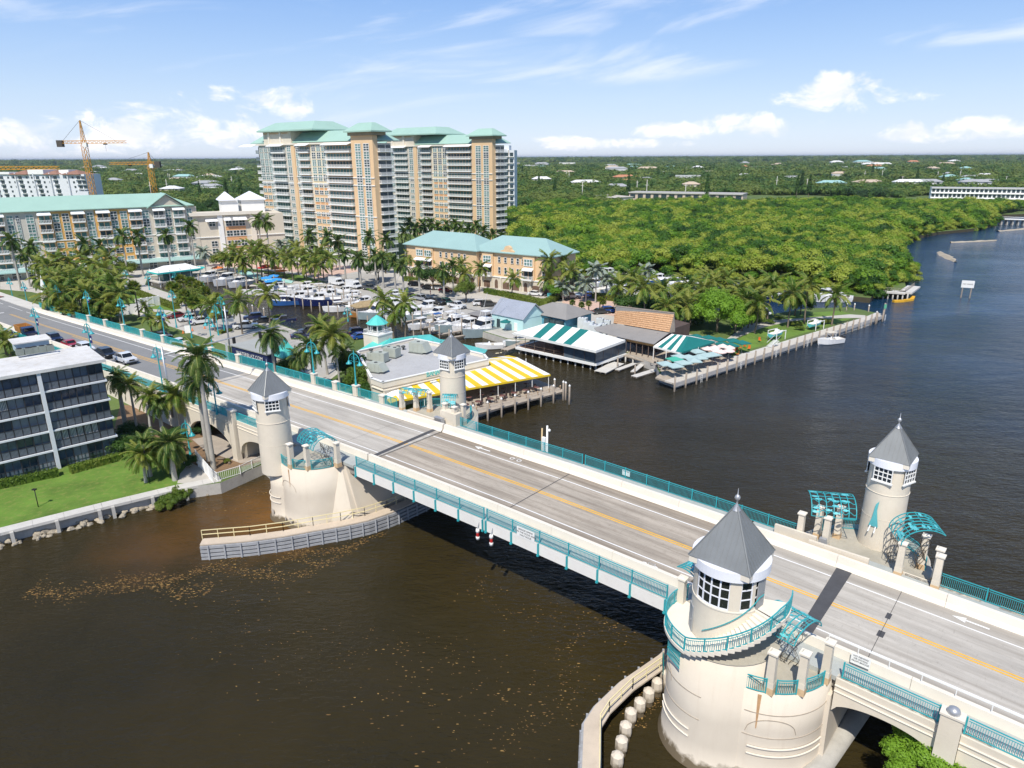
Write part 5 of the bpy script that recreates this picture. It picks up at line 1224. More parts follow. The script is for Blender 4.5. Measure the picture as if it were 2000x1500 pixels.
def banana():
 random.seed(31)
 r=thing('waterfront_restaurant','flat-roofed cream restaurant with teal skirt roofs and air conditioners beside the yellow awning','restaurant',(0,0,0));zt=6.1
 q=[(726,740),(748,748),(953,703),(945,693),(861,673),(808,662),(698,687)];pl=[xy(u,v,zt)for u,v in q]
 MB().prism(pl,.5,zt-.75,0).build('wall',CREAM,r)
 n=len(pl);c=Vector((sum(p[0]for p in pl)/n,sum(p[1]for p in pl)/n,0))
 MB().prism([tuple((Vector((p[0],p[1],0))*.985+c*.015).xy)for p in pl],zt-.76,zt-.5,0).build('flat_roof',MEMB,r)
 for i in range(n):
  a,b=Vector((*pl[i],zt-.35)),Vector((*pl[(i+1)%n],zt-.35));d=(b-a).normalized()
  MB().bar(a-d*.13,b+d*.13,.26,.95).build('parapet',CREAM2,r);MB().bar(a-d*.2+Vector((0,0,.5)),b+d*.2+Vector((0,0,.5)),.42,.12).build('coping',WHITE,r)
  if i<2:MB().bar(a+Vector((0,0,-.9)),b+Vector((0,0,-.9)),.45,.14).build('string_course',CREAM2,r)
 Z1,Z2=6.0,3.9
 def pt(u,v,z):return P(u,v,z)
 quadm('skirt_roof',[pt(861,672,Z1),pt(945,692,Z1),pt(952,683,Z2),pt(868,663,Z2)],TEALR,r)
 quadm('skirt_roof',[pt(808,661,Z1),pt(861,672,Z1),pt(870,664,Z2+.3),pt(812,655,Z2+.3)],TEALR,r)
 quadm('skirt_roof',[pt(770,671,Z1),pt(808,661,Z1),pt(812,655,Z2+.3),pt(765,662,Z2+.3)],TEALR,r)
 quadm('gable_roof',[pt(815,655,5.2),pt(840,653,5.8),pt(848,665,5.9),pt(820,664,6.0)],TEALR,r);quadm('gable_roof',[pt(840,653,5.8),pt(862,664,5.0),pt(858,671,6.0),pt(846,665,6.0)],TEALR,r)
 quadm('entry_roof',[pt(697,686,Z1-.1),pt(736,662,6.9),pt(762,664,6.7),pt(742,676,6.2)],TEALR,r)
 quadm('entry_roof',[pt(744,677,6.15),pt(762,660,7.2),pt(775,668,6.1),pt(762,673,6.1)],TEALR,r)
 p=pt(739,668,6.1);cx,cy=p.x,p.y;rz=ANG+.1
 k=thing('cupola','white lookout cupola with a teal octagonal roof on the restaurant','cupola',(cx,cy,0),rz)
 MB().box((0,0,6.6),(3.9,3.9,2.6)).build('base_wall',CREAM2,k);MB().box((0,0,7.95),(4.1,4.1,.15)).build('base_coping',WHITE,k)
 MB().lathe([(1.35,8.0),(1.35,10.0)],(0,0,0),8,smooth=False).build('wall',WHITE,k)
 for i in range(8):
  a=RD(22.5+45*i);MB().box((0,0,.7),(.75,.06,1.15)).build('window',WGLS[1]if i%2 else WGLS[0],k,(1.27*cos(a),1.27*sin(a),8.2),a+pi/2);a=RD(45*i)
  MB().box((1.75*cos(a),1.75*sin(a),8.9),(.1,.1,1.8)).build('post',WHITE,k)
 rl=MB()
 for i in range(4):
  a,b=[(-1.85,-1.85),(1.85,-1.85),(1.85,1.85),(-1.85,1.85)][i],[(1.85,-1.85),(1.85,1.85),(-1.85,1.85),(-1.85,-1.85)][i]
  rl.bar((*a,8.75),(*b,8.75),.07)
  for j in range(12):x=a[0]+(b[0]-a[0])*j/12;y=a[1]+(b[1]-a[1])*j/12;rl.bar((x,y,8.0),(x,y,8.75),.05)
 rl.build('railing',WHITE,k);MB().lathe([(2.15,9.85),(.9,10.9),(.05,11.45)],(0,0,0),8,smooth=False).lathe([(2.15,9.85),(.01,9.8)],(0,0,0),8,smooth=False).build('roof',TEALR,k)
 ACG=mat('ac_casing',(.40,.43,.38),.6,.08,1.);DARKV=mat('ac_vent_dark',(.08,.09,.09),.7,.2,3.)
 def ac(u,v,w,d,h,label,hood=False,fans=1,rz=ANG+.25):
  p=P(u,v,zt-.5);t=thing('air_conditioner',label,'air conditioner',(p.x,p.y,zt-.5),rz,'rooftop units on the restaurant')
  MB().box((0,0,h/2+.12),(w,d,h)).build('casing',ACG,t);MB().box((0,0,.08),(w+.2,d+.2,.16)).build('curb',DARKV,t)
  for i in range(fans):MB().lathe([(.3,h+.13),(.3,h+.2),(.01,h+.2)],(-w/2+w*(i+.5)/fans,0,0),12).build('fan_guard',DARKV,t)
  for i in range(3):MB().box((-w/2+w*(i+.5)/3,-d/2-.02,h*.5+.1),(w/3-.08,.05,h*.8)).build('access_panel',ACG,t)
  if hood:MB().add([(w/2,-d/2,h+.1),(w/2,d/2,h+.1),(w/2+.9,d/2,.4),(w/2+.9,-d/2,.4),(w/2,-d/2,.3),(w/2,d/2,.3)],[(0,3,2,1),(0,4,3),(1,2,5),(3,4,5,2)]).build('intake_hood',ACG,t)
  return t
 ac(735,726,2.4,1.7,1.5,'pale green air conditioner with an intake hood nearest the shrubs',True);ac(744,706,2.5,1.5,1.6,'grey air conditioner in the middle of the roof between two others');ac(727,703,1.4,1.2,1.3,'narrow grey air conditioner left of the middle pair');ac(766,697,2.7,1.7,1.7,'large grey air conditioner with many panels, centre of the roof',False,2)
 ac(818,688,2.9,2.1,1.9,'largest pale green air conditioner with a sloping hood, toward the river tower',True)
 for i,(u,v)in enumerate(((740,695),(748,697),(778,683),(788,683),(725,689),(803,677),(812,673))):
  p=P(u,v,zt-.5);t=thing('exhaust_fan',['small dark exhaust fan between the middle rooftop units','squat dark fan housing beside the middle rooftop unit','dark mushroom fan behind the large rooftop unit','dark fan housing in front of the largest green unit','small fan box at the left edge of the flat roof','round vent cap by the back parapet','round vent cap nearest the corner of the back parapet'][i],'exhaust fan',(p.x,p.y,zt-.5),0,'rooftop units on the restaurant')
  MB().lathe([(.2,0),(.2,.4),(.42,.5),(.38,.75),(.1,.85)],(0,0,0),12,cap=True).build('hood',DARKV,t)
 a,b=P(830,731.5,6.4),P(892,718.5,6.4);d=(b-a).normalized();rz=math.atan2(d.y,d.x);n_=Vector((d.y,-d.x,0))
 sg=thing('restaurant_sign','teal capital letters standing on the cream parapet left of the far tower','sign',a+n_*.3,rz)
 MB().b2((0,-.02,-.45),((b-a).length*1.0,.04,-.35)).build('sign_rail',STEEL,sg)
 for i,ch in enumerate('BANANA BOAT'):
  if ch!=' ':textobj(ch,1.0,TEALR,sg,(.35+i*.62,-.05,0),(pi/2,0,0),'letter',.06)
  # ---- yellow awning ----
 aw=thing('striped_awning','yellow and white striped awning roof over the waterside dining deck','awning',(0,0,0));ze,zw=4.05,5.15
 E0,E1=P(781,781,ze),P(1075,731,ze);e=(E1-E0).normalized();nn=Vector((e.y,-e.x,0))
 Wd=abs((P(951,707,zw)-E0).dot(nn));up=Vector((0,0,zw-ze));L=(E1-E0).length
 T0_,T1_=E0-nn*Wd+up,E1-nn*Wd+up
 xr=(P(955,706,zw)-E0).dot(e)
 n1=23;stripes(aw,T0_,T1_-e*1.6,E1,E0,n1,[WCAN,YCAN])
 for i in range(n1):p,q_=E0+e*(L*i/n1),E0+e*(L*(i+1)/n1);MB().bar(p-Vector((0,0,.16)),q_-Vector((0,0,.16)),.05,.34).build('valance',YCAN,aw)
 R0,R1=T0_+e*xr,T1_-e*1.6;bk=-nn*5.2-Vector((0,0,1.0))
 stripes(aw,R0,R1,R1+bk+e*1.0,R0+bk-e*5.0,9,[YCAN,WCAN]);quadm('awning_stripe',[R1,E1,R1+bk+e*1.0,R1+bk+e*.95],WCAN,aw,.05)
 stripes(aw,E0-e*.02,T0_,T0_-e*1.6-up*.9,E0-e*1.6-Vector((0,0,.3)),5,[YCAN,WCAN])
 for i in range(9):
  p=E0+e*(L*(.03+.96*i/8))-nn*.15;MB().b2((p.x-.05,p.y-.05,1.2),(p.x+.05,p.y+.05,ze)).build('post',WHITE,aw)
  p=p-nn*(Wd-1.0);MB().b2((p.x-.05,p.y-.05,1.2),(p.x+.05,p.y+.05,ze+.9)).build('post',WHITE,aw)
 D0,D1=P(912,813,1.55),P(1106,763,1.55);dd=(D1-D0).normalized();dn=Vector((dd.y,-dd.x,0))
 dk=dock('dining_deck','grey boarded dining deck under the yellow awning',D0-dd*1.5,D1,12.5,1.55,board=.45,side=1)
 dk=dock('side_dock','short boarded walk at the river end of the yellow awning',D1-dd*3.2-dn*8.5,D1-dd*1.6-dn*13.,3,1.22,board=.4)
 ls=['first','second','third','fourth','fifth','sixth','seventh','eighth','ninth','tenth']
 Ld=(D1-D0).length
 for i in range(8):
  p=D0+dd*(1.0+(Ld-1.4)*i/7)+dn*.3;pile(p.x,p.y,3.1,label='%s mooring piling along the yellow awning deck, counted from the bridge'%ls[i],group='pilings along the yellow awning deck')
 for i,(u,v)in enumerate(((1083,752),(1100,757),(1112,765))):p=P(u,v+12,1.2);pile(p.x,p.y,3.3,label=['tall white-capped piling at the back corner of the yellow awning deck','white-capped piling with a red rag at the deck corner','outermost piling off the corner of the yellow awning deck'][i],group='pilings along the yellow awning deck')
 rr=MB();
 for i in range(9):
  p=D0+dd*(Ld*i/8.2)-dn*1.0;rr.lathe([(.07,1.5),(.07,2.1),(.13,2.2),(.1,2.35),(.01,2.4)],(p.x,p.y,0),8)
  if i:
   for j in range(4):f,g=j/4,(j+1)/4;a_,b_=q0+(p-q0)*f,q0+(p-q0)*g;rr.bar((a_.x,a_.y,2.15-.5*f*(1-f)),(b_.x,b_.y,2.15-.5*g*(1-g)),.05)
  q0=p
 o=rr.build('rope_railing',mat('manila_rope',(.45,.33,.22),.9));tag(o,'low rope railing on white-capped posts along the yellow awning deck','railing')
 TB=mat('dark_red_table',(.16,.07,.06),.5);CHB=mat('dark_chair',(.06,.04,.035),.6)
 tm=MB().lathe([(.55,.72),(.55,.76),(.01,.76)],(0,0,0),12).mesh('tabletop',TB);lm=MB().tube((0,0,0),(0,0,.73),.05).lathe([(.3,0),(.06,.06)],(0,0,0),10).mesh('pedestal',CHB)
 cm=(MB().box((0,0,.45),(.42,.42,.05)).mesh('seat',CHB),MB().box((0,.2,.72),(.42,.04,.5)).mesh('backrest',CHB),MB().box((.18,.18,.22),(.04,.04,.44)).mesh('leg',CHB))
 for row,(off,nn_)in enumerate(((3.0,7),(5.8,7))):
  for i in range(nn_):
   p=D0+dd*(1.8+(Ld-6)*i/(nn_-1))-dn*off
   t=thing('round_table','%s dark red table of the %s row under the yellow awning, from the bridge'%(ls[i],'front' if row==0 else 'back'),'table',(p.x,p.y,1.55),0,'dining tables under the yellow awning');inst('tabletop',tm,t);inst('pedestal',lm,t)
   if row==0:
    for k in range(3):
     a=2.1*k+i;c=thing('chair','dark chair drawn up to a table under the yellow awning','chair',(p.x+.85*cos(a),p.y+.85*sin(a),1.55),a-pi/2,'dining chairs under the yellow awning');inst('seat',cm[0],c);inst('backrest',cm[1],c)
     for sx,sy in((1,1),(-1,1),(1,-1),(-1,-1)):inst('leg',cm[2],c,(0 if sx>0 else-.36,0 if sy>0 else-.36,0))
banana()
def georges():
 random.seed(41)
 def stripes_tent(r,e0,e1,r0,r1,b0,b1,n,mats,skip=None):pass
 ze,zr=4.6,7.0
 r=thing('marquee','green and white striped marquee standing on piles over the water','marquee',(0,0,0))
 A_,B_,C_=P(1003,650,ze),P(1164,685,ze),P(1221,664,ze);D_=A_+(C_-B_)
 R0,R1=P(1072,630,zr),P(1150,645,zr)
 f0=((R0-A_).dot((B_-A_).normalized()))/(B_-A_).length;f1=((R1-A_).dot((B_-A_).normalized()))/(B_-A_).length
 F0,F1=A_+(B_-A_)*max(.3,f0),A_+(B_-A_)*min(.75,f1)
 F0,F1=A_+(B_-A_)*.25,A_+(B_-A_)*.714
 quadm('roof_panel',[A_,F0,R0],WCAN,r);quadm('roof_panel',[F1,B_,R1],WCAN,r);quadm('roof_panel',[B_,C_,R1],WCAN,r);quadm('roof_panel',[D_,A_,R0],WCAN,r);quadm('roof_panel',[C_,D_,R0,R1],WCAN,r)
 stripes(r,R0,R1,F1,F0,5,[GCAN,WCAN],'roof_stripe',.08)
 for a,b in((A_,B_),(B_,C_),(C_,D_),(D_,A_)):MB().bar(a-Vector((0,0,.22)),b-Vector((0,0,.22)),.06,.5).build('valance',WCAN,r)
 zd=1.35;off=Vector((0,0,zd))
 G=[Vector((p.x,p.y,0))for p in(P(1008,678,zd),P(1162,711,zd),P(1222,691,zd))];G.append(G[0]+(G[2]-G[1]))
 MB().prism([(p.x,p.y)for p in G[::1]],zd-.1,zd,0).build('deck_floor',mat('reddish_deck',(.30,.17,.12),.85,.15,1.),r)
 for a,b in((G[0],G[1]),(G[1],G[2]),(G[2],G[3]),(G[3],G[0])):MB().bar(a+Vector((0,0,zd-.12)),b+Vector((0,0,zd-.12)),.5,.5).build('edge_beam',WHITE,r)
 L=(G[1]-G[0]).length;d=(G[1]-G[0]).normalized();w=(G[2]-G[1]).length;e=(G[2]-G[1]).normalized()
 VIN=mat('clear_vinyl_curtain',(.10,.13,.16),.12,.3,.6)
 PC=mat('brown_post',(.14,.10,.08),.7)
 for i in range(9):
  p=G[0]+d*(L*i/8);MB().b2((p.x-.06,p.y-.06,zd),(p.x+.06,p.y+.06,ze)).build('post',PC,r)
  if i>=5 and i<8:q=p+d*(L/8);MB().bar(p+Vector((0,0,(zd+ze)/2)),q+Vector((0,0,(zd+ze)/2)),.04,ze-zd).build('vinyl_curtain',VIN,r)
  elif i<5:q=p+d*(L/8);MB().bar(p+Vector((0,0,zd+1)),q+Vector((0,0,zd+1)),.06).bar(p+Vector((0,0,zd+.5)),q+Vector((0,0,zd+.5)),.03).build('handrail',PC,r)
 for i in range(5):
  p=G[1]+e*(w*i/4);MB().b2((p.x-.06,p.y-.06,zd),(p.x+.06,p.y+.06,ze)).build('post',PC,r)
  if i<4:q=p+e*(w/4);MB().bar(p+Vector((0,0,(zd+ze)/2)),q+Vector((0,0,(zd+ze)/2)),.04,ze-zd).build('vinyl_curtain',VIN,r)
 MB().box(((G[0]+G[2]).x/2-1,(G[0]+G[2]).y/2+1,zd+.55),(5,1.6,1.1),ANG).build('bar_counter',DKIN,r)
 MB().bar(G[3]+Vector((0,0,2.9)),G[2]+Vector((0,0,2.9)),.1,3.0).build('rear_wall',mat('blue_grey_wall',(.12,.2,.26),.8),r)
 for i in range(11):
  p=G[0]+d*(L*(i+.3)/11)+e*.4;MB().tube((p.x,p.y,-1.5),(p.x,p.y,1.1),.17,.17,8).build('pile',SEAWALL,r)
 for i in range(5):p=G[1]+e*(w*(i+.4)/5)-d*.4;MB().tube((p.x,p.y,-1.5),(p.x,p.y,1.1),.2,.2,8).build('pile',SEAWALL,r)
 global SHNG
 m_,nt,b=nmat('new_wood_shingles');b.inputs['Roughness'].default_value=.9
 n=link_noise(nt,3.5,6,.7,'World');n2=link_noise(nt,.6,4,.6,'World');c=cramp(nt,n.outputs[0],[(.32,(.40,.21,.10)),(.5,(.56,.33,.18)),(.7,(.70,.46,.28))]);nt.links.new(c,b.inputs['Base Color']);SHNG=m_
 GRF=mat('grey_felt_roof',(.26,.25,.24),.9,.1,.3,dirt=(.36,.35,.33),fine=.2)
 r=thing('shingled_hall','restaurant hall with a steep tan shingle roof and a grey lower roof','restaurant',(0,0,0))
 zr2,zm,ze2=9.6,5.9,4.7
 Q=[P(1203,598,zr2),P(1317,612,zr2),P(1307,649,zm),P(1198,631,zm)]
 n_=9
 for i in range(n_):
  f,g=i/n_,(i+1)/n_;a,b_=Q[0]+(Q[3]-Q[0])*f,Q[1]+(Q[2]-Q[1])*f;c,d_=Q[1]+(Q[2]-Q[1])*g,Q[0]+(Q[3]-Q[0])*g;o=Vector((0,0,.06))
  quadm('shingle_course',[a,b_,c+o,d_+o],SHNG,r,.16)
 back=(Q[0]-Q[3]);back=Vector((back.x,back.y,-(zr2-zm)))
 quadm('rear_roof',[Q[0],Q[1],Q[1]+back,Q[0]+back],GRF,r);MB().bar(Q[0]+Vector((0,0,.06)),Q[1]+Vector((0,0,.06)),.35,.15).build('ridge_cap',WOODP,r)
 quadm('gable_wall',[Q[1]+Vector((0,0,-.2)),Q[2]+Vector((0,0,-.2)),Q[1]+back+Vector((0,0,-.2))],WOODP,r,.1);quadm('gable_wall',[Q[0]+Vector((0,0,-.2)),Q[3]+Vector((0,0,-.2)),Q[0]+back+Vector((0,0,-.2))],WOODP,r,.1)
 E0,E1=P(1165,646,ze2+.3),P(1277,672,ze2);quadm('lower_roof',[Q[3]-Vector((0,0,.1)),Q[2]-Vector((0,0,.1)),E1,P(1217,660,ze2)],GRF,r);quadm('lower_roof',[Q[3]-Vector((0,0,.11)),P(1217,660,ze2),E0,P(1160,640,ze2+.6)],GRF,r)
 MB().bar(P(1217,662,ze2-.35),P(1277,674,ze2-.35),.15,.6).build('eave_fascia',mat('orange_pine_fascia',(.50,.28,.10),.8),r)
 a,b_=P(1222,655,1.4),P(1310,672,1.4)
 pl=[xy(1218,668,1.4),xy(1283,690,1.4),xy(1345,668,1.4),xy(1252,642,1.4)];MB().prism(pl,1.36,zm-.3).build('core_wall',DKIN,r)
 for i in range(6):f=i/5;p=P(1219+58*f,690+12*f,1.35);MB().b2((p.x-.07,p.y-.07,1.35),(p.x+.07,p.y+.07,ze2-.4)).build('post',mat('brown_post2',(.14,.10,.08),.7)if i==0 else bpy.data.materials['brown_post2'],r)
 dk=[xy(1218,694,1.3),xy(1283,712,1.3),xy(1330,694,1.3),xy(1225,680,1.3)];MB().prism(dk,1.1,1.3).build('porch_deck',WOODD,r)
 for i in range(5):p=P(1222+58*i/4,697+13*i/4,1.1);MB().tube((p.x,p.y,-1),(p.x,p.y,1.1),.16).build('pile',SEAWALL,r)
 r=thing('marquee','small green and white striped marquee beside the umbrella terrace','marquee',(0,0,0));ze=4.2;zr=6.2
 A_,B_,C_=P(1276,676,ze),P(1328,689,ze),P(1398,667,ze);R0,R1=P(1312,652,zr),P(1346,657,zr)
 stripes(r,R0,R1,B_,A_,6,[WCAN,GCAN],'roof_stripe',.08);quadm('roof_panel',[R1,B_,C_],GCAN,r);quadm('roof_panel',[R0,R1,C_,C_+(A_-B_)*.9],WCAN,r)
 for a,b_ in((A_,B_),(B_,C_)):MB().bar(a-Vector((0,0,.15)),b_-Vector((0,0,.15)),.05,.35).build('valance',WCAN if a is A_ else GCAN,r)
 for f in(0.02,.5,.98):p=A_+(B_-A_)*f;MB().b2((p.x-.06,p.y-.06,1.3),(p.x+.06,p.y+.06,ze)).build('post',WHITE,r);p=B_+(C_-B_)*f;MB().b2((p.x-.06,p.y-.06,1.3),(p.x+.06,p.y+.06,ze)).build('post',WHITE,r)
 MURAL=mat('blue_mural_wall',(.10,.30,.40),.8,.5,.35,dirt=(.02,.12,.2),fine=.5)
 def hiphouse(name,label,e,ze,rd,zr,roofm,wallm,cat='building',gable=False,seams=0):
  r=thing(name,label,cat,(0,0,0));A_,B_,C_=[P(*q,ze)for q in e];D_=A_+(C_-B_);R0,R1=[P(*q,zr)for q in rd]
  fl=[quadm('roof_slope',q,roofm,r)for q in(([A_,B_,R1,R0],[B_,C_,R1],[C_,D_,R0,R1],[D_,A_,R0]))]
  c=(A_+C_)/2;pl=[((p.x-c.x)*.9+c.x,(p.y-c.y)*.9+c.y)for p in(A_,B_,C_,D_)];MB().prism(pl,1.3,ze-.05).build('wall',wallm,r)
  if seams:
   s_=MB()
   for i in range(seams+1):f=i/seams;s_.bar(A_+(B_-A_)*f+Vector((0,0,.03)),R0+(R1-R0)*f+Vector((0,0,.03)),.06,.06)
   s_.build('standing_seam',roofm,r)
  return r,A_,B_,C_
 r,A_,B_,C_=hiphouse('grey_roof_bar','bar with a broad grey hipped roof and blue mural walls behind the marquee',[(1022,608),(1106,625),(1162,610)],4.9,[(1079,590),(1107,593)],7.6,GRF,MURAL)
 for i,f in enumerate((.55,.68,.81)):p=A_+(B_-A_)*f;q=p+(B_-A_)*.11;MB().bar(p+Vector((0,0,-1.2)),q+Vector((0,0,-1.2)),1.6,1.5).build('window',WGLS[0],r)
 SLV=mat('silver_ribbed_metal',(.44,.47,.53),.4,.1,.4,metal=.3);AQ=mat('aqua_clapboard',(.50,.74,.74),.8,.06,.6)
 r=thing('boat_shack','pale aqua shack with a silver ribbed metal gable roof on the quay','shack',(0,0,0))
 A_,B_=P(957,612,4.6),P(1022,625,4.6);R0,R1=P(979,581,7.9),P(1047,593,7.9);bk=Vector((R0.x-A_.x,R0.y-A_.y,-3.3))
 quadm('roof_slope',[A_,B_,R1,R0],SLV,r);quadm('roof_slope',[R0,R1,R1+bk,R0+bk],SLV,r)
 sm=MB();
 for i in range(23):f=i/22;sm.bar(A_+(B_-A_)*f+Vector((0,0,.03)),R0+(R1-R0)*f+Vector((0,0,.03)),.07,.08)
 sm.build('standing_seam',SLV,r)
 i_=.06;lo=lambda p,z:Vector((p.x,p.y,z));c=(A_+B_+R0+R1+bk*2)/4
 base=[A_,B_,R1+bk,R0+bk];base=[((p.x-c.x)*.93+c.x,(p.y-c.y)*.93+c.y)for p in base]
 MB().prism(base,1.2,4.75).build('wall',AQ,r)
 g=[Vector((*base[1],4.7)),Vector((*base[2],4.7)),Vector((*(((Vector(base[1])+Vector(base[2]))/2)),7.5))];quadm('gable_wall',g,AQ,r,.08)
 d=(Vector(base[1])-Vector(base[0]));
 for f,w,h,z,nm,mt in((.22,1.0,2.1,1.5,'door',WGLS[0]),(.78,1.0,1.9,1.6,'door',WHITE),(.5,.5,.6,3.3,'vent',BLACK)):
  p=Vector(base[0])+d*f;MB().box((0,-.06,h/2),(w,.1,h)).build(nm,mt,r,(p.x,p.y,z),math.atan2(d.y,d.x))
 r=thing('dock_office','low dark hut with a grey flat roof left of the aqua shack','hut',(0,0,0));pl=[xy(914,612,3.9),xy(942,618,3.9),xy(978,605,3.9),xy(965,598,3.9)]
 MB().prism(pl,3.7,3.9).build('roof',GRF,r);c=Vector((sum(p[0]for p in pl)/4,sum(p[1]for p in pl)/4));MB().prism([tuple(Vector(p)*.88+c*.12)for p in pl],1.3,3.7).build('wall',mat('dark_plum_wall',(.12,.09,.10),.8),r)
 ACW=mat('pale_ac_casing',(.58,.62,.62),.6,.1,1.)
 for i,(u,v,s_)in enumerate(((1150,640,2.2),(1162,646,2.6),(1138,632,2.0),(1178,640,1.6),(1186,634,1.4),(1172,630,1.6))):
  p=P(u,v,3.4);t=thing('air_conditioner',['boxy pale air handler behind the marquee, second from the left','largest pale air handler behind the marquee','pale air handler tucked under the grey hipped roof','small pale condenser beside the shingled hall','small round-topped condenser nearest the tan shingles','pale duct box at the back of the plant yard'][i],'air conditioner',(p.x,p.y,1.5),ANG+.3,'plant between the restaurants')
  MB().box((0,0,1.7),(s_,s_*.8,3.2 if i<3 else 2.4)).build('casing',ACW,t);MB().lathe([(s_*.25,0),(s_*.25,.12),(.01,.12)],(0,0,3.3 if i<3 else 2.9),12).build('fan_guard',STEEL,t)
 fd=[((1172,726),(1208,708),2.6,'angled pale floating dock in front of the big marquee'),((1236,726),(1258,708),1.0,'narrow ramp dock between the floating docks'),((1205,722),(1240,709),1.1,'thin pale finger dock rising to the porch'),((1238,735),(1280,722),1.4,'pale finger dock left of the umbrella terrace')]
 for a,b_,w,l in fd:dock('floating_dock',l,xy(*a,.5),xy(*b_,.5),w,.5,CONCL,board=1.2)
 p=xy(1206,716,.5);pile(p[0],p[1],2.4,cap=False,label='bare piling in the angled floating dock',group='pilings near the floating docks');p=xy(1240,728,.5);pile(p[0],p[1],2.0,cap=False,label='bare piling at the fork of the finger docks',group='pilings near the floating docks')
 dock('walk_dock','railed timber walk between the moored boat and the marquee',xy(985,683,1.2),xy(1040,662,1.2),1.8,1.2,WOODD)
 # ---- promenade pier with the umbrella terrace ----
 zt=1.55
 PA,PB,PC_,=P(1280,737,zt),P(1315,748,zt),P(1722,616,zt)
 d=(PC_-PB).normalized();n=Vector((-d.y,d.x,0));L=(PC_-PB).length;r=thing('promenade','pale concrete promenade deck on piles around the park','promenade',(PB.x,PB.y,0),math.atan2(d.y,d.x))
 k=int(L/2.2);me=MB().box((0,.9,0),(L/k-.04,2.0,.3)).mesh('deck_slab',mat('promenade_concrete',(.56,.52,.46),.85,.1,.6));fm=MB().box((0,-.16,-.35),(L/k-.04,.14,.8)).mesh('edge_plank',mat('grey_fender_plank',(.46,.44,.42),.9,.15,.8))
 for i in range(k):inst('deck_slab',me,r,(L/k*(i+.5),0,zt-.15));inst('edge_plank',fm,r,(L/k*(i+.5),0,zt-.1))
 T=[xy(1280,737,zt),xy(1315,748,zt),xy(1440,706,zt),xy(1420,690,zt),xy(1330,700,zt)];tag(MB().prism(T,zt-.3,zt-.01).build('terrace_deck',WOODD),'boarded terrace floor under the umbrellas','terrace')
 m=27
 for i in range(m):
  p=PB+d*(L*i/(m-1))-n*.35;u=X_px(p);pile(p.x,p.y,2.9,r=.19,cap=False,label=('square-cut grey piling standing in the edge of the umbrella terrace' if i<9 else 'square-cut grey piling standing along the promenade beside the park lawn'),group='pilings along the promenade')
  if i%4==2:q=PB+d*(L*(i+.5)/(m-1))-n*.3;lr=MB();[lr.bar((0,s,-.9),(0,s,1.6),.05)for s in(-.22,.22)];[lr.bar((0,-.22,-.8+.35*j),(0,.22,-.8+.35*j),.04)for j in range(7)];tag(lr.build('dock_ladder',WHITE,None,(q.x,q.y,0),math.atan2(d.y,d.x)+pi/2),'white ladder down to the water %s'%('at the terrace corner','in the middle of the umbrella terrace','just past the umbrella terrace','before the moored skiff','by the moored skiff','beyond the moored skiff','near the promenade tip')[i//4],'ladder','white ladders on the promenade')
 p=P(1725,664,0);t=thing('channel_marker','tall piling with a green and white board off the promenade tip','channel marker',(P(1724,627,0).x,P(1724,627,0).y,0));MB().tube((0,0,-1.5),(0,0,4.6),.2).build('shaft',WOODP,t);MB().box((0,-.2,3.8),(.6,.06,1.1)).build('board_sign',mat('marker_green',(.12,.42,.25),.6),t)
 for i,(u,v)in enumerate(((1641,604),(1653,606),(1668,606),(1696,609),(1711,622))):p=P(u,v,1.5);pile(p.x,p.y,3.1,label='white-capped piling on the canal side of the park, %s from the left'%['first','second','third','fourth','fifth'][i],group='canal side pilings')
ORD='first second third fourth fifth sixth seventh eighth ninth tenth eleventh twelfth thirteenth fourteenth fifteenth sixteenth seventeenth eighteenth nineteenth twentieth twenty-first twenty-second'.split()
def X_px(p):return 0
georges()
def basin():
 random.seed(51)
 k=0;qa=[P(620,566,1.5),P(860,626,1.5),P(935,650,1.5)]
 for a,b,n,where in((qa[0],qa[1],13,'long quay'),(qa[1],qa[2],4,'shack quay'),(P(455,536,1.5),P(570,559,1.5),6,'head')):
  d=(b-a).normalized();nn=Vector((d.y,-d.x,0))
  for i in range(n):
   p=a+(b-a)*((i+.5)/n)
   dock('finger_pier','narrow boarded finger pier, %s from the left along the %s of the basin'%(ORD[i],where),p,p+nn*7.0,.9,1.0,WOODD,board=1.1)['group']='finger piers of the marina basin'
   for off in(1.0,7.2,14.0):q=p+nn*off+d*.7;pile(q.x,q.y,random.choice((3.2,3.8,4.2)),cap=random.random()<.4,label='weathered mooring piling among the boats of the marina basin',group='mooring pilings in the marina basin')
basin()
def gmat(name,*a,**k):return bpy.data.materials.get(name)or mat(name,*a,**k)
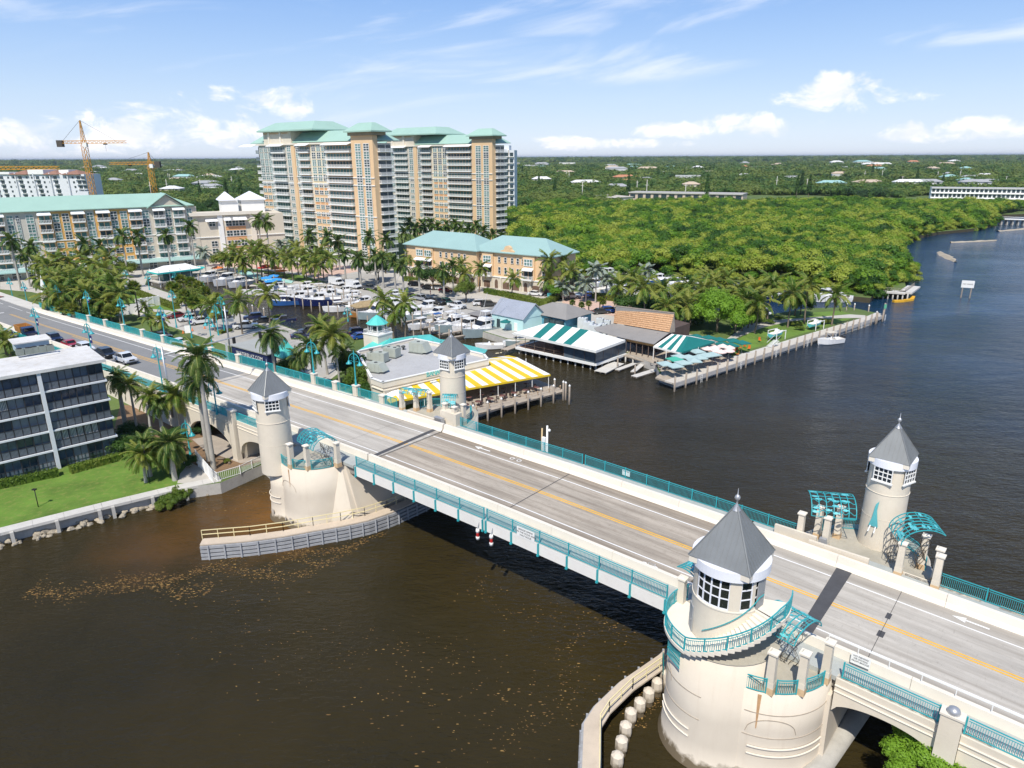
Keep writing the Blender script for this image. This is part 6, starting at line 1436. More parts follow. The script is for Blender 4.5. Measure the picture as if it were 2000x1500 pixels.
def fender(pts,label,side,z=1.75,planks=4,out=1.25):
 """walk along pts (outer edge, bridge coordinates); side = +1 when the walk lies to the left of the direction of travel"""
 FY=gmat('pale_yellow_rail',(.76,.66,.38),.6,.06,1.);FP=gmat('grey_fender_timber',(.36,.37,.39),.85,.2,1.,dirt=(.18,.17,.16),fine=.6);BU=gmat('buff_walkway',(.56,.47,.37),.85,.12,.6,dirt=(.4,.33,.26),fine=.3);DKT=gmat('dark_backing_timber',(.06,.055,.05),.8,.2,1.)
 r=thing('pier_fender',label,'fender',(0,0,0));pts=[bl(s,t,0)for s,t in pts];n=len(pts)
 dr=[(pts[i+1]-pts[i]).normalized()for i in range(n-1)];nr=[Vector((-d.y,d.x,0))*side for d in dr]
 def off(w):
  o=[]
  for i in range(n):
   a,b=nr[max(0,i-1)],nr[min(n-2,i)];m_=(a+b).normalized();o.append(pts[i]+m_*(w/max(.5,m_.dot(a))))
  return o
 def band(o0,o1,z0,z1,name,mt):
  for i in range(n-1):
   q=[o0[i],o0[i+1],o1[i+1],o1[i]];q=q if side>0 else q[::-1];MB().prism([(v.x,v.y)for v in q],z0,z1).build(name,mt,r)
 o0,o1,ob,of,oc=off(0),off(out),off(.12),off(-.16),off(.3)
 band(o0,o1,z-.14,z,'walk_slab',BU);band(ob,oc,-.6,z-.14,'back_wall',DKT)  # near-black backing shows through the gaps between the planks
 for j in range(planks):band(of,ob,z-.50-.44*j,z-.20-.44*j,'fender_plank',FP)
 rl=MB();ra=off(out-.12)
 for i in range(n-1):
  L=(pts[i+1]-pts[i]).length;k=max(1,round(L/1.55))
  for h in(1.05,.55):rl.bar(ra[i]+Vector((0,0,z+h)),ra[i+1]+Vector((0,0,z+h)),.07)
  for q in range(k+1):p=ra[i]+(ra[i+1]-ra[i])*q/k;rl.bar(p+Vector((0,0,z)),p+Vector((0,0,z+1.05)),.06)
  for q in range(k):p=pts[i]+(pts[i+1]-pts[i])*(q+.5)/k-nr[i]*.2;MB().bar(p+Vector((0,0,-.9)),p+Vector((0,0,z-.12)),.16,.16).build('fender_post',FP,r)
 rl.build('guard_rail',FY,r);return r
fender([(-66.6,-22.6),(-63.4,-18.9),(-61.4,-16.0),(-59.9,-13.2),(-58.4,-10.6),(-57.2,-8.0),(-56.6,-5),(-56.4,-1),(-56.4,8)],'grey timber fender with a pale yellow railing curving out from the left pier',1)
fender([(-18.3,-22.9),(-19.9,-20.3),(-22.1,-16.9),(-22.4,-15.0),(-22.3,-11.7),(-21.5,-7),(-21.2,-2),(-21.2,8)],'fender walk with pale yellow railing bending down left of the control house',-1)
for i in range(8):
 f=i/7;a=bl(-20.3+.55*max(0,.4-f)*6-.1*f,-17.4+9.4*f,0);k=MB();k.tube((0,0,-1.5),(0,0,.55),.40,.36,8,smooth=False).tube((0,0,.5),(0,0,1.3),.46,.44,8,smooth=False)
 t=thing('dolphin_pile','pale octagonal concrete pile behind the right fender, %s from the control house'%['eighth','seventh','sixth','fifth','fourth','third','second','first'][i],'pile',(a.x,a.y,0),0,'concrete piles behind the right fender');k.build('shaft',PIERM,t);MB().lathe([(.44,1.3),(.2,1.5),(.01,1.52)],(0,0,0),8,smooth=False).build('cap',PIERM,t)
 # ================= VEGETATION =================
LM_COCO=leafmat('coconut_leaf',[(.030,.065,.012),(.06,.125,.018),(.12,.20,.028),(.22,.25,.045)],.45,.3,.25)
LM_ROYAL=leafmat('royal_palm_leaf',[(.018,.045,.016),(.035,.085,.022),(.06,.13,.03),(.10,.16,.035)],.45,.3,.25)
LM_SILV=leafmat('silver_palm_leaf',[(.16,.20,.17),(.24,.29,.25),(.30,.36,.32)],.5,.2,.3)
LM_MANG=leafmat('mangrove_leaf',[(.022,.055,.008),(.055,.13,.012),(.10,.22,.018),(.19,.31,.025),(.30,.36,.05)],.5,.3,.045,.16)
LM_MG2=leafmat('deep_mangrove_leaf',[(.02,.055,.010),(.04,.11,.014),(.08,.18,.02)],.5,.3,.05,.3)
LM_WOOD=leafmat('woodland_leaf',[(.022,.052,.016),(.045,.10,.022),(.08,.155,.03),(.15,.20,.045)],.6,.25,.012,.1)
LM_BRIGHT=leafmat('bright_green_leaf',[(.06,.15,.012),(.12,.27,.02),(.20,.36,.035)],.5,.35,.3)
LM_DARK=leafmat('dark_green_leaf',[(.015,.04,.01),(.03,.075,.014),(.055,.12,.02)],.5,.25,.3)
LM_HEDGE=leafmat('hedge_leaf',[(.05,.09,.012),(.09,.15,.018),(.15,.19,.03)],.6,.2,.3)
BARK=mat('grey_palm_trunk',(.42,.40,.36),.9,.15,1.,dirt=(.22,.19,.16),fine=.5,coord='Object');BARKB=mat('brown_trunk',(.20,.16,.12),.9,.25,1.5,coord='Object');SHAFT=mat('green_crownshaft',(.16,.24,.05),.5,.15,1.,coord='Object')
RACH=mat('leaf_midrib',(.30,.30,.08),.6,.2,2.,coord='Object');DEADF=mat('dry_frond',(.32,.20,.08),.9,.2,2.)
def frond(L,el,droop,nl,ll,lw,lm,twist=.0,vee=.5,seed=0):
 """one pinnate leaf: arching midrib with drooping leaflets on both sides; grows along +x"""
 rn=random.Random(seed);m_=MB();n=7;pts=[];a=el;x=z=0.
 for i in range(n+1):pts.append(Vector((x,0,z)));a2=el-droop*((i+1)/n)**1.3;x+=L/n*cos(a2);z+=L/n*sin(a2)
 for i in range(n):m_.bar(pts[i],pts[i+1],.07*(1-i/n)+.02,None,1)
 for i in range(nl):
  f=.12+.88*(i+.5)/nl;k=min(n-1,int(f*n));g=f*n-k;p=pts[k]+(pts[k+1]-pts[k])*g;d=(pts[k+1]-pts[k]).normalized();up=Vector((-d.z,0,d.x))
  l=ll*(sin(pi*min(1,.18+f*.82))**.6)*rn.uniform(.85,1.1)
  for s in(-1,1):
   dr=(d*.55+Vector((0,s,0))*1.0+up*(vee-1.0*f+rn.uniform(-.25,.25))).normalized();tip=p+dr*l+Vector((0,0,-.25*l));w=d*lw
   m_.add([p-w*.5,p+w*.5,(p+tip)/2+w*.5+Vector((0,0,.08*l)),tip,(p+tip)/2-w*.5+Vector((0,0,.08*l))],[(0,1,2,3,4)if s<0 else(4,3,2,1,0)],0)
 return m_.mesh('frond',[lm,RACH])
FR={}
for kind,lm,L,ll,lw in(('coco',LM_COCO,4.6,1.0,.24),('royal',LM_ROYAL,4.0,.95,.27),('silver',LM_SILV,3.2,.9,.3)):
 for e_,(el,dr)in enumerate(((70,55),(42,72),(16,80),(-14,62),(-45,40))):
  for v in range(2):FR[kind,e_,v]=frond(L*(1.05-.05*e_),RD(el),RD(dr+8*v),15,ll,lw,lm,seed=e_*7+v,vee=.75 if kind=='royal' else .35)
FRN={(e_,v):frond(3.9,RD(el),RD(dr+8*v),34,.85,.085,LM_ROYAL if v else LM_COCO,seed=e_*5+v,vee=.5)for e_,(el,dr)in enumerate(((70,55),(42,75),(16,85),(-14,66),(-45,40)))for v in range(2)}
def fanleaf():
 m_=MB();n=13;m_.bar((0,0,0),(.8,0,.12),.04,None,1)
 for i in range(n):a=RD(-115+230*i/(n-1));d=Vector((cos(a),sin(a),.18*cos(a*2)));c=Vector((.8,0,.12));q=Vector((-sin(a),cos(a),0))*.09;m_.add([c,c+d*.45+q,c+d*.95+Vector((0,0,-.18)),c+d*.45-q],[(0,3,2,1)],0)
 return m_.mesh('frond',[LM_COCO,RACH])
FAN=fanleaf()
def palm(x,y,h,kind='coco',sc=1.,label='',near=False,z0=1.5,lean=None,dead=False,nf=None,group=None):
 rn=random.Random(int(x*31+y*17));r=thing('palm_tree',label,'palm tree',(x,y,z0),rn.random()*6.28,group or 'palms of the waterfront')
 r0=.24 if kind=='royal' else .17;lx=lean if lean is not None else(0 if kind!='coco' else rn.uniform(-.12,.12)*h);m_=MB();pv=Vector((0,0,-.3));rp=r0*1.5;n=5;top=Vector((lx,0,h))
 for i in range(1,n+1):f=i/n;p=Vector((lx*f*f,lx*.3*sin(pi*f),h*f));rr=r0*(1.25-.5*f+(.25*sin(pi*f)if kind=='royal' else 0));m_.tube(pv,p,rp,rr,8,cap=False);pv=p;rp=rr
 m_.build('trunk',BARK if kind in('royal','silver')or near else BARKB,r)
 if kind=='royal':MB().tube(top,top+Vector((0,0,1.2)),r0*.8,r0*.5,8).build('crownshaft',SHAFT,r);top=top+Vector((0,0,1.15))
 if kind=='sabal':
  for i in range(26):
   ph=2.4*i;el=75-115*(i/25);o=inst('frond',FAN,r,top,0,sc*rn.uniform(.95,1.2));o.rotation_euler=(rn.uniform(-.3,.3),-RD(el),ph)
  return r
 n=nf or(22 if not near else 38)
 for i in range(n):
  f=i/(n-1);e_=min(4,int(f*(4.2 if kind!='royal' else 4.6)));v=rn.randint(0,1)
  me=FRN[e_,1 if kind=='royal' else 0]if near else FR[kind,e_,v]
  o=inst('frond',me,r,top,2.399*i+rn.uniform(-.2,.2),sc*rn.uniform(.88,1.1))
  o.rotation_euler=(rn.uniform(-.15,.15),rn.uniform(-.12,.12),2.399*i+rn.uniform(-.25,.25))
 if kind=='coco' and not near:MB().lathe([(.01,-.35),(.28,-.2),(.3,0),(.01,.15)],top,7).build('coconut_cluster',DEADF,r)
 return r
def crown_mesh(name,lm,lobes,nleaf,leaf,seed=0,flat=.75,core=.55,quad=True,up=.35):
 rn=random.Random(seed);m_=MB();tot=sum(r*r for*_,r in lobes)
 for(cx,cy,cz,r)in lobes:
  k=int(nleaf*r*r/tot)
  for i in range(k):
   u=rn.uniform(-1,1)if rn.random()<.5 else rn.uniform(-.2,1);a=rn.uniform(0,2*pi);s=math.sqrt(1-u*u);d=Vector((s*cos(a),s*sin(a),u))
   nz=noise.noise(d*2.2+Vector((cx,cy,cz))+Vector((seed,0,0)));rr=r*(1+.28*nz)*(rn.random()**.16)
   p=Vector((cx+d.x*rr,cy+d.y*rr,cz+d.z*rr*flat));nrm=(d+Vector((rn.uniform(-.7,.7),rn.uniform(-.7,.7),rn.uniform(-.4,.7)+up))).normalized()
   t=nrm.orthogonal().normalized();b=nrm.cross(t);w=rn.uniform(0,6.28);t,b=t*cos(w)+b*sin(w),b*cos(w)-t*sin(w);l=leaf*rn.uniform(.6,1.3)
   m_.add([p-t*l,p-b*l*.5,p+t*l,p+b*l*.5],[(0,1,2,3)])
  if core:
   q=core;m_.lathe([(.01,-r*q*flat),(r*q*.75,-r*q*flat*.7),(r*q,0),(r*q*.75,r*q*flat*.7),(.01,r*q*flat)],(cx,cy,cz),7,0,smooth=False)
 return m_.mesh(name,[lm])
def rlobes(n,R,rmin,rmax,zc,seed,zs=.5):
 rn=random.Random(seed);out=[]
 for i in range(n):a=2.4*i+rn.uniform(-.4,.4);d=R*math.sqrt((i+.5)/n);out.append((d*cos(a),d*sin(a),zc+zs*(1-(d/R)**2)*R*.6+rn.uniform(-.3,.3)*rmin,rn.uniform(rmin,rmax)))
 return out
def scatter(name,pts,variants,label,cat,rotj=.25):
 """one object that carries an uncountable mass of plants (kind stuff)"""
 me=bpy.data.meshes.new(name);me.from_pydata([p[:3]for p in pts],[],[])
 at=me.attributes.new('sc','FLOAT','POINT');at.data.foreach_set('value',[p[3]for p in pts])
 o=bpy.data.objects.new(name,me);COL.objects.link(o);tag(o,label,cat,kind='stuff')
 ng=bpy.data.node_groups.new(name,'GeometryNodeTree');ng.interface.new_socket('Geometry',in_out='INPUT',socket_type='NodeSocketGeometry');ng.interface.new_socket('Geometry',in_out='OUTPUT',socket_type='NodeSocketGeometry')
 N=ng.nodes.new;L=ng.links.new;gi=N('NodeGroupInput');go=N('NodeGroupOutput');ip=N('GeometryNodeInstanceOnPoints');ip.inputs['Pick Instance'].default_value=True
 jn=N('GeometryNodeJoinGeometry')
 for v in variants[::-1]:
  vo=bpy.data.objects.new(name+'_source',v);oi=N('GeometryNodeObjectInfo');oi.inputs['Object'].default_value=vo;oi.inputs['As Instance'].default_value=True;L(oi.outputs['Geometry'],jn.inputs[0])
 L(gi.outputs[0],ip.inputs['Points']);L(jn.outputs[0],ip.inputs['Instance'])
 ri=N('FunctionNodeRandomValue');ri.data_type='INT';ri.inputs[4].default_value=0;ri.inputs[5].default_value=len(variants)-1;L(ri.outputs[2],ip.inputs['Instance Index'])
 rr=N('FunctionNodeRandomValue');rr.data_type='FLOAT_VECTOR';rr.inputs[0].default_value=(-rotj,-rotj,0);rr.inputs[1].default_value=(rotj,rotj,6.283);L(rr.outputs[0],ip.inputs['Rotation'])
 na=N('GeometryNodeInputNamedAttribute');na.data_type='FLOAT';na.inputs['Name'].default_value='sc';L(na.outputs['Attribute'],ip.inputs['Scale']);L(ip.outputs[0],go.inputs[0])
 md=o.modifiers.new('scatter','NODES');md.node_group=ng;return o
def inpoly(x,y,pl):
 c=False;n=len(pl);j=n-1
 for i in range(n):
  if(pl[i][1]>y)!=(pl[j][1]>y)and x<(pl[j][0]-pl[i][0])*(y-pl[i][1])/(pl[j][1]-pl[i][1])+pl[i][0]:c=not c
  j=i
 return c
CL_M=[crown_mesh('mangrove_clump',LM_MANG,rlobes(6,2.1,.9,1.9,0,10+i,1.0),760,.27,i,core=.6)for i in range(5)]+[crown_mesh('mangrove_clump',LM_MG2,rlobes(6,2.0,.9,1.8,0,60+i,1.0),760,.27,20+i,core=.6)for i in range(2)]
CL_W=[crown_mesh('tree_clump',LM_WOOD,rlobes(5,3.4,2.2,3.4,0,30+i),420,.62,i+9,core=.66)for i in range(3)]
def mangroves():
 rn=random.Random(3)
 pl=[xy(u,v,.5)for u,v in((985,470),(1130,535),(1300,542),(1450,556),(1560,566),(1640,574),(1700,580),(1712,562),(1752,548),(1764,548),(1754,530),(1742,500),(1748,480),(1780,462),(1838,451),(1900,446),(1936,438),(1942,424))]
 pl+=[(380,530),(250,590),(20,560),(-10,430)]
 pts=[];x0=min(p[0]for p in pl);x1=max(p[0]for p in pl);y0=min(p[1]for p in pl);y1=max(p[1]for p in pl);st=3.2
 y=y0
 while y<y1:
  s_=st*(1 if y<320 else 1.25)
  x=x0
  while x<x1:
   px,py=x+rn.uniform(-.5,.5)*s_,y+rn.uniform(-.5,.5)*s_
   if inpoly(px,py,pl)and rn.random()>.05:
    h=4.6+3.2*noise.noise(Vector((px*.018,py*.018,1.)))+2.2*noise.noise(Vector((px*.07,py*.07,4.)))
    pts.append((px,py,1.5+h*.8+rn.uniform(-1.3,1.1),(rn.uniform(.55,1.05)if rn.random()<.6 else rn.uniform(1.1,1.75))*(1 if y<320 else 1.2)))
   x+=s_
  y+=s_
 ed=[P(*q,.3)for q in((1640,577),(1700,582),(1712,566),(1758,551),(1766,545),(1758,530),(1744,500),(1750,480),(1782,463),(1838,453),(1900,448),(1937,440))]
 for a,b in list(zip(ed,ed[1:]))+[(P(1130,538,.3),P(1640,576,.3))]:
  L=(b-a).length
  for i in range(int(L/.8)):p=a+(b-a)*rn.random();pts.append((p.x+rn.uniform(-2.2,3.0),p.y+rn.uniform(-3.0,1.5),rn.uniform(.3,4.2),rn.uniform(.4,.95)))
 scatter('mangrove_wood',pts,CL_M,'dense mangrove wood of yellow-green crowns between the marina and the far suburbs','mangroves')
mangroves()
def farwood():
 rn=random.Random(4);pts=[];d=360.
 blocked=[(P(182,419,1.5),130)]
 while d<24000:
  s_=7.0*max(1,(d/420))**.85;half=d*.80+60;x=-half
  while x<half:
   px,py=x+rn.uniform(-.5,.5)*s_,d+rn.uniform(-.5,.5)*s_;x+=s_
   k=px/d
   if py<620 and-25<px<520:continue
   if d<640 and k<-.66:continue
   if d<470 and k<-.05 and k>-.36:continue
   if px>300 and py<640:continue
   g=noise.noise(Vector((px/160,py/260,7.)))
   if g>.20+.12*rn.random():continue
   sc=min(3.2 if d<4000 else 5.5,s_/7.0)*rn.uniform(.7,1.25);hz=2.0+(14 if d>9000 else 6 if d>4000 else 0)+3.2*noise.noise(Vector((px/60,py/60,2.)))+1.0*sc
   pts.append((px,py,hz+rn.uniform(-.5,1.5),sc))
  d+=s_*.85
 scatter('far_woodland',pts,CL_W,'dark green treetops of the suburbs reaching to the horizon','woodland')
 CON=crown_mesh('crown',LM_DARK,[(0,0,2+2.2*i,2.2-.35*i)for i in range(5)],500,.6,5,1.2)
 TR=MB().tube((0,0,-8),(0,0,4),.4,.2,6).mesh('trunk',BARKB)
 for i in range(26):
  d=rn.choice((640,760,900,1100,1400))*rn.uniform(.9,1.1);k=rn.uniform(-.05,.62)if rn.random()<.75 else rn.uniform(-.7,-.36);t=thing('tall_tree','slim dark tree poking above the suburban treetops','tree',(d*k,d,9),rn.random()*6,'slim dark trees far off');s_=rn.uniform(.7,1.2);o=inst('crown',CON,t);o.scale=(s_,s_,s_*1.25);inst('trunk',TR,t)
farwood()
def suburbs():
 rn=random.Random(12);WL=[mat('suburb_wall_%s'%n,c,.85,.06,.5)for n,c in(('white',(.75,.74,.70)),('cream',(.68,.62,.50)),('pale',(.6,.6,.62)))];RL=[mat('suburb_roof_%s'%n,c,.85,.1,.5)for n,c in(('white',(.72,.72,.72)),('grey',(.35,.36,.37)),('terracotta',(.50,.22,.12)),('tan',(.52,.42,.32)),('teal',(.3,.5,.48)))]
 words=['white','grey','terracotta','tan','teal'];n=0;tries=0
 while n<110 and tries<4000:
  tries+=1;d=640*(4.6**(rn.random()**.9));k=rn.uniform(-.70,.74)
  if-.36<k<-.03 or(k<-.5 and d<800)or(k>-.03 and d<800):continue
  x=d*k;s_=max(1,d/750)**.5;w,dp,h=rn.uniform(14,34)*s_,rn.uniform(9,14)*s_,rn.uniform(3.5,6.5)+4.0+(d>1500)*4+(d>2500)*4
  ri=rn.choice((0,0,0,1,1,2,3,4));
  r=thing('house','far %s-roofed house %s'%(words[ri],rn.choice(('half sunk in the treetops','showing as a pale strip among trees','in a clearing of the far woodland'))),'house',(x,d,1.5),rn.uniform(-.35,.35),'far houses among the trees')
  MB().b2((-w/2,-dp/2,0),(w/2,dp/2,h)).build('wall',rn.choice(WL),r)
  if ri==0 and rn.random()<.6:MB().b2((-w/2-.4,-dp/2-.4,h),(w/2+.4,dp/2+.4,h+.6)).build('roof',RL[ri],r)
  else:hip(MB(),-w/2,w/2,-dp/2,dp/2,h,h+2.6*s_,.7).build('roof',RL[ri],r)
  if d<1100:
   for i in range(3):MB().b2((-w/2+w*(i+.3)/3,-dp/2-.1,h-2.4),(-w/2+w*(i+.6)/3,-dp/2+.1,h-.9)).build('window',WGLS[0],r)
  n+=1
suburbs()
# ---------- palms ----------
def at_top(u,v,h,z0=1.5):p=P(u,v,z0+h);return p.x,p.y
def zat(x,y,v):
 lo,hi=-5.,80.
 for i in range(40):
  m_=(lo+hi)/2;q=Vector((x,y,m_-CH));vv=750-FPX*q.dot(_U)/q.dot(_f)
  if vv>v:lo=m_
  else:hi=m_
 return lo
NP=[((418,916),700,'royal',1.1,'taller royal palm with a pale straight trunk next to the left round tower'),((408,900),745,'royal',.95,'shorter royal palm leaning beside the tallest one by the left tower'),((352,850),772,'coco',1.0,'full-crowned palm with yellowing fronds in front of the ramp arches'),((285,942),888,'coco',.62,'small palm in the middle of the lawn by the black post'),((293,930),868,'royal',.6,'small dark palm on the lawn behind the first one'),((342,938),868,'royal',.75,'bushy small palm at the right end of the lawn'),((335,925),880,'coco',.7,'low bushy palm joined to the right end of the lawn'),((300,862),778,'coco',.62,'slender palm third from the apartment block along the ramp'),((320,858),790,'royal',.6,'slender dark palm just left of the full-crowned palm'),((270,850),752,'coco',.6,'slender palm beside the apartment corner, second along the ramp'),((248,845),738,'royal',.6,'palm peeping over the apartment block corner')]
for(u,v),cv,kd,sc,lb in NP:
 p=P(u,v,1.5);h=zat(p.x,p.y,cv)-1.5;palm(p.x,p.y,max(2.5,h-(1.1 if kd=='royal' else 0)),kd,sc*(.86 if sc>.9 else 1.08),lb,True,lean=.0 if kd=='royal' else None)
NP2=[(530,668,8.2,'royal',.95,'dark round-headed palm behind the ramp railing beside the truck'),(608,692,7.,'royal',.95,'palm with brown skirt fronds just behind the ramp railing'),(655,655,10.,'coco',1.05,'tallest palm of the clump beside the teal gatehouse roof'),(632,640,9.,'coco',.9,'pale yellow-tipped palm at the back of the clump by the restaurant'),(585,712,4.5,'royal',.7,'short dark palm left of the lamp by the ramp'),(672,690,5.5,'coco',.8,'drooping palm at the left of the restaurant shrubs')]
for u,v,h,kd,sc,lb in NP2:x,y=at_top(u,v,h);palm(x,y,h,kd,sc,lb,True)
PL_=[('coco',1.,'in the marina car park beside the white pickup',[(466,590,7.5),(521,575,7.5),(414,598,6)]),('sabal',1.1,'in the clump at the basin end',[(352,548,6),(372,552,6),(388,560,5.5),(360,578,6),(345,565,5),(378,590,5),(400,572,5),(335,560,4),(425,585,4)]),('coco',.9,'leaning over the moored boats behind the restaurant cupola',[(742,585,8),(788,592,8),(766,612,5.5)]),('coco',1.05,'in the thick coconut grove beside the ramp',[(95,520,9),(118,508,10),(140,515,9),(160,505,9),(182,515,9),(205,528,8),(110,545,8),(135,545,8),(158,540,8),(180,548,8),(210,555,8),(225,545,8),(125,570,7),(150,565,7),(172,572,7),(232,575,7),(85,545,7),(70,515,9),(100,580,5),(190,590,5),(212,590,5),(205,505,10)]),('sabal',1.1,'with a round fan-leaved head beside the ramp lamps',[(262,560,8),(215,610,5),(230,600,5),(140,605,4),(120,600,4)]),('coco',.62,'planted as a small pair inside the ramp railing',[(292,622,3.6),(314,626,3.6),(283,600,3)]),('royal',1.05,'in the row along the grey and orange apartment block',[(22,478,14),(62,490,12),(47,505,9),(238,468,13),(268,468,12.5),(325,466,12.5),(372,450,14),(165,485,12),(196,488,10)]),('silver',1.1,'with pale silvery fronds',[(397,493,8),(548,478,8),(572,478,8),(1120,540,6),(1145,555,5),(1165,528,9),(1185,545,5),(1262,530,9),(1100,560,4)]),('royal',1.1,'standing tall before the left high-rise',[(505,437,15),(520,440,15),(604,468,11),(640,470,11),(660,478,9),(700,515,7),(722,470,10),(755,476,9)]),('coco',1.05,'in the promenade planting below the left high-rise',[(455,490,8),(470,498,8),(487,484,9),(498,500,8),(520,492,8),(535,505,7),(552,500,7),(568,508,7),(590,497,8),(610,502,8),(628,492,9),(646,505,8),(596,515,6),(620,518,6),(478,515,5),(442,505,5),(578,486,9),(505,485,10)]),('royal',.9,'in the line of pale-trunked palms along the car park',[(672,505,8),(702,512,8),(732,506,8),(746,512,8),(770,520,8),(786,528,7),(818,532,8),(866,536,7),(884,528,7)]),('royal',1.1,'in the dark row between the two high-rises',[(800,440,10),(812,452,9),(826,446,9),(842,442,9),(856,450,9),(872,446,9),(888,442,9),(900,452,8),(915,456,8),(930,446,9),(945,458,8),(962,465,7),(980,470,6),(790,462,8)]),('coco',.85,'against the front of the peach townhouses',[(800,500,7),(840,505,7),(906,518,7),(935,525,7),(999,545,5.5),(912,535,6)]),('coco',1.05,'at the right end of the peach townhouses',[(1075,510,10),(1098,512,9),(1072,545,5),(1112,530,8)]),('coco',1.1,'in the park grove behind the umbrella terrace',[(1210,560,7),(1235,545,8),(1290,565,7),(1320,590,6),(1340,597,6),(1300,600,6),(1262,562,9),(1372,565,8),(1395,552,8),(1418,550,8),(1446,570,7),(1455,588,7),(1380,545,8),(1340,560,7),(1465,600,5),(1475,570,8),(1360,592,5)]),('coco',1.1,'on the park lawn by the water',[(1506,556,9),(1580,560,9),(1632,578,7),(1546,574,8),(1480,592,7)]),('sabal',.6,'low in the mulch beside the grey hipped roof',[(1118,592,1.2),(1136,596,1.2),(1150,594,2.2),(1172,586,3),(1178,590,2.5)]),('coco',.7,'by the entrance left of the apartment roof house',[(5,660,3.5),(14,668,3)])]
dn={'coco':'coconut palm','royal':'royal palm','silver':'silver palm','sabal':'fan palm'};ad=['lowest','leftmost','tall','yellowing','wind-combed','full-headed','short','rightmost','dark-headed']
for kd,sc,wh,L_ in PL_:
 L_=sorted(L_)
 for i,(u,v,h)in enumerate(L_):
  x,y=at_top(u,v,h);n=len(L_)
  pos='leftmost' if i==0 else 'rightmost' if i==n-1 else ORD[i]+' from left'
  palm(x,y,h,kd,sc,'%s %s, %s'%(dn[kd],wh,pos),group=dn[kd]+'s '+wh,nf=21)
  # ---------- broadleaf trees and bushes ----------
def tree(name,label,x,y,me,zc,sc,trunk=True,cat='tree',z0=1.5,group=None,szz=None):
 r=thing(name,label,cat,(x,y,z0),random.random()*6,group);o=inst('crown',me,r,(0,0,zc));o.scale=(sc,sc,sc*(szz or 1))
 if trunk:
  m_=MB().tube((0,0,-.2),(0,0,zc*.7),.22*sc,.15*sc,7)
  for i in range(4):a=i*1.6+.4;m_.tube((0,0,zc*.55),(1.5*sc*cos(a),1.5*sc*sin(a),zc+.4*sc),.12*sc,.05*sc,5)
  m_.build('trunk',BARKB,r)
 return r
BIGG=crown_mesh('crown',LM_BRIGHT,rlobes(16,4.2,1.1,1.7,0,71,1.1),9000,.16,3,.95,.6)
MIDG=crown_mesh('crown',LM_HEDGE,rlobes(8,2.6,1.1,1.6,0,72,.8),3600,.17,4,.9,.6);DRK=crown_mesh('crown',LM_DARK,rlobes(8,2.8,1.2,1.8,0,73,.7),3200,.2,5,.9,.62);WIDE=crown_mesh('crown',LM_MANG,rlobes(9,3.6,1.2,1.7,0,74,.3),3600,.2,6,.7,.6)
def tr(name,lb,u,v,h,me,sc,zz=None,trunk=True,cat='tree'):x,y=at_top(u,v,h);return tree(name,lb,x,y,me,h,sc,trunk,cat,szz=zz)
tr('broad_tree','large bright green feathery tree behind the umbrella terrace',1403,612,4.4,BIGG,1.45);tr('broad_tree','bright green lower half of the feathery tree group toward the lawn',1438,622,3.4,BIGG,.9)
tr('round_tree','round light green tree standing alone in the car park',910,566,3.6,MIDG,1.05);tr('round_tree','dense round tree left of the peach townhouses',845,540,4.2,DRK,1.25);tr('round_tree','second dense tree before the peach townhouses',866,548,3.8,MIDG,1.15);tr('round_tree','flat-topped tree shading cars by the tan corner block',432,507,4,MIDG,1.2);tr('round_tree','wide tree with dark shade at the car park turn',738,524,4,DRK,1.1);tr('round_tree','bushy tree behind the car park palms',752,506,5,MIDG,1.1);tr('round_tree','low tree right of the townhouse row by the entrance',1090,566,3.0,WIDE,.8)
tr('round_tree','dark sea grape mass left of the tan shingle roof',1235,596,3,DRK,1.25);tr('round_tree','dark bush mass at the head of the tan shingle roof',1262,600,3,DRK,1.2);tr('round_tree','dark bush behind the ridge of the tan roof',1290,606,2.6,DRK,1.1);tr('round_tree','shady tree on the park lawn between two palms',1556,585,4.2,DRK,1.1);tr('round_tree','dark tree on the canal edge of the lawn',1566,592,3.0,DRK,.9);tr('round_tree','low dark tree among the park palms',1350,615,2.5,DRK,1.2);tr('round_tree','low leafy tree beyond the park palms',1330,575,4,MIDG,1.3);tr('round_tree','bushy tree by the canal among park palms',1420,580,4,MIDG,1.3);tr('round_tree','leafy mass behind the feathery tree',1460,590,3,MIDG,1.2);tr('round_tree','leafy tree over the boatyard fence',1280,572,3.5,MIDG,1.2)
tr('round_tree','tangled tree of the car park island by the burgundy car',372,585,4,MIDG,1.2);tr('round_tree','dark tree over the car park island',390,592,3.4,WIDE,1.0);tr('round_tree','shady tree in the coconut grove by the ramp',165,575,4,DRK,1.4);tr('round_tree','low tree in front of the coconut grove',120,590,2.6,DRK,1.1);tr('round_tree','leafy bush behind the white ramp wall',195,612,2.2,DRK,1.1);tr('round_tree','hedge-like tree before the shopfronts',245,525,3,MIDG,1.2)
tr('round_tree','tree by the teal gatehouse roof',560,720,2.5,MIDG,.8);tr('shrub','conical green shrub at the corner of the flat-roofed restaurant',700,742,2.8,MIDG,.75,1.5);tr('shrub','leafy shrub under the restaurant parapet corner',713,762,1.6,DRK,.62);tr('shrub','dark bare-branched shrub at the restaurant side',690,712,3.4,DRK,.8,1.2)
for i in range(9):q=[(470,455),(445,447),(400,430),(390,415),(430,408),(460,405),(475,430),(415,400),(380,405)][i];x,y=at_top(q[0],q[1],6);tree('round_tree','dark wood tree behind the tan corner block',x,y,DRK,6,1.8,group='dark trees behind the tan corner block')
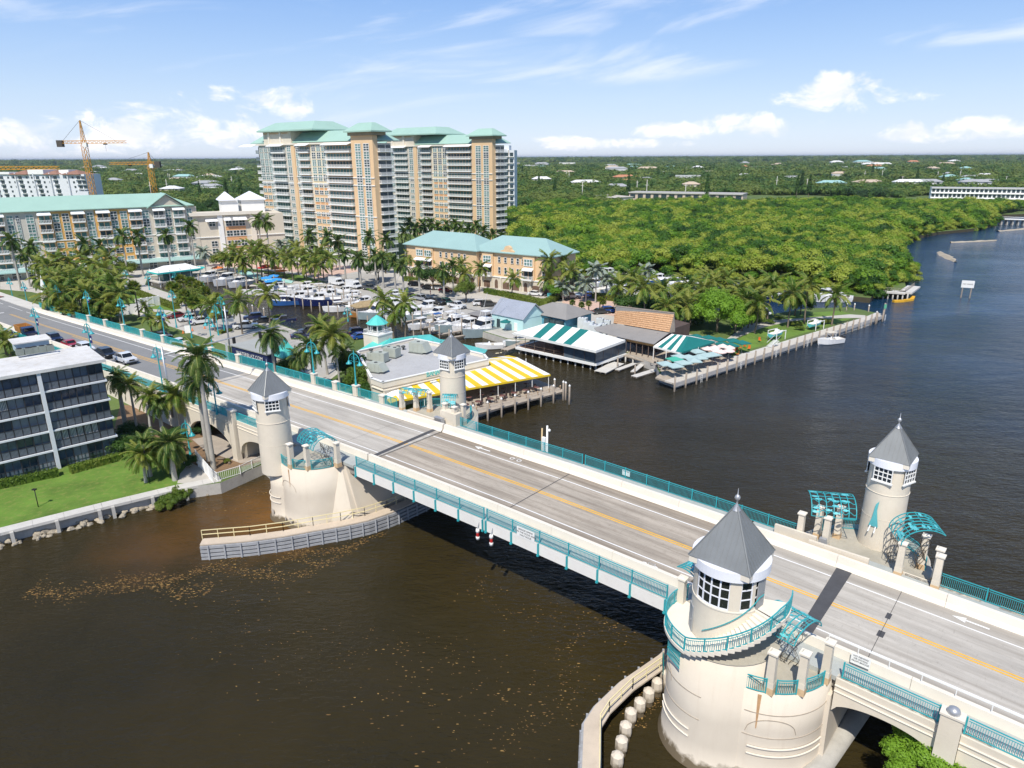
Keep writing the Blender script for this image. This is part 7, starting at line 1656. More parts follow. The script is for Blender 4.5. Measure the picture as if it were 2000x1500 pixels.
def hedge(label,a,b,w,h,z0=1.5,mt=None,seed=0):
 a,b=Vector((*a,z0)),Vector((*b,z0));L=(b-a).length;r=thing('hedge',label,'hedge',a,math.atan2(b.y-a.y,b.x-a.x));rn=random.Random(seed);m_=MB();m_.b2((0,-w*.42,0),(L,w*.42,h*.86));n=int(L*w*70)
 for i in range(n):
  f=rn.random();x=rn.uniform(0,L)
  if f<.45:p=Vector((x,rn.uniform(-w/2,w/2),h*rn.uniform(.85,1.0)))
  else:p=Vector((x,rn.choice((-1,1))*w/2*rn.uniform(.85,1),rn.uniform(.05,h)))
  nr=Vector((rn.uniform(-1,1),rn.uniform(-1,1),rn.uniform(0,1.2))).normalized();t=nr.orthogonal().normalized();bb=nr.cross(t);l=rn.uniform(.08,.18)
  m_.add([p-t*l,p-bb*l*.6,p+t*l,p+bb*l*.6],[(0,1,2,3)])
 m_.build('foliage',mt or LM_HEDGE,r);return r
hedge('clipped hedge along the left bays of the dark-screened apartments',xy(-60,966),xy(116,928),1.2,1.0,seed=1);hedge('clipped hedge along the right bays of the dark-screened apartments',xy(138,924),xy(240,896),1.2,1.0,seed=2)
hedge('short clipped hedge before the left townhouse arcade',xy(790,548),xy(815,552),1.6,1.6,seed=3);hedge('clipped hedge below the right townhouse arcade',xy(948,572),xy(972,577),1.8,1.5,seed=4);hedge('long clipped hedge curving below the townhouse arcade',xy(976,577),xy(1040,592),1.9,1.6,seed=5);hedge('thick hedge bank beside the aqua shack roof',xy(1000,584),xy(1062,598),3.0,1.7,seed=6);hedge('hedge between the townhouse entrance and the boatyard',xy(1062,598),xy(1100,578),2.2,1.6,seed=7);hedge('yellowish hedge along the boatyard fence',xy(1160,582),xy(1230,592),2.2,1.6,seed=8)
hedge('long low hedge between ramp garden and marina road',xy(262,572),xy(345,604),2.2,1.2,seed=9);hedge('low hedge at the car park island by the white cars',xy(380,634),xy(418,626),1.6,.8,seed=10);hedge('short hedge between the dark cars',xy(515,628),xy(555,620),1.8,.9,seed=11);hedge('low hedge near the road sign',xy(428,652),xy(450,646),1.6,.6,seed=12)
for i,(u,v,s_)in enumerate(((1500,628,1.2),(1555,632,1.3),(1562,640,.9),(1612,628,1.3),(1520,620,.8),(1480,625,.9))):x,y=at_top(u,v,.6);tree('shrub',['round yellow-green shrub at the left end of the park lawn','spreading yellow-green shrub in the lawn by the path','low shrub before the boat lift on the lawn','yellow-green shrub nearest the tip of the lawn','small shrub beside the dinghies','shrub at the foot of the leaning palm'][i],x,y,MIDG,.5,.42*s_,False,'shrub',szz=.6)
BUSHN=crown_mesh('crown',LM_HEDGE,rlobes(13,2.0,.45,.8,0,81,.5),5200,.11,7,.8,.6)
p=P(344,975,.6);tree('mangrove_bush','mangrove bush spilling over the rocks below the white path',p.x,p.y,BUSHN,.9,.85,False,'bush',0.)
p=P(322,985,.6);tree('mangrove_bush','smaller lower part of the mangrove bush on the rocks',p.x,p.y,BUSHN,.5,.55,False,'bush',0.)
p=P(370,908,1.8);tree('round_tree','small clipped dark bush by the white gate',p.x,p.y,DRK,.9,.36,False,'bush')
for u,v,s_ in((252,845,.6),(275,868,.55),(240,870,.6),(340,850,.45),(330,880,.5),(395,838,.4)):p=P(u,v,2.2);tree('shrub','dark shrub in the mulch bed between apartments and ramp',p.x,p.y,DRK,.8,s_,False,'shrub',group='dark shrubs in the mulch bed')
p=P(444,838+65,1.6);tree('shrub','small yellow-green tuft at the ramp pillar foot',p.x,p.y,MIDG,.3,.16,False,'shrub')
NEAR=crown_mesh('crown',LM_BRIGHT,rlobes(22,2.7,.5,.85,0,91,.55),16000,.085,8,.9,.7)
p=P(1838,1502,4.0);tree('waterside_tree','bright green leafy treetop rising into the bottom right corner',p.x,p.y,NEAR,4.2,1.15,True,'tree',-.3)
p=P(1985,1530,3.2);tree('waterside_tree','second leafy treetop at the right end of the bottom corner',p.x,p.y,NEAR,3.2,.6,True,'tree',-.3)
# ================= VEHICLES =================
def paint(n,c):
 m_,nt,b=nmat('car_paint_'+n);b.inputs['Base Color'].default_value=(*c,1);b.inputs['Roughness'].default_value=.28;b.inputs['Coat Weight'].default_value=.6;b.inputs['Metallic'].default_value=.15;return m_
PT={n:paint(n,c)for n,c in(('white',(.78,.79,.80)),('black',(.012,.012,.014)),('navy',(.012,.02,.07)),('red',(.42,.015,.015)),('burgundy',(.16,.01,.02)),('silver',(.38,.40,.43)),('grey',(.10,.105,.115)),('green',(.015,.07,.06)),('blue',(.02,.09,.38)),('orange',(.55,.24,.04)),('charcoal',(.04,.042,.045)))}
CGL=glass('car_glass',(.012,.015,.018),.04);TYRE=BLACK;RIM=mat('alloy_rim',(.4,.41,.42),.3,.1,3.,metal=.7);LGT=mat('headlight_lens',(.75,.75,.72),.15);TLG=mat('tail_light_lens',(.4,.02,.02),.25);BEDM=mat('truck_bed_liner',(.03,.03,.03),.9)
def slabprof(mb,prof,w,inset,mi=0,smooth=False):
 """side profile (x, z) swept across the width with a tumblehome shoulder"""
 n=len(prof);cx=sum(p[0]for p in prof)/n;cz=sum(p[1]for p in prof)/n;sec=[(-w/2,.93),(-w/2+inset,1.),(w/2-inset,1.),(w/2,.93)];vs=[]
 for y,k in sec:vs+=[(cx+(x-cx)*(k if k==1 else .985),y,cz+(z-cz)*k)for x,z in prof]
 fs=[(k*n+i,k*n+(i+1)%n,(k+1)*n+(i+1)%n,(k+1)*n+i)for k in range(3)for i in range(n)];fs+=[tuple(range(n-1,-1,-1)),tuple(3*n+i for i in range(n))]
 mb.add(vs,fs,mi,smooth);return mb
CARS={}
def car_meshes(kind):
 if kind in CARS:return CARS[kind]
 S=dict(suv=(4.8,1.9,[(-2.35,.35),(2.3,.32),(2.4,.62),(2.3,.88),(1.25,1.05),(-2.2,1.08),(-2.4,.95),(-2.42,.5)],[(-2.15,1.05),(1.2,1.03),(.55,1.62),(-1.75,1.66)],[(-1.8,1.64),(.6,1.6),(.5,1.7),(-1.7,1.74)],(1.45,-1.45),.37),sedan=(4.7,1.82,[(-2.3,.3),(2.25,.28),(2.35,.55),(2.2,.78),(1.1,.92),(-1.75,.95),(-2.3,.88),(-2.36,.5)],[(-1.85,.93),(1.05,.9),(.35,1.36),(-1.05,1.4)],[(-1.1,1.38),(.38,1.34),(.28,1.42),(-1.0,1.46)],(1.42,-1.42),.33),pickup=(5.7,1.98,[(-2.8,.5),(2.75,.45),(2.85,.8),(2.75,1.08),(1.4,1.2),(-.75,1.2),(-.78,1.18),(-2.82,1.18),(-2.85,.6)],[(-.8,1.18),(1.4,1.16),(.75,1.82),(-.6,1.86)],[(-.62,1.84),(.78,1.8),(.68,1.9),(-.55,1.93)],(1.85,-1.75),.41),van=(5.9,2.05,[(-2.95,.4),(2.8,.38),(2.95,.8),(2.75,1.2),(2.3,1.3),(-2.9,1.35),(-2.98,.8)],[(1.0,1.28),(2.35,1.25),(1.6,2.05),(.9,2.1)],[(-2.95,1.3),(1.05,1.3),(1.75,2.0),(1.2,2.5),(-2.9,2.55)],(2.0,-1.9),.37))[kind]
 L,w,body,gh,roof,ax,wr=S
 b=slabprof(MB(),body[::-1],w,.09).mesh('body',[BLACK]);g=slabprof(MB(),gh[::-1],w-.16,.12).mesh('windows',[CGL]);r=slabprof(MB(),roof[::-1],w-(.3 if kind!='van' else .08),.1).mesh('roof',[BLACK])
 wl=MB().tube((0,-.12,0),(0,.12,0),wr,wr,14).mesh('wheel',TYRE);rm=MB().tube((0,-.13,0),(0,.13,0),wr*.6,wr*.55,10).mesh('rim',RIM)
 hl=MB().box((0,0,0),(.12,.36,.16)).mesh('headlight',LGT);tl=MB().box((0,0,0),(.08,.22,.3)).mesh('tail_light',TLG)
 pl=MB()
 for s in(-1,1):
  q=gh;a=[(q[1][0],q[1][1]),(q[2][0],q[2][1])];pl.bar((a[0][0],s*(w/2-.13),a[0][1]),(a[1][0],s*(w/2-.2),a[1][1]),.07)
  xm=(gh[0][0]+gh[1][0])/2;pl.bar((xm,s*(w/2-.085),gh[0][1]),(xm,s*(w/2-.17),gh[3][1]),.09,.03);pl.bar((gh[0][0]+.05,s*(w/2-.12),gh[0][1]),(gh[3][0],s*(w/2-.2),gh[3][1]),.1)
 pm=pl.mesh('pillar',[BLACK]);bed=MB().b2((-2.7,-w/2+.14,1.05),(-.85,w/2-.14,1.19)).mesh('bed',BEDM)if kind=='pickup' else None
 gr=MB().box((L/2+.02,0,.68 if kind!='pickup' else .85),(.06,.9,.25)).b2((L/2-.1,-w/2+.08,.3),(L/2+.06,w/2-.08,.48)).mesh('grille',BLACK)
 CARS[kind]=(L,w,b,g,r,wl,rm,hl,tl,pm,bed,gr,ax,wr,body);return CARS[kind]
CP={}
def car(kind,col,loc,rz,label,group='parked cars',tilt=0.):
 L,w,b,g,r,wl,rm,hl,tl,pm,bed,gr,ax,wr,body=car_meshes(kind);t=thing('parked_car' if group.startswith('parked')else 'car',label,kind if kind!='suv' else 'car',loc,rz,group);t.rotation_euler=(0,tilt,rz)
 def colr(me):
  k=(me.name,col)
  if k not in CP:m2=me.copy();m2.materials[0]=PT[col];CP[k]=m2
  return CP[k]
 inst('body',colr(b),t);inst('windows',g,t);inst('roof',colr(r),t);inst('pillar',colr(pm),t);inst('grille',gr,t)
 if bed:inst('bed',bed,t)
 for x in ax:
  for s in(-1,1):o=inst('wheel',wl,t,(x,s*(w/2-.1),wr));inst('rim',rm,o,(0,s*.02,0))
 for s in(-1,1):inst('headlight',hl,t,(L/2-.1,s*(w/2-.28),.72 if kind!='pickup' else .92));inst('tail_light',tl,t,(-L/2+.03,s*(w/2-.16),.85))
 return t
A0=math.degrees(ANG)
def onroad(u,v,kind,col,lb,t=None,dt=0):
 z=6.;
 for i in range(20):p=P(u,v,z+.6);q=p;s=q.dot(DV);z=ZD(s)
 tt=q.dot(NV)-T0 if t is None else t
 car(kind,col,bl(s,tt,ZD(s)+.005),ANG,lb,'cars queuing on the ramp',-math.atan2(ZD(s+2)-ZD(s-2),4))
onroad(15,656,'pickup','silver','silver pickup last in the queue on the ramp');onroad(106,661,'suv','navy','dark blue hatchback behind the red car on the ramp');onroad(137,672,'sedan','red','red car in the queue on the ramp');onroad(167,680,'suv','white','white crossover between the red car and the black one');onroad(208,691,'suv','black','black crossover right behind the leading white pickup');onroad(245,702,'pickup','white','white pickup first at the stop line on the ramp');onroad(-25,640,'suv','grey','grey car entering at the left edge of the ramp')
def dump():
 for i in range(20):z=4.5 if i==0 else z;p=P(52,650,z+1.);s=p.dot(DV);z=ZD(s)
 t=thing('dump_truck','dark truck with a rusty orange dump box in the ramp queue','truck',bl(s,p.dot(NV)-T0,ZD(s)),ANG,'cars queuing on the ramp')
 MB().add([(-3.2,-1.15,1.2),(.3,-1.15,1.2),(.3,1.15,1.2),(-3.2,1.15,1.2),(-3.5,-1.2,2.5),(.4,-1.2,2.5),(.4,1.2,2.5),(-3.5,1.2,2.5),(-3.3,-1.05,2.5),(.3,-1.05,2.5),(.3,1.05,2.5),(-3.3,1.05,2.5),(-3.1,-1.0,1.4),(.2,-1.0,1.4),(.2,1.0,1.4),(-3.1,1.0,1.4)],[(0,1,5,4),(1,2,6,5),(2,3,7,6),(3,0,4,7),(4,5,9,8),(5,6,10,9),(6,7,11,10),(7,4,8,11),(8,9,13,12),(9,10,14,13),(10,11,15,14),(11,8,12,15),(12,13,14,15)]).build('dump_box',mat('rusty_orange_box',(.40,.18,.04),.7,.3,1.,dirt=(.1,.05,.03),fine=.5),t)
 slabprof(MB(),[(.6,.9),(3.4,.85),(3.5,1.5),(2.1,1.6),(1.9,2.4),(.7,2.5)][::-1],2.2,.12).build('cab',PT['navy'],t);MB().b2((1.98,-.9,1.65),(2.12,.9,2.3)).build('windscreen',CGL,t);MB().b2((-3.2,-.5,.7),(3.2,.5,1.2)).build('chassis',BLACK,t)
 for x in(2.5,-1.4,-2.5):
  for y in(-1,1):MB().tube((x,y-.15,.5),(x,y+.15,.5),.5,.5,14).build('wheel',TYRE,t)
dump()
def lot(u,v,kind,col,deg,lb,z=1.52):p=P(u,v,z+.6);car(kind,col,(p.x,p.y,z),RD(deg),lb)
LOTS=[(368,622,'suv','white',215,'white car parked between the burgundy one and the white pickup'),(394,628,'pickup','white',212,'white pickup parked by the low hedge, nose hidden'),(344,616,'sedan','burgundy',215,'burgundy car at the end of the row by the shady island'),(432,617,'suv','black',205,'dark car half under the island trees'),(495,619,'suv','navy',200,'navy car at the basin edge beside the hedge'),(513,625,'sedan','charcoal',198,'dark car squeezed left of the short hedge'),(556,626,'pickup','navy',196,'navy pickup right of the short hedge by the basin'),(480,637,'pickup','white',12,'white crew-cab pickup standing alone mid-lot'),(603,645,'suv','charcoal',205,'dark car half hidden by the restaurant palms'),(265,602,'sedan','navy',320,'dark blue car tucked behind the ramp screen'),(352,668,'sedan','white',330,'white car just behind the ramp railing'),(318,655,'sedan','grey',330,'grey car just behind the ramp railing near the signal arm'),(588,655,'sedan','navy',20,'navy car beneath the restaurant palms'),(700,648,'suv','navy',30,'dark blue car by the teal cupola'),(706,656,'sedan','blue',30,'blue car by the teal cupola base'),(657,553,'van','white',-42,'white work van first in the quay row'),(691,559,'van','white',-42,'tall white van second in the quay row'),(722,563,'pickup','grey',-42,'grey pickup next to the tall white van'),(771,574,'sedan','grey',-42,'grey car behind the masts in the quay row'),(792,578,'suv','silver',-42,'silver car in the middle of the quay row'),(802,580,'suv','black',-42,'black car in the middle of the quay row'),(822,583,'pickup','silver',-42,'silver pickup in the quay row'),(838,586,'sedan','grey',-42,'low grey car in the quay row'),(853,590,'pickup','charcoal',-42,'charcoal pickup in the quay row'),(872,590,'suv','green',-42,'dark green car in the quay row'),(892,597,'pickup','white',-42,'white pickup at the right end of the quay row'),(940,592,'suv','white',10,'white-nosed car behind the aqua shack'),(955,594,'suv','charcoal',10,'dark car behind the aqua shack'),(812,555,'suv','black',-10,'black car parked nose-in under the townhouse trees'),(858,562,'suv','white',-10,'white car parked under the townhouse trees'),(838,560,'sedan','charcoal',-10,'dark car between the black and white ones under trees'),(872,566,'sedan','burgundy',-10,'dark red car at the foot of the round tree'),(768,521,'sedan','white',-20,'white car in deep shade at the lot turn'),(783,524,'sedan','silver',-20,'silver car in shade behind the palms'),(1046,573,'sedan','white',-25,'white car in front of the arcade right end'),(1114,579,'pickup','silver',10,'silver pickup at the brick plaza'),(1156,577,'suv','blue',10,'bright blue car at the brick plaza'),(1198,581,'suv','navy',10,'navy car at the brick plaza by the dark bush'),(1174,608,'sedan','charcoal',15,'dark car next to the blue tarpaulin'),(1190,606,'suv','blue',15,'vehicle under a bright blue tarpaulin behind the bar'),(230,580,'sedan','charcoal',330,'dark car under the coconut grove'),(2,584,'sedan','red',60,'red car at the junction, left edge')]
for a in LOTS:lot(*a)
# ================= BOATS =================
BW=mat('boat_gelcoat_white',(.80,.80,.80),.25,.04,1.);BN=mat('boat_navy_hull',(.012,.02,.09),.2,.1,1.);BG=mat('boat_grey_blue_hull',(.30,.38,.40),.25,.08,1.);BTK=mat('teak_deck',(.38,.27,.17),.8,.15,2.);BBL=mat('blue_boat_canvas',(.02,.10,.32),.8,.1,1.);BCR=mat('cream_cushion',(.66,.60,.50),.7,.1,1.);OUTB=mat('outboard_black',(.05,.05,.055),.3);BRN=mat('brown_thatch',(.36,.27,.15),.95,.3,1.5)
def hull(L,B,H,D=.5,top=None,mi=(0,1)):
 """lofted hull, bow toward +x; returns deck outline function"""
 m_=MB();n=9;sec=[]
 for i in range(n+1):
  f=i/n;x=-L/2+L*f;wd=B/2*(1-max(0,(f-.45)/.55)**2.1)*(.9+.1*min(1,f*4));sh=H*(1+.45*f*f);k=max(0,(f-.75)/.25)
  sec.append([(x-.02*L*0,-wd,sh),(x-k*L*.03,-wd*(.86-.3*k),.12+.25*k),(x-k*L*.06,0,-D+D*.9*k),(x-k*L*.03,wd*(.86-.3*k),.12+.25*k),(x,wd,sh)])
 vs=[p for s_ in sec for p in s_];fs=[]
 for i in range(n):
  for j in range(4):a=5*i+j;fs.append((a,a+5,a+6,a+1))
 fs.append((4,3,2,1,0));m_.add(vs,fs,0)
 dk=[]
 for i in range(n):a=5*i;m_.add([sec[i][0],sec[i+1][0],sec[i+1][4],sec[i][4]],[(0,1,2,3)],1)if i>=n*.42 else None
 zc=H*.45
 for i in range(int(n*.42)+1):
  if i<n*.42:
   q=[(p[0],p[1]*.86,zc)for p in(sec[i][0],sec[i+1][0],sec[i+1][4],sec[i][4])];m_.add(q,[(0,1,2,3)],2)
   for a_,b_,c_,d_ in((sec[i][0],sec[i+1][0],q[1],q[0]),(q[3],q[2],sec[i+1][4],sec[i][4])):m_.add([a_,b_,c_,d_],[(0,1,2,3)],1)
 k=math.ceil(n*.42);s_=sec[k];m_.add([(s_[0][0],s_[0][1],zc),(s_[4][0],s_[4][1],zc),s_[4],s_[0]],[(0,1,2,3)],1)
 return m_
BM={}
def boat(kind,L,x,y,deg,label,hullm=None,canvas=None,z=0.,group='boats in the marina',tower=False,cat='boat'):
 t=thing('boat',label,cat,(x,y,z),RD(deg),group);hullm=hullm or BW;B=L*(.32 if kind!='skiff' else .36);H=L*.12+.25;key=(kind,round(L,1),hullm.name,canvas and canvas.name)
 zc=H*.45
 if key not in BM:
  P_=[('hull',hull(L,B,H).mesh('hull',[hullm,BW,BTK if kind=='sport' else BCR]))]
  if kind in('sport','cruiser'):
   c=slabprof(MB(),[(L*.30,H*1.1),(L*.12,H*1.15+L*.06),(-L*.1,H*1.15+L*.07),(-L*.12,zc)][::-1],B*.62,.12).mesh('cabin',BW);P_.append(('cabin',c))
   w=slabprof(MB(),[(L*.145,H*1.12+L*.055),(L*.06,H*1.1+L*.125),(-L*.1,H*1.1+L*.13),(-L*.105,H*1.12+L*.05)][::-1],B*.6,.1).mesh('windshield',CGL);P_.append(('windshield',w))
   P_.append(('hardtop',MB().b2((-L*.16,-B*.33,H*1.1+L*.13),(L*.075,B*.33,H*1.1+L*.145)).mesh('hardtop',canvas or BW)))
   sp=MB()
   for s in(-1,1):sp.b2((L*.02,s*B*.3-.04,H*1.08+L*.055),(L*.04,s*B*.3+.04,H*1.1+L*.13));sp.b2((-L*.1,s*B*.3-.04,H*1.08+L*.05),(-L*.085,s*B*.3+.04,H*1.1+L*.13))
   P_.append(('cabin_pillar',sp.mesh('cabin_pillar',BW)))
   if kind=='sport':
    f=MB();z1=H*1.1+L*.145
    for s in(-1,1):
     for xx in(-L*.13,L*.03):f.bar((xx,s*B*.28,z1),(xx*.8-.2,s*B*.2,z1+1.9),.06)
    f.b2((-L*.14,-B*.24,z1+1.85),(L*.02,B*.24,z1+1.95));f.b2((-L*.12,-B*.3,z1),(L*.05,B*.3,z1+.45));P_.append(('flybridge',f.mesh('flybridge',canvas or BW)))
    o=MB();
    for s in(-1,1):o.bar((-L*.02,s*B*.3,z1),(-L*.3,s*B*.75,z1+L*.42),.06)
    P_.append(('outrigger',o.mesh('outrigger',STEEL)))
   r=MB();pr=[(L*(.08+.42*i/6),B/2*(1-max(0,((.58+.42*i/6)-.45)/.55)**2.1)*.96)for i in range(7)]
   for s in(-1,1):r.path([(a,s*b,H*(1.2+.2*i/6)+.55)for i,(a,b)in enumerate(pr)],.04);[r.bar((a,s*b,H*1.1),(a,s*b,H*(1.2+.2*i/6)+.55),.035)for i,(a,b)in enumerate(pr)]
   P_.append(('bow_rail',r.mesh('bow_rail',STEEL)));P_.append(('seat',MB().b2((-L*.3,-B*.25,zc),(-L*.22,B*.25,zc+.5)).b2((-L*.45,-B*.3,zc),(-L*.41,B*.3,zc+.45)).mesh('seat',BCR)))
  else:
   P_.append(('console',slabprof(MB(),[(L*.07,zc),(L*.04,zc+1.1),(-L*.03,zc+1.2),(-L*.06,zc)][::-1],B*.34,.06).mesh('console',BW)));P_.append(('windshield',MB().b2((L*.03,-B*.16,zc+1.1),(L*.045,B*.16,zc+1.45)).mesh('windshield',CGL)))
   P_.append(('seat',MB().b2((-L*.18,-B*.2,zc),(-L*.1,B*.2,zc+.75)).b2((L*.18,-B*.22,H),(L*.3,B*.22,H+.25)).mesh('seat',BCR)))
   if kind=='console':
    f=MB()
    for s in(-1,1):
     for xx in(-L*.12,L*.07):f.bar((xx,s*B*.2,zc),(xx,s*B*.24,zc+2.1),.05)
    P_.append(('top_frame',f.mesh('top_frame',STEEL)));P_.append(('t_top',MB().b2((-L*.18,-B*.33,zc+2.1),(L*.13,B*.33,zc+2.2)).mesh('t_top',canvas or BW)))
   e=MB()
   for s in((-.3,.3)if L>6 else(0,)):e.b2((-L/2-.55,s-.17,H*.5),(-L/2-.02,s+.17,H+.55));e.b2((-L/2-.35,s-.08,-.4),(-L/2-.12,s+.08,H*.5))
   P_.append(('outboard_motor',e.mesh('outboard_motor',OUTB if hullm is not BW or random.random()<.5 else BW)))
  BM[key]=P_
 for n_,me in BM[key]:inst(n_,me,t)
 return t
def bt(kind,L,u,v,deg,label,hm=None,cv=None,z=0.,group='boats in the marina'):p=P(u,v,z+.6);return boat(kind,L,p.x,p.y,deg,label,hm,cv,z,group)
random.seed(77)
BT=[('sport',11.5,945,650,222,'white sportfishing boat with a grey-blue hull moored right of the far tower',BG),('sport',10.5,887,641,222,'white sportfishing boat with forward cabin just behind the far tower',BG),('cruiser',11.,812,622,215,'wide grey-hulled cruiser with a long white top behind the cupola',BG),('console',7.2,822,637,225,'slim white open boat right of the wide grey cruiser'),('console',6.5,853,628,225,'small white boat with a blue cover near the quay wall',None,BBL),('sport',10.5,738,617,212,'white sportfishing boat with outriggers left of the cupola palms',BG),('sport',11.,768,603,216,'sportfishing boat with white canvas behind the palm pair'),('cruiser',11.,626,592,200,'dark navy-hulled boat with a white hardtop near the middle of the basin',BN),('cruiser',10.,588,587,200,'white boat with a navy stripe beside the navy-hulled one',BN),('cruiser',9.5,604,576,203,'white boat with a hardtop in the second basin row'),('console',8.,556,592,196,'small blue open boat at the left of the basin row',BBL),('console',7.5,660,604,205,'low white runabout right of the navy-hulled boat'),('cruiser',9.5,650,582,208,'white cabin boat moored close to the quay vans'),('console',7.5,575,570,205,'white console boat near the blue umbrellas'),('cruiser',9.,547,566,205,'white cruiser below the blue umbrellas'),('cruiser',9.,528,572,205,'white cruiser left of the blue umbrella steps'),('console',7.,496,571,190,'long cream open boat lying low in the basin',BW,BCR),('cruiser',11.5,446,552,245,'white cruiser with a black-striped bow at the basin head',BW),('cruiser',10.5,412,546,245,'white cabin cruiser under the basin head palms'),('cruiser',9.5,470,556,245,'white boat right of the striped bow cruiser'),('console',7.,690,588,220,'white boat with rails near the quay cars'),('cruiser',9.,712,596,218,'white boat behind the thatched tiki boat'),('cruiser',9.5,836,606,218,'white cabin boat along the quay wall under the grey pickup'),('console',7,905,634,222,'small white boat tight against the quay, right of the cabin boats'),('console',6.2,1010,669,210,'grey and white boat half under the marquee walk',BG)]
for k_,L_,u_,v_,lb_ in(('cruiser',10,676,574,'white cabin boat under the quay vans, right of the second row'),('cruiser',9,692,582,'white cabin boat behind the runabout near the quay'),('console',8,622,567,'white open boat at the back of the second basin row'),('cruiser',9,600,563,'white boat hard against the quay left of the vans'),('cruiser',10.5,916,642,'white cruiser tight between the two sportfishing boats'),('console',7.5,862,644,'white skiff bow-on behind the far tower roof'),('cruiser',10,786,622,'white cabin cruiser in the shade of the palm pair'),('cruiser',10,775,590,'white cruiser below the silver quay cars'),('cruiser',9.5,856,617,'white cruiser under the charcoal pickup'),('console',8,878,624,'white boat under the dark green car'),('cruiser',9,800,598,'white boat below the black quay car'),('cruiser',9,642,571,'white boat at the quay beside the first work van')):bt(k_,L_,u_,v_,205+(u_-560)*.05,lb_)
for a in BT:bt(a[0],a[1]*1.12,*a[2:5],a[5],*(a[6:]))
bt('skiff',6.2,955,676,190,'white inflatable-sided skiff in front of the big sportfishing boat',BW,None,0.,'boats in the marina')
p=P(985,688,.3);r=thing('paddle_boards','stack of pale yellow boards floating beside the walk dock','raft',(p.x,p.y,0),RD(22));[MB().lathe([(.01,0),(.45,.02),(.45,.18),(.01,.2)],(0,0,0),16,sq=.35).build('board',mat('cream_board',(.66,.58,.38),.6)if i==0 else bpy.data.materials['cream_board'],r,(-1.6+1.1*i,.1*(i%2),.15))for i in range(4)]
p=P(712,612,.8);r=thing('tiki_boat','brown thatched party boat with an orange hull left of the cupola','boat',(p.x,p.y,0),RD(215),'boats in the marina');hull(9,3.6,1.2).build('hull',[mat('orange_brown_hull',(.42,.20,.06),.6,.2,1.),BTK,BTK],r);hip(MB(),-3.6,2.8,-1.7,1.7,3.0,4.2,.3).build('thatch_roof',BRN,r);[MB().tube((x,y,.5),(x,y,3.1),.07).build('post',BTK,r)for x in(-3.2,-.4,2.4)for y in(-1.4,1.4)]
p=P(1620,668,.4);boat('console',7.0,p.x,p.y,200,'white centre-console skiff with a tan top tied to the promenade',BW,BCR,0.,'boats at the park')
for u,v,k,L,dg,lb,hm in((1507,583,'cruiser',10,15,'white cruiser with a dark stripe in the canal between the park palms',BN),(1612,584,'cruiser',12,200,'large white yacht stern-on in the canal behind the yellow palm',None),(1636,586,'console',8,190,'small white boat right of the canal yacht',None),(1495,617,'console',6,30,'dinghy drawn up at the canal end of the park',None)):bt(k,L,u,v,dg,lb,hm,None,0.,'boats at the park')
for i,(u,v,k,L,dg,hm)in enumerate(((1138,528,'cruiser',9,30,None),(1190,540,'cruiser',12,20,None),(1185,566,'cruiser',9,40,None),(1215,562,'console',9,30,OUTB),(1236,566,'console',9,35,None),(1288,552,'cruiser',12,10,BBL),(1330,555,'console',9,10,None),(1350,548,'console',8,10,None),(1383,556,'console',8,15,None),(1250,574,'console',7,20,None),(1422,560,'console',8,10,None),(1165,556,'console',8,30,None),(1232,538,'console',8,20,None),(1310,566,'console',8,20,None),(1400,575,'cruiser',9,60,BG),(1355,580,'cruiser',9,60,BG))):
 bt(k,L,u,v,dg,['white boat at the far left of the boatyard','big white boat below the silver palms','white boat with a swept bow by the boatyard hedge','black-hulled boat on a trailer in the boatyard','white boat with its bow out of the hedge','large boat with a royal blue hull in the boatyard','white boat with canopy in the middle of the boatyard','open boat under a pale canopy frame in the boatyard','white boat behind the feathery tree, left part','low white boat behind the dark bush','white boat at the canal head','small white boat between silver palms','white boat under the racks in the boatyard','white boat peeping between park palms','pale blue shrink-wrapped boat behind the feathery tree','shrink-wrapped boat left of the feathery tree'][i],hm,BBL if i in(7,8)else None,1.3 if v>560 else .3,'boats in the boatyard')
for u,v,lb in((1516,662,'white frame stand with a teal hoist boat at the promenade steps'),(1592,642,'white boat lift with a teal cradle and white console on the lawn')):
 p=P(u,v,1.6);r=thing('boat_lift',lb,'boat lift',(p.x,p.y,1.55),RD(35));
 for x in(-1.6,1.6):
  for y in(-1.1,1.1):MB().box((x,y,1.0),(.13,.13,2.0)).build('post',WHITE,r)
 MB().bar((-1.7,-1.1,2.0),(1.7,-1.1,2.0),.12).bar((-1.7,1.1,2.0),(1.7,1.1,2.0),.12).build('beam',WHITE,r);o=hull(4.6,1.6,.6,.3).build('hull',[TEALL,BW,BCR],r,(0,0,.9));slabprof(MB(),[(.5,.3),(.3,1.3),(-.3,1.3),(-.5,.3)][::-1],.8,.05).build('console',WHITE,o)
p=P(1510,676,1.6);r=thing('boarding_steps','white boarding steps and bench clutter at the promenade bend','steps',(p.x,p.y,1.55),RD(35));[MB().box((-1.2+.35*i,0,.15+.16*i),(.35,1.4,.06)).build('step',WHITE,r)for i in range(7)];MB().bar((-1.3,-.7,.9),(1.1,-.7,2.1),.05).bar((-1.3,.7,.9),(1.1,.7,2.1),.05).build('handrail',WHITE,r)
p=P(1768,586,.2);r=thing('yellow_boom','yellow floating boom moored at the little fishing deck by the mangroves','boom',(p.x,p.y,0),RD(25));MB().path([(-5,0,.3),(-2,-.8,.25),(2,-.6,.25),(5,1.2,.5)],1.0,.6).build('float',mat('boom_yellow',(.72,.40,.03),.6),r)
r=thing('fishing_deck','pale fenced deck jutting from the mangrove point into the river','deck',(0,0,0));a,b,c=P(1712,568,2.),P(1768,572,2.),P(1785,560,2.)
MB().bar(a,b,3.5,.5).build('deck_slab',CONCL,r);MB().bar(b,c,3.5,.5).build('deck_slab',CONCL,r);fe=MB()
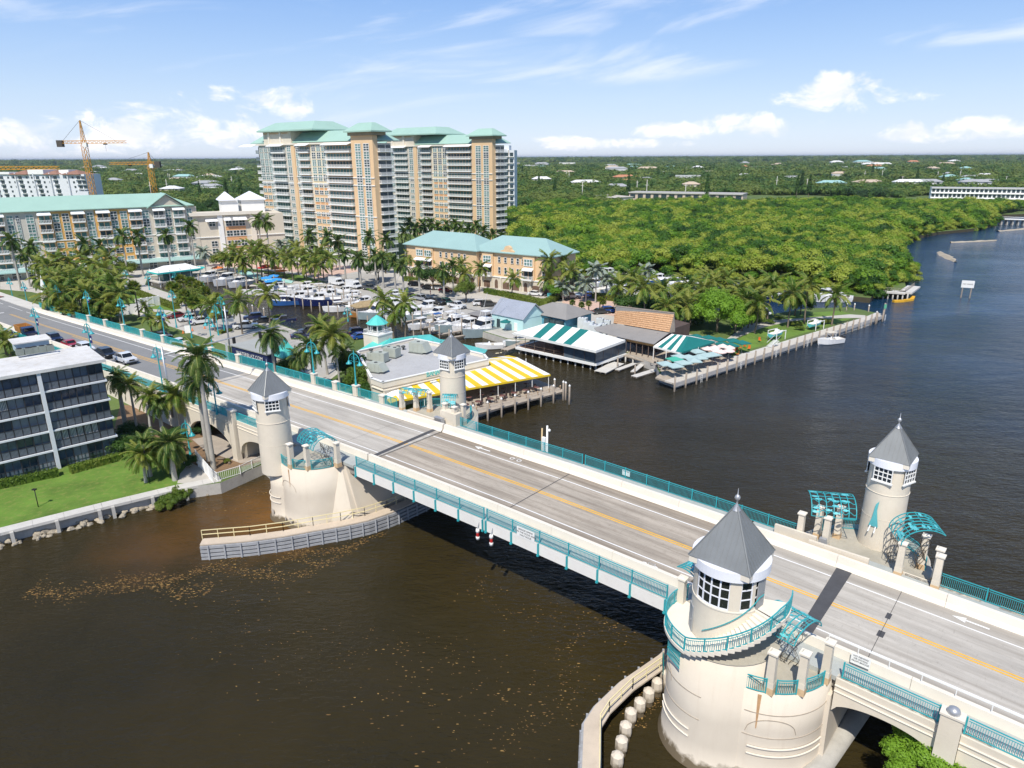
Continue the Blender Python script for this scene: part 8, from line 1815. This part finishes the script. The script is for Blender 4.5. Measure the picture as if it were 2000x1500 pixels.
for p0,p1 in((a,b),(b,c)):
 for h in(1.2,.7):fe.bar(p0+Vector((0,0,h)),p1+Vector((0,0,h)),.08)
 for i in range(9):q=p0+(p1-p0)*i/8;fe.bar(q,q+Vector((0,0,1.2)),.08)
fe.build('railing',WOODP,r);[MB().tube((q:=a+(b-a)*i/6+Vector((0,-1.5,0))).xyz-Vector((0,0,3)),q,.22).build('pile',SEAWALL,r)for i in range(7)]
p=P(1885,582,0);r=thing('river_sign','white board sign on two posts standing in the river','sign',(p.x,p.y,0),RD(-25));[MB().box((x,0,1.8),(.3,.3,5.2)).build('post',WOODP,r)for x in(-1.1,1.1)];MB().box((0,-.2,4.1),(3.2,.12,2.1)).build('panel',WHITE,r);textobj('NO WAKE',.55,INK,r,(0,-.28,4.1),(pi/2,0,0))
SANDB=mat('sand_bar',(.38,.33,.25),.9,.2,.2)
for i,(a,b,w)in enumerate((((1836,493,0),(1866,512,0),3.5),((1856,474,0),(1946,470,0),1.8),((1948,452,0),(2080,440,0),3.0),((1762,527,0),(1785,519,0),3.0))):
 a,b=P(*a),P(*b);d=(b-a);m_=MB();n=12;rn=random.Random(i);vs=[];vs2=[]
 nn=Vector((-d.y,d.x,0)).normalized()
 for k in range(n+1):f=k/n;c=a+d*f;ww=w*(.3+.7*sin(pi*min(1,f+.1)))*rn.uniform(.7,1.2);vs+=[c+nn*ww+Vector((0,0,-.3)),c+Vector((0,0,.35+.3*rn.random())),c-nn*ww+Vector((0,0,-.3))]
 m_.add(vs,[(3*k+j,3*k+3+j,3*k+4+j,3*k+1+j)for k in range(n)for j in range(2)]);tag(m_.build('sand_bar',SANDB),kind='structure')
a,b=P(1944,432,2.),P(2100,436,2.);d=(b-a).normalized();r=thing('footbridge','low white footbridge on piles crossing the inlet at the right edge','bridge',(0,0,0));MB().bar(a+Vector((0,0,1.4)),b+Vector((0,0,1.4)),4,.5).build('deck',WHITE,r);MB().bar(a+Vector((0,0,2.6)),b+Vector((0,0,2.6)),.2,.2).build('handrail',WHITE,r)
L=(b-a).length;[MB().box((q:=a+d*(L*i/14)).xyz+Vector((0,0,-.5))-Vector((0,0,1.0)),(.7,2.4,5)).build('pier',SEAWALL,r)for i in range(15)]
p=P(1040,862,0);r=thing('tide_gauge','white gauge post and box rising behind the far bascule railing','gauge',bl(-45.8,9.6,0),ANG);MB().tube((0,0,-1),(0,0,10.5),.11).build('pole',WHITE,r);MB().box((-.45,0,8.1),(.5,.3,1.7)).build('cabinet',WHITE,r);MB().tube((-.9,0,0),(-.75,0,10.0),.09).build('tan_pole',mat('tan_pole',(.6,.45,.25),.7),r);MB().lathe([(.01,0),(.16,.1),(.16,.3),(.01,.4)],(.3,0,9.8),10).build('lamp',WHITE,r)
# ================= STREET FURNITURE =================
LM={}
def lamp_parts(big):
 if big in LM:return LM[big]
 po=MB().lathe([(.2,0),(.22,.25),(.14,.5),(.12,1.4),(.10,1.5),(.085,6.6),(.1,6.7),(.05,6.9),(.01,7.3)],(0,0,0),8)
 ar=MB();
 for s in(-1,1):ar.path([(s*1.0*sin(pi/2*k/7),0,5.55+1.15*cos(pi/2*k/7))for k in range(8)],.09);ar.path([(0,0,5.4),(s*.5,0,5.6),(s*.95,0,5.55)],.04);ar.path([(s*(.35+.18*cos(a*.7)),0,6.05+.18*sin(a*.7))for a in range(10)],.03)
 sh=MB().lathe([(.05,.12),(.12,.1),(.2,-.1),(.42,-.28),(.44,-.38),(.01,-.36)],(0,0,0),12)
 LM[big]=(po.mesh('pole',TEAL),ar.mesh('scroll_arm',TEAL),sh.mesh('lamp_shade',TEAL));return LM[big]
NAVB=mat('navy_banner',(.02,.02,.16),.7)
def lamp(x,y,z0,h,label,banner=False,rz=ANG+.2,blue=False):
 r=thing('street_lamp',label,'street lamp',(x,y,z0),rz,'teal twin-arm street lamps');po,ar,sh=lamp_parts(0);k=h/7.3
 o=inst('pole',po,r);o.scale=(1,1,k);dz=h-7.3;inst('scroll_arm',ar,r,(0,0,dz))
 for s in(-1,1):inst('lamp_shade',sh,r,(s,0,5.45+dz))
 if banner:MB().box((.45,0,h*.62),(.62,.03,1.35)).build('banner',NAVB,r);MB().lathe([(.01,0),(.2,.0)],(0,0,0),10).build('banner_roundel',WHITE,r,(.45,-.03,h*.62)).rotation_euler=(pi/2,0,0)
 return r
def lamp_px(u,vb,vt,z0,label,**k):p=P(u,vb,z0);lamp(p.x,p.y,z0,max(4,zat(p.x,p.y,vt)-z0),label,**k)
def lamp_br(s,t,h,label,dz=1.3,**k):p=bl(s,t,0);lamp(p.x,p.y,ZD(s)+dz,h,label,**k)
for(s,t,h,lb,bn)in((-104.5,-8.3,7.8,'teal lamp over the roof edge of the apartments near the white pickup',False),(-88.5,-8.3,5.4,'teal lamp behind the tall royal palms',False),(-75.2,-8.6,6.2,'dark teal lamp between the royal palms and the left tower',False),(-131,-8.3,8.5,'teal lamp with a navy banner behind the apartment roof, right of two',True),(-158,-8.3,8.5,'teal lamp with a navy banner over the apartment roof house',True)):lamp_br(s,t,h,lb,0.,banner=bn)
lamp_br(-89.6,8.1,5.6,'teal lamp on the wide pillar beside the green gatehouse roof',1.7);lamp_br(-79.3,8.1,5.4,'teal lamp on the far parapet before the restaurant shrubs',1.6)
for i,s in enumerate(SF[1:11:2]):lamp_br(s,8.4,6.4,'teal lamp on the far ramp parapet, %s from the signal arm'%('first','second','third','fourth','fifth')[i],1.3,banner=i in(1,3))
for u,vb,vt,lb,bn in((427,655,592,'teal lamp by the small white road sign in the car park',False),(439,650,575,'pale teal lamp with several heads beyond the white pickup',False),(375,660,602,'teal lamp with a navy banner in front of the white cars',True),(345,640,563,'teal lamp rising from the car park island trees',False),(248,553,523,'teal lamp on the marina road before the shopfronts',False),(292,566,530,'teal lamp at the corner of the white-canopied dock',False),(398,575,548,'teal lamp at the head of the basin',False),(680,628,600,'teal lamp seen above the palms near the tiki boat',False),(25,581,540,'leftmost teal lamp by the junction',False),(53,590,548,'teal lamp with a blue banner at the junction corner',True),(93,600,545,'teal lamp beside the white obelisk',False),(343,553,540,'teal lamp half behind the dock palms',False)):lamp_px(u,vb,vt,1.5,lb,banner=bn)
p=P(372,888,1.5);lamp(p.x,p.y,1.5,5.2,'bright blue-green lamp post at the foot of the royal palms')
def bays(a,b,n,L,z,deg):
 a,b=P(*a,z),P(*b,z);d=(b-a);m_=MB();q=Vector((cos(RD(deg)),sin(RD(deg)),0))*L
 for i in range(n+1):p=a+d*(i/n);m_.bar(p,p+q,.13,.004)
 m_.v=[(x,y,z+.032)for x,y,_ in m_.v];tag(m_.build('bay_line',WHT),kind='structure')
bays((630,548),(930,606),30,5.2,1.5,-50);bays((640,540),(940,594),28,5.0,1.5,130);bays((470,660),(600,690),12,5.0,1.5,60);bays((500,636),(640,668),12,5.0,1.5,60);bays((340,640),(430,612),8,5,1.5,35)
def gantry():
 a=bl(-101.5,-8.8,0);r=thing('signal_gantry','grey mast and long arm spanning the ramp before the bridge','signal mast',(a.x,a.y,ZD(-101.5)),ANG+pi/2);MB().tube((0,0,-3),(0,0,7.8),.2,.14,10).build('mast',STEEL,r);MB().tube((0,0,6.6),(19.5,0,7.4),.14,.07,8).build('arm',STEEL,r)
 for x in(11,15.5):MB().box((x,0,6.6),(.4,.3,1.0)).build('signal_head',BLACK,r)
 b=P(452,704,1.5);r=thing('signal_pole','tall grey pole on the far side of the ramp beside the navy container','pole',(b.x,b.y,1.5),0);MB().tube((0,0,0),(0,0,zat(b.x,b.y,598)-1.5),.2,.12,10).build('mast',STEEL,r)
gantry()
def kiosk():
 a,b=P(455,702,2.4),P(525,722,2.4);d=(b-a).normalized();r=thing('container_kiosk','navy container with white lettering and a grey roof behind the ramp railing','container',(a.x,a.y,1.5),math.atan2(d.y,d.x));L=(b-a).length
 MB().b2((0,0,.3),(L,6.2,3.7)).build('wall',mat('navy_container',(.02,.03,.10),.6),r);MB().b2((-.2,-.2,3.7),(L+.2,6.4,3.9)).build('roof',mat('grey_tarp_roof',(.36,.37,.35),.85,.1,.5),r);textobj('WATERBLAZ.COM',1.05,WHITE,r,(L/2,-.03,2.6),(pi/2,0,0))
 MB().add([(-.6,-.4,0),(-.6,-.4,4.4),(-1.8,-.2,4.0),(-1.8,-.2,0)],[(0,1,2,3),(3,2,1,0)]).build('folded_flap',WHITE,r)
 p=P(562,722,2.5);r=thing('gatehouse','small gatehouse with a steep teal pyramid roof behind the ramp','gatehouse',(p.x,p.y,1.5),ANG);MB().box((0,0,2.0),(2.6,2.6,4.0)).build('wall',CREAM,r);hip(MB(),-1.3,1.3,-1.3,1.3,4.0,7.0,.3).build('roof',TEALR,r);MB().box((0,-1.32,1.9),(1.,.06,1.6)).build('window',WGLS[0],r)
 p=P(512,700,2);r=thing('flat_sign','small white panel leaning behind the navy container','sign',(p.x,p.y,1.5),ANG);MB().box((0,0,1.3),(1.8,.08,1.2)).build('panel',WHITE,r);MB().box((0,.1,.6),(.1,.1,1.2)).build('post',STEEL,r)
kiosk()
UM={}
def umbrella(x,y,z,col,label,group,R=1.5,sq=False,h=2.5,pole=True,n=8):
 k=(col.name,R,sq)
 if k not in UM:
  n_=4 if sq else n;m_=MB();m_.lathe([(R,0),(R*.55,.22),(.03,.5)],(0,0,0),n_,0,pi/4 if sq else 0,2*pi+(pi/4 if sq else 0),smooth=False);m_.lathe([(.02,.47),(R*.55,.19),(R,-.03)],(0,0,0),n_,0,pi/4 if sq else 0,2*pi+(pi/4 if sq else 0),smooth=False);m_.lathe([(R,-.14),(R,0)],(0,0,0),n_,0,pi/4 if sq else 0,2*pi+(pi/4 if sq else 0),smooth=False)
  UM[k]=(m_.mesh('canopy',col),MB().tube((0,0,-2.3),(0,0,.5),.03).box((0,0,-2.25),(.5,.5,.1)).mesh('pole',STEEL))
 r=thing('parasol',label,'umbrella',(x,y,z+h-.2),random.uniform(0,.5)if sq else random.random()*6,group);inst('canopy',UM[k][0],r);inst('pole',UM[k][1],r,(0,0,0),0,(1,1,(h-.2)/2.3));return r
ULT=mat('pale_teal_canvas',(.36,.48,.48),.8,.05,1.);UDT=mat('dark_teal_canvas',(.01,.15,.14),.8,.05,1.);UPK=mat('pink_canvas',(.80,.62,.57),.8,.15,1.);UOR=mat('orange_canvas',(.75,.20,.05),.8);URD=mat('red_canvas',(.55,.03,.03),.8);UBL=mat('sky_blue_canvas',(.04,.30,.72),.8);UTQ=mat('turquoise_canvas',(.03,.52,.50),.8)
random.seed(5);zt=1.55
words9=['nearest the dock corner','second from the dock corner','in the middle of the front row','behind the front row left','behind the front row right','by the small marquee post','toward the pink parasols','beside the promenade rail','at the back of the terrace','next to the bright green one','farthest of the pale ones']
for i,(u,v)in enumerate(((1300,708),(1318,712),(1335,706),(1318,699),(1328,694),(1345,695),(1356,702),(1366,696),(1378,692),(1362,684),(1392,690))):x,y=at_top(u,v,2.5,zt);umbrella(x,y,zt,ULT if i!=3 else mat('sea_green_canvas',(.06,.38,.28),.8),'square pale teal parasol on the dock terrace %s'%words9[i]if i!=3 else 'square sea-green parasol among the pale teal ones','pale teal parasols on the dock terrace',1.75,True)
for i,(u,v)in enumerate(((1382,680),(1396,678),(1412,675),(1408,686),(1424,684),(1425,678),(1400,684))):x,y=at_top(u,v,2.4,zt);umbrella(x,y,zt,UPK,'round pink parasol %s of the pink cluster'%['at the left','at the back left','at the back right','at the front','at the right','at the far right','in the middle'][i],'pink parasols on the dock terrace',1.15)
for i,(u,v)in enumerate(((1360,655),(1384,657),(1406,661),(1432,663),(1450,667),(1410,670),(1428,672))):x,y=at_top(u,v,2.5,zt);umbrella(x,y,zt,UDT,'square dark teal parasol under the feathery tree, %s'%['leftmost','second from left','third from left','fourth from left','rightmost by the orange seats','front left','front right'][i],'dark teal parasols under the tree',1.8,True)
for i,(u,v,c)in enumerate(((519,517,URD),(530,519,UOR),(540,522,UOR),(548,527,UOR),(424,521,UOR),(513,521,URD))):x,y=at_top(u,v,2.6,1.5);umbrella(x,y,1.5,c,['red parasol at the left of the plaza cluster','orange parasol beside the red one','large orange parasol in the plaza cluster','orange parasol at the right of the cluster','faded orange parasol by the flat-topped tree','low red parasol in front of the cluster'][i],'red and orange parasols on the plaza',2.1)
for i,(u,v)in enumerate(((520,541),(534,537),(527,547),(540,544))):x,y=at_top(u,v,2.6,1.5);umbrella(x,y,1.5,UBL,'sky blue parasol over the basin steps, %s'%['left','back','front','right'][i],'blue parasols over the basin steps',2.2,True)
for i,(u,v)in enumerate(((366,522),(378,526),(388,521))):x,y=at_top(u,v,2.6,1.5);umbrella(x,y,1.5,UTQ,'turquoise parasol right of the white canopy dock, %s'%['left','middle','right'][i],'turquoise parasols by the canopy dock',2.6,True)
x,y=at_top(987,628,2.3,1.5);umbrella(x,y,1.5,UDT,'small dark teal parasol before the aqua shack','single parasols',1.3)
OS=mat('orange_plastic_seat',(.70,.16,.03),.5);CHm=(MB().box((0,0,.42),(.5,.5,.06)).mesh('seat',OS),MB().box((0,.25,.75),(.5,.06,.6)).mesh('backrest',OS))
for i,(u,v)in enumerate(((1440,686),(1447,682),(1455,680),(1432,690),(1440,695),(1462,684),(1484,668))):p=P(u,v,zt);c=thing('lounge_chair','orange plastic chair at the end of the umbrella terrace','chair',(p.x,p.y,zt),i*1.1,'orange chairs of the terrace');inst('seat',CHm[0],c);inst('backrest',CHm[1],c)
TBW=mat('terrace_table',(.42,.36,.30),.6);tm=MB().lathe([(.5,.72),(.5,.77),(.01,.77)],(0,0,0),10).mesh('tabletop',TBW);lg=MB().tube((0,0,0),(0,0,.73),.05).mesh('pedestal',BLACK);DC=mat('dark_metal_chair',(.05,.05,.055),.5);c1=MB().box((0,0,.44),(.42,.42,.05)).mesh('seat',DC);c2=MB().box((0,.2,.7),(.42,.04,.5)).mesh('backrest',DC)
A_,B_=P(1296,728,zt),P(1440,693,zt);
for i in range(22):
 f=(i%11+.5)/11;p=A_+(B_-A_)*f+Vector((-.5,.86,0))*(1.2 if i<11 else 3.6)+Vector((random.uniform(-.3,.3),random.uniform(-.3,.3),0));t=thing('cafe_table','small round cafe table among dark chairs on the dock terrace','table',(p.x,p.y,zt),0,'cafe tables of the dock terrace');inst('tabletop',tm,t);inst('pedestal',lg,t)
 for k in range(4):a=pi/2*k+i;c=thing('cafe_chair','dark metal chair at a terrace table by the promenade','chair',(p.x+.8*cos(a),p.y+.8*sin(a),zt),a-pi/2,'dark chairs of the dock terrace');inst('seat',c1,c);inst('backrest',c2,c)
p=P(345,545,1.5);r=thing('canopy_dock','white and turquoise canopied dock office standing on piles at the basin head','pavilion',(p.x,p.y,0),RD(50));MB().box((0,0,1.5),(15,7,.35)).build('deck',CONCL,r);hip(MB(),-7,7,-3.2,3.2,4.6,6.4,.6).build('canopy',WCAN,r);MB().bar((-7.6,-3.8,4.5),(7.6,-3.8,4.5),.06,.5).bar((-7.6,3.8,4.5),(7.6,3.8,4.5),.06,.5).bar((-7.6,-3.8,4.5),(-7.6,3.8,4.5),.06,.5).bar((7.6,-3.8,4.5),(7.6,3.8,4.5),.06,.5).build('valance',UTQ,r);MB().box((0,.5,2.8),(10,4,2.6)).build('counter_wall',WGLS[1],r);[MB().box((x,y,2),(.2,.2,7)).build('post',WHITE,r)for x in(-7,-3.5,0,3.5,7)for y in(-3.2,3.2)]
q=[xy(458,531),xy(475,528),xy(500,535),xy(530,545),xy(575,549),xy(570,553),xy(520,549),xy(490,542)];tag(MB().prism(q,1.4,1.75).build('turquoise_deck',mat('turquoise_deck_paint',(.36,.62,.58),.8,.05,.5)),'winding pale turquoise boardwalk along the head of the basin','boardwalk')
for a,b,lb in(((215,618),(290,610),'white plank fence panel left of the small palms'),((268,603),(312,596),'white plank fence panel behind the small palms'),((100,590),(125,586),'short white wall beside the obelisk')):
 a,b=P(*a,1.5),P(*b,1.5);d=(b-a);r=thing('garden_wall',lb,'wall',a,math.atan2(d.y,d.x));MB().b2((0,-.15,0),(d.length,.15,2.6)).build('panel',WHITE,r);[MB().box((d.length*i/4,0,1.35),(.35,.4,2.7)).build('post',WHITE,r)for i in range(5)]
p=P(92,600,1.5);r=thing('obelisk','white obelisk with a pyramid tip at the corner garden','monument',(p.x,p.y,1.5),.4);MB().box((0,0,2),(1.6,1.6,4)).build('base',CREAM2,r);MB().box((0,0,5),(1.2,1.2,2),taper=.7).build('shaft',WHITE,r);MB().box((0,0,7.4),(.9,.9,2.8),taper=.05).build('tip',WHITE,r)
p=P(447,643,1.5);r=thing('road_sign','small white directional sign on a post in the car park','sign',(p.x,p.y,1.5),.3);MB().box((0,0,2.2),(2.6,.1,.8)).build('panel',WHITE,r);MB().box((0,.1,1.2),(.12,.12,2.4)).build('post',STEEL,r)
for u,v in((358,651),(376,646),(400,642),(366,648)):p=P(u,v,1.5);r=thing('traffic_cone','orange traffic cone around the white board in the car park','traffic cone',(p.x,p.y,1.52),0,'traffic cones in the car park');MB().lathe([(.2,.04),(.04,.75),(.01,.76)],(0,0,0),8).build('cone',UOR,r);MB().box((0,0,.03),(.5,.5,.05)).build('base',UOR,r)
p=P(367,650,1.5);r=thing('sandwich_board','white sandwich board standing among traffic cones','sign',(p.x,p.y,1.52),.5);MB().add([(-.6,-.4,0),(.6,-.4,0),(.6,0,1.7),(-.6,0,1.7),(-.6,.4,0),(.6,.4,0)],[(0,1,2,3),(5,4,3,2),(1,5,2),(4,0,3)]).build('panel',WHITE,r)
for i,(u,v)in enumerate(((484,606),(494,608),(505,611),(516,614),(527,617),(460,600),(470,603))):p=P(u,v,1.5);pile(p.x,p.y,3.0,label='white-capped seawall piling in front of the dark parked cars',group='white-capped pilings by the car park seawall')
p=P(75,990,1.5);r=thing('lawn_post','thin black post lamp standing on the lawn','post lamp',(p.x,p.y,1.5),0);MB().tube((0,0,0),(0,0,2.2),.05).build('pole',BLACK,r);MB().box((0,0,2.25),(.45,.3,.12)).build('lamp_head',BLACK,r)
p=P(293,945,1.5);r=thing('lawn_post','black post rising beside the small lawn palms','post lamp',(p.x,p.y,1.5),0);MB().tube((0,0,0),(0,0,5.2),.05).build('pole',BLACK,r)
def wfence(pts,label,h=1.15):
 r=thing('white_fence',label,'fence',pts[0])
 for a,b in zip(pts,pts[1:]):
  a=a-pts[0];b=b-pts[0];L=(b-a).length;n=max(1,int(L/1.6))
  for i in range(n):
   p0,p1=a+(b-a)*(i/n),a+(b-a)*((i+1)/n);m_=MB();m_.bar(p0+Vector((0,0,h)),p1+Vector((0,0,h)),.06).bar(p0+Vector((0,0,.12)),p1+Vector((0,0,.12)),.05)
   for k in range(12):q=p0+(p1-p0)*(k/12);m_.bar(q+Vector((0,0,.12)),q+Vector((0,0,h)),.03)
   m_.build('fence_panel',WHITE,r);MB().bar(p0,p0+Vector((0,0,h+.1)),.1).build('post',WHITE,r)
wfence([P(388,912,1.5),P(425,940,1.5),P(470,926,1.5),P(515,904,1.5)],'white picket railing along the seawall under the ramp');wfence([P(385,905,1.5),P(418,945,1.5)],'white gate panels closing the path beside the seawall',1.9)
for i,(u,v)in enumerate(((432,898),(415,893),(448,905))):p=P(u,v,1.5);r=inst('log',MB().tube((-.5,0,.15),(.5,0,.2),.16,.12,7).mesh('log',BARKB),None,(p.x,p.y,1.5),i);tag(r,'orange-brown cut log lying in the mulch by the palms','log','cut logs in the mulch')
for i,(u,v)in enumerate(((1074,583),(1080,582),(1086,581),(1092,580))):p=P(u,v,1.5);r=thing('bin_enclosure','turquoise slatted bin enclosure at the townhouse entrance','bin store',(p.x,p.y,1.5),-.2,'turquoise bin stores');MB().box((0,0,.8),(1.3,1.1,1.6)).build('panel',TEALL,r)
rn=random.Random(8)
for i in range(36):
 d=rn.uniform(650,1900);k=rn.uniform(0.,.7)if i%3 else rn.uniform(-.7,-.37);r=thing('power_pole','pale concrete power pole among the far treetops','power pole',(d*k,d,1.5),rn.uniform(-.3,.3),'power poles in the suburbs');MB().tube((0,0,0),(0,0,rn.uniform(14,19)),.45,.25,6).build('pole',CONCL,r);MB().box((0,0,13.5),(3.2,.3,.3)).build('crossarm',CONCL,r)
def person(x,y,z,rz,shirt,pants,label,h=1.75,pose='walk'):
 me=bpy.data.meshes.new('body');V=[(0,0,.95),(0,0,1.15),(0,0,1.38),(0,0,1.5),(0,.01,1.64),(0,.01,1.74),(-.1,0,.9),(-.12,.12,.5),(-.12,-.02,.08),(-.12,.12,.03),(.1,0,.9),(.12,-.05,.5),(.12,-.25,.1),(.12,-.12,.03),(-.2,0,1.4),(-.26,-.05,1.12),(-.25,.08,.9),(.2,0,1.4),(.26,.05,1.12),(.25,.2,.95)]
 E=[(0,1),(1,2),(2,3),(3,4),(4,5),(0,6),(6,7),(7,8),(8,9),(0,10),(10,11),(11,12),(12,13),(2,14),(14,15),(15,16),(2,17),(17,18),(18,19)];Rr=[.15,.14,.16,.06,.1,.08,.09,.065,.045,.035,.09,.065,.045,.035,.06,.045,.035,.06,.045,.035]
 me.from_pydata(V,E,[]);ob=bpy.data.objects.new('body',me);COL.objects.link(ob);ob.modifiers.new('skin','SKIN')
 for i,sv in enumerate(me.skin_vertices[0].data):sv.radius=(Rr[i],Rr[i]*.8);sv.use_root=(i==0)
 ob.modifiers.new('s','SUBSURF').render_levels=1;ob.location=(x,y,z);ob.rotation_euler=(0,0,rz);ob.name='person';me.materials.append(shirt);tag(ob,label,'person');return ob
SKN=mat('pink_shirt',(.7,.25,.22),.8);p=P(841,577,1.5);person(p.x,p.y,1.52,2.,SKN,SKN,'person in a pink outfit walking across the parking lane');p=P(978,640,1.5);person(-27+20.3,p.y-1,1.5,1.,mat('tan_shirt',(.6,.4,.3),.8),SKN,'person in tan standing on the quay by the dark hut')if False else None
def weed():
 rn=random.Random(9);m_=MB();n=0
 def streak(u0,v0,u1,v1,wd,k,big=1.):
  a,b=P(u0,v0,0),P(u1,v1,0);d=b-a;nn=Vector((-d.y,d.x,0)).normalized()
  for i in range(k):
   f=rn.random();p=a+d*f+nn*(rn.gauss(0,wd)+1.2*sin(f*9+a.x));s=big*rn.uniform(.012,.036)*(1+rn.random());a0=rn.random()*6;nv=5;q_=rn.uniform(1.,3.);a1=.4
   m_.add([(p.x+q_*s*cos(a0+6.283*j/nv)*rn.uniform(.5,1.3),p.y+s*sin(a0+6.283*j/nv)*rn.uniform(.5,1.3),.012)for j in range(nv)],[tuple(range(nv))],rn.choice((0,0,1)))
 streak(60,1150,420,1140,.9,700,1.25);streak(200,1140,620,1110,.6,500,1.2);streak(380,1105,760,1050,.4,600,1.15);streak(500,1110,700,1080,.5,300,1.15);streak(400,1150,1000,1500,3.5,260);streak(700,1250,1250,1420,2.2,240);streak(900,1150,1240,1240,1.2,180);streak(1180,1200,1000,1480,.6,160);streak(1240,1330,1280,1420,.5,160);streak(400,1000,520,960,1.5,90);streak(1640,930,1790,1000,2.5,60)
 tag(m_.build('floating_seaweed',[mat('brown_sargassum',(.20,.11,.035),.8),mat('tan_sargassum',(.36,.22,.07),.8)]),'brown seaweed flecks drifting in streaks on the dark water','seaweed',kind='stuff')
weed()
# ---- air ----
def haze():
 m_=bpy.data.materials.new('haze_air');m_.use_nodes=True;nt=m_.node_tree;nt.nodes.clear();o=nt.nodes.new('ShaderNodeOutputMaterial');v=nt.nodes.new('ShaderNodeVolumePrincipled');v.inputs['Color'].default_value=(.80,.88,1,1);v.inputs['Density'].default_value=HAZE_D;v.inputs['Anisotropy'].default_value=.3;nt.links.new(v.outputs[0],o.inputs['Volume'])
 h=MB().b2((-26000,-450,-5),(26000,41000,72)).build('haze',m_);tag(h,kind='stuff');tag(h,'faint summer haze that pales the far woodland','haze')
HAZE_D=.00005
haze()
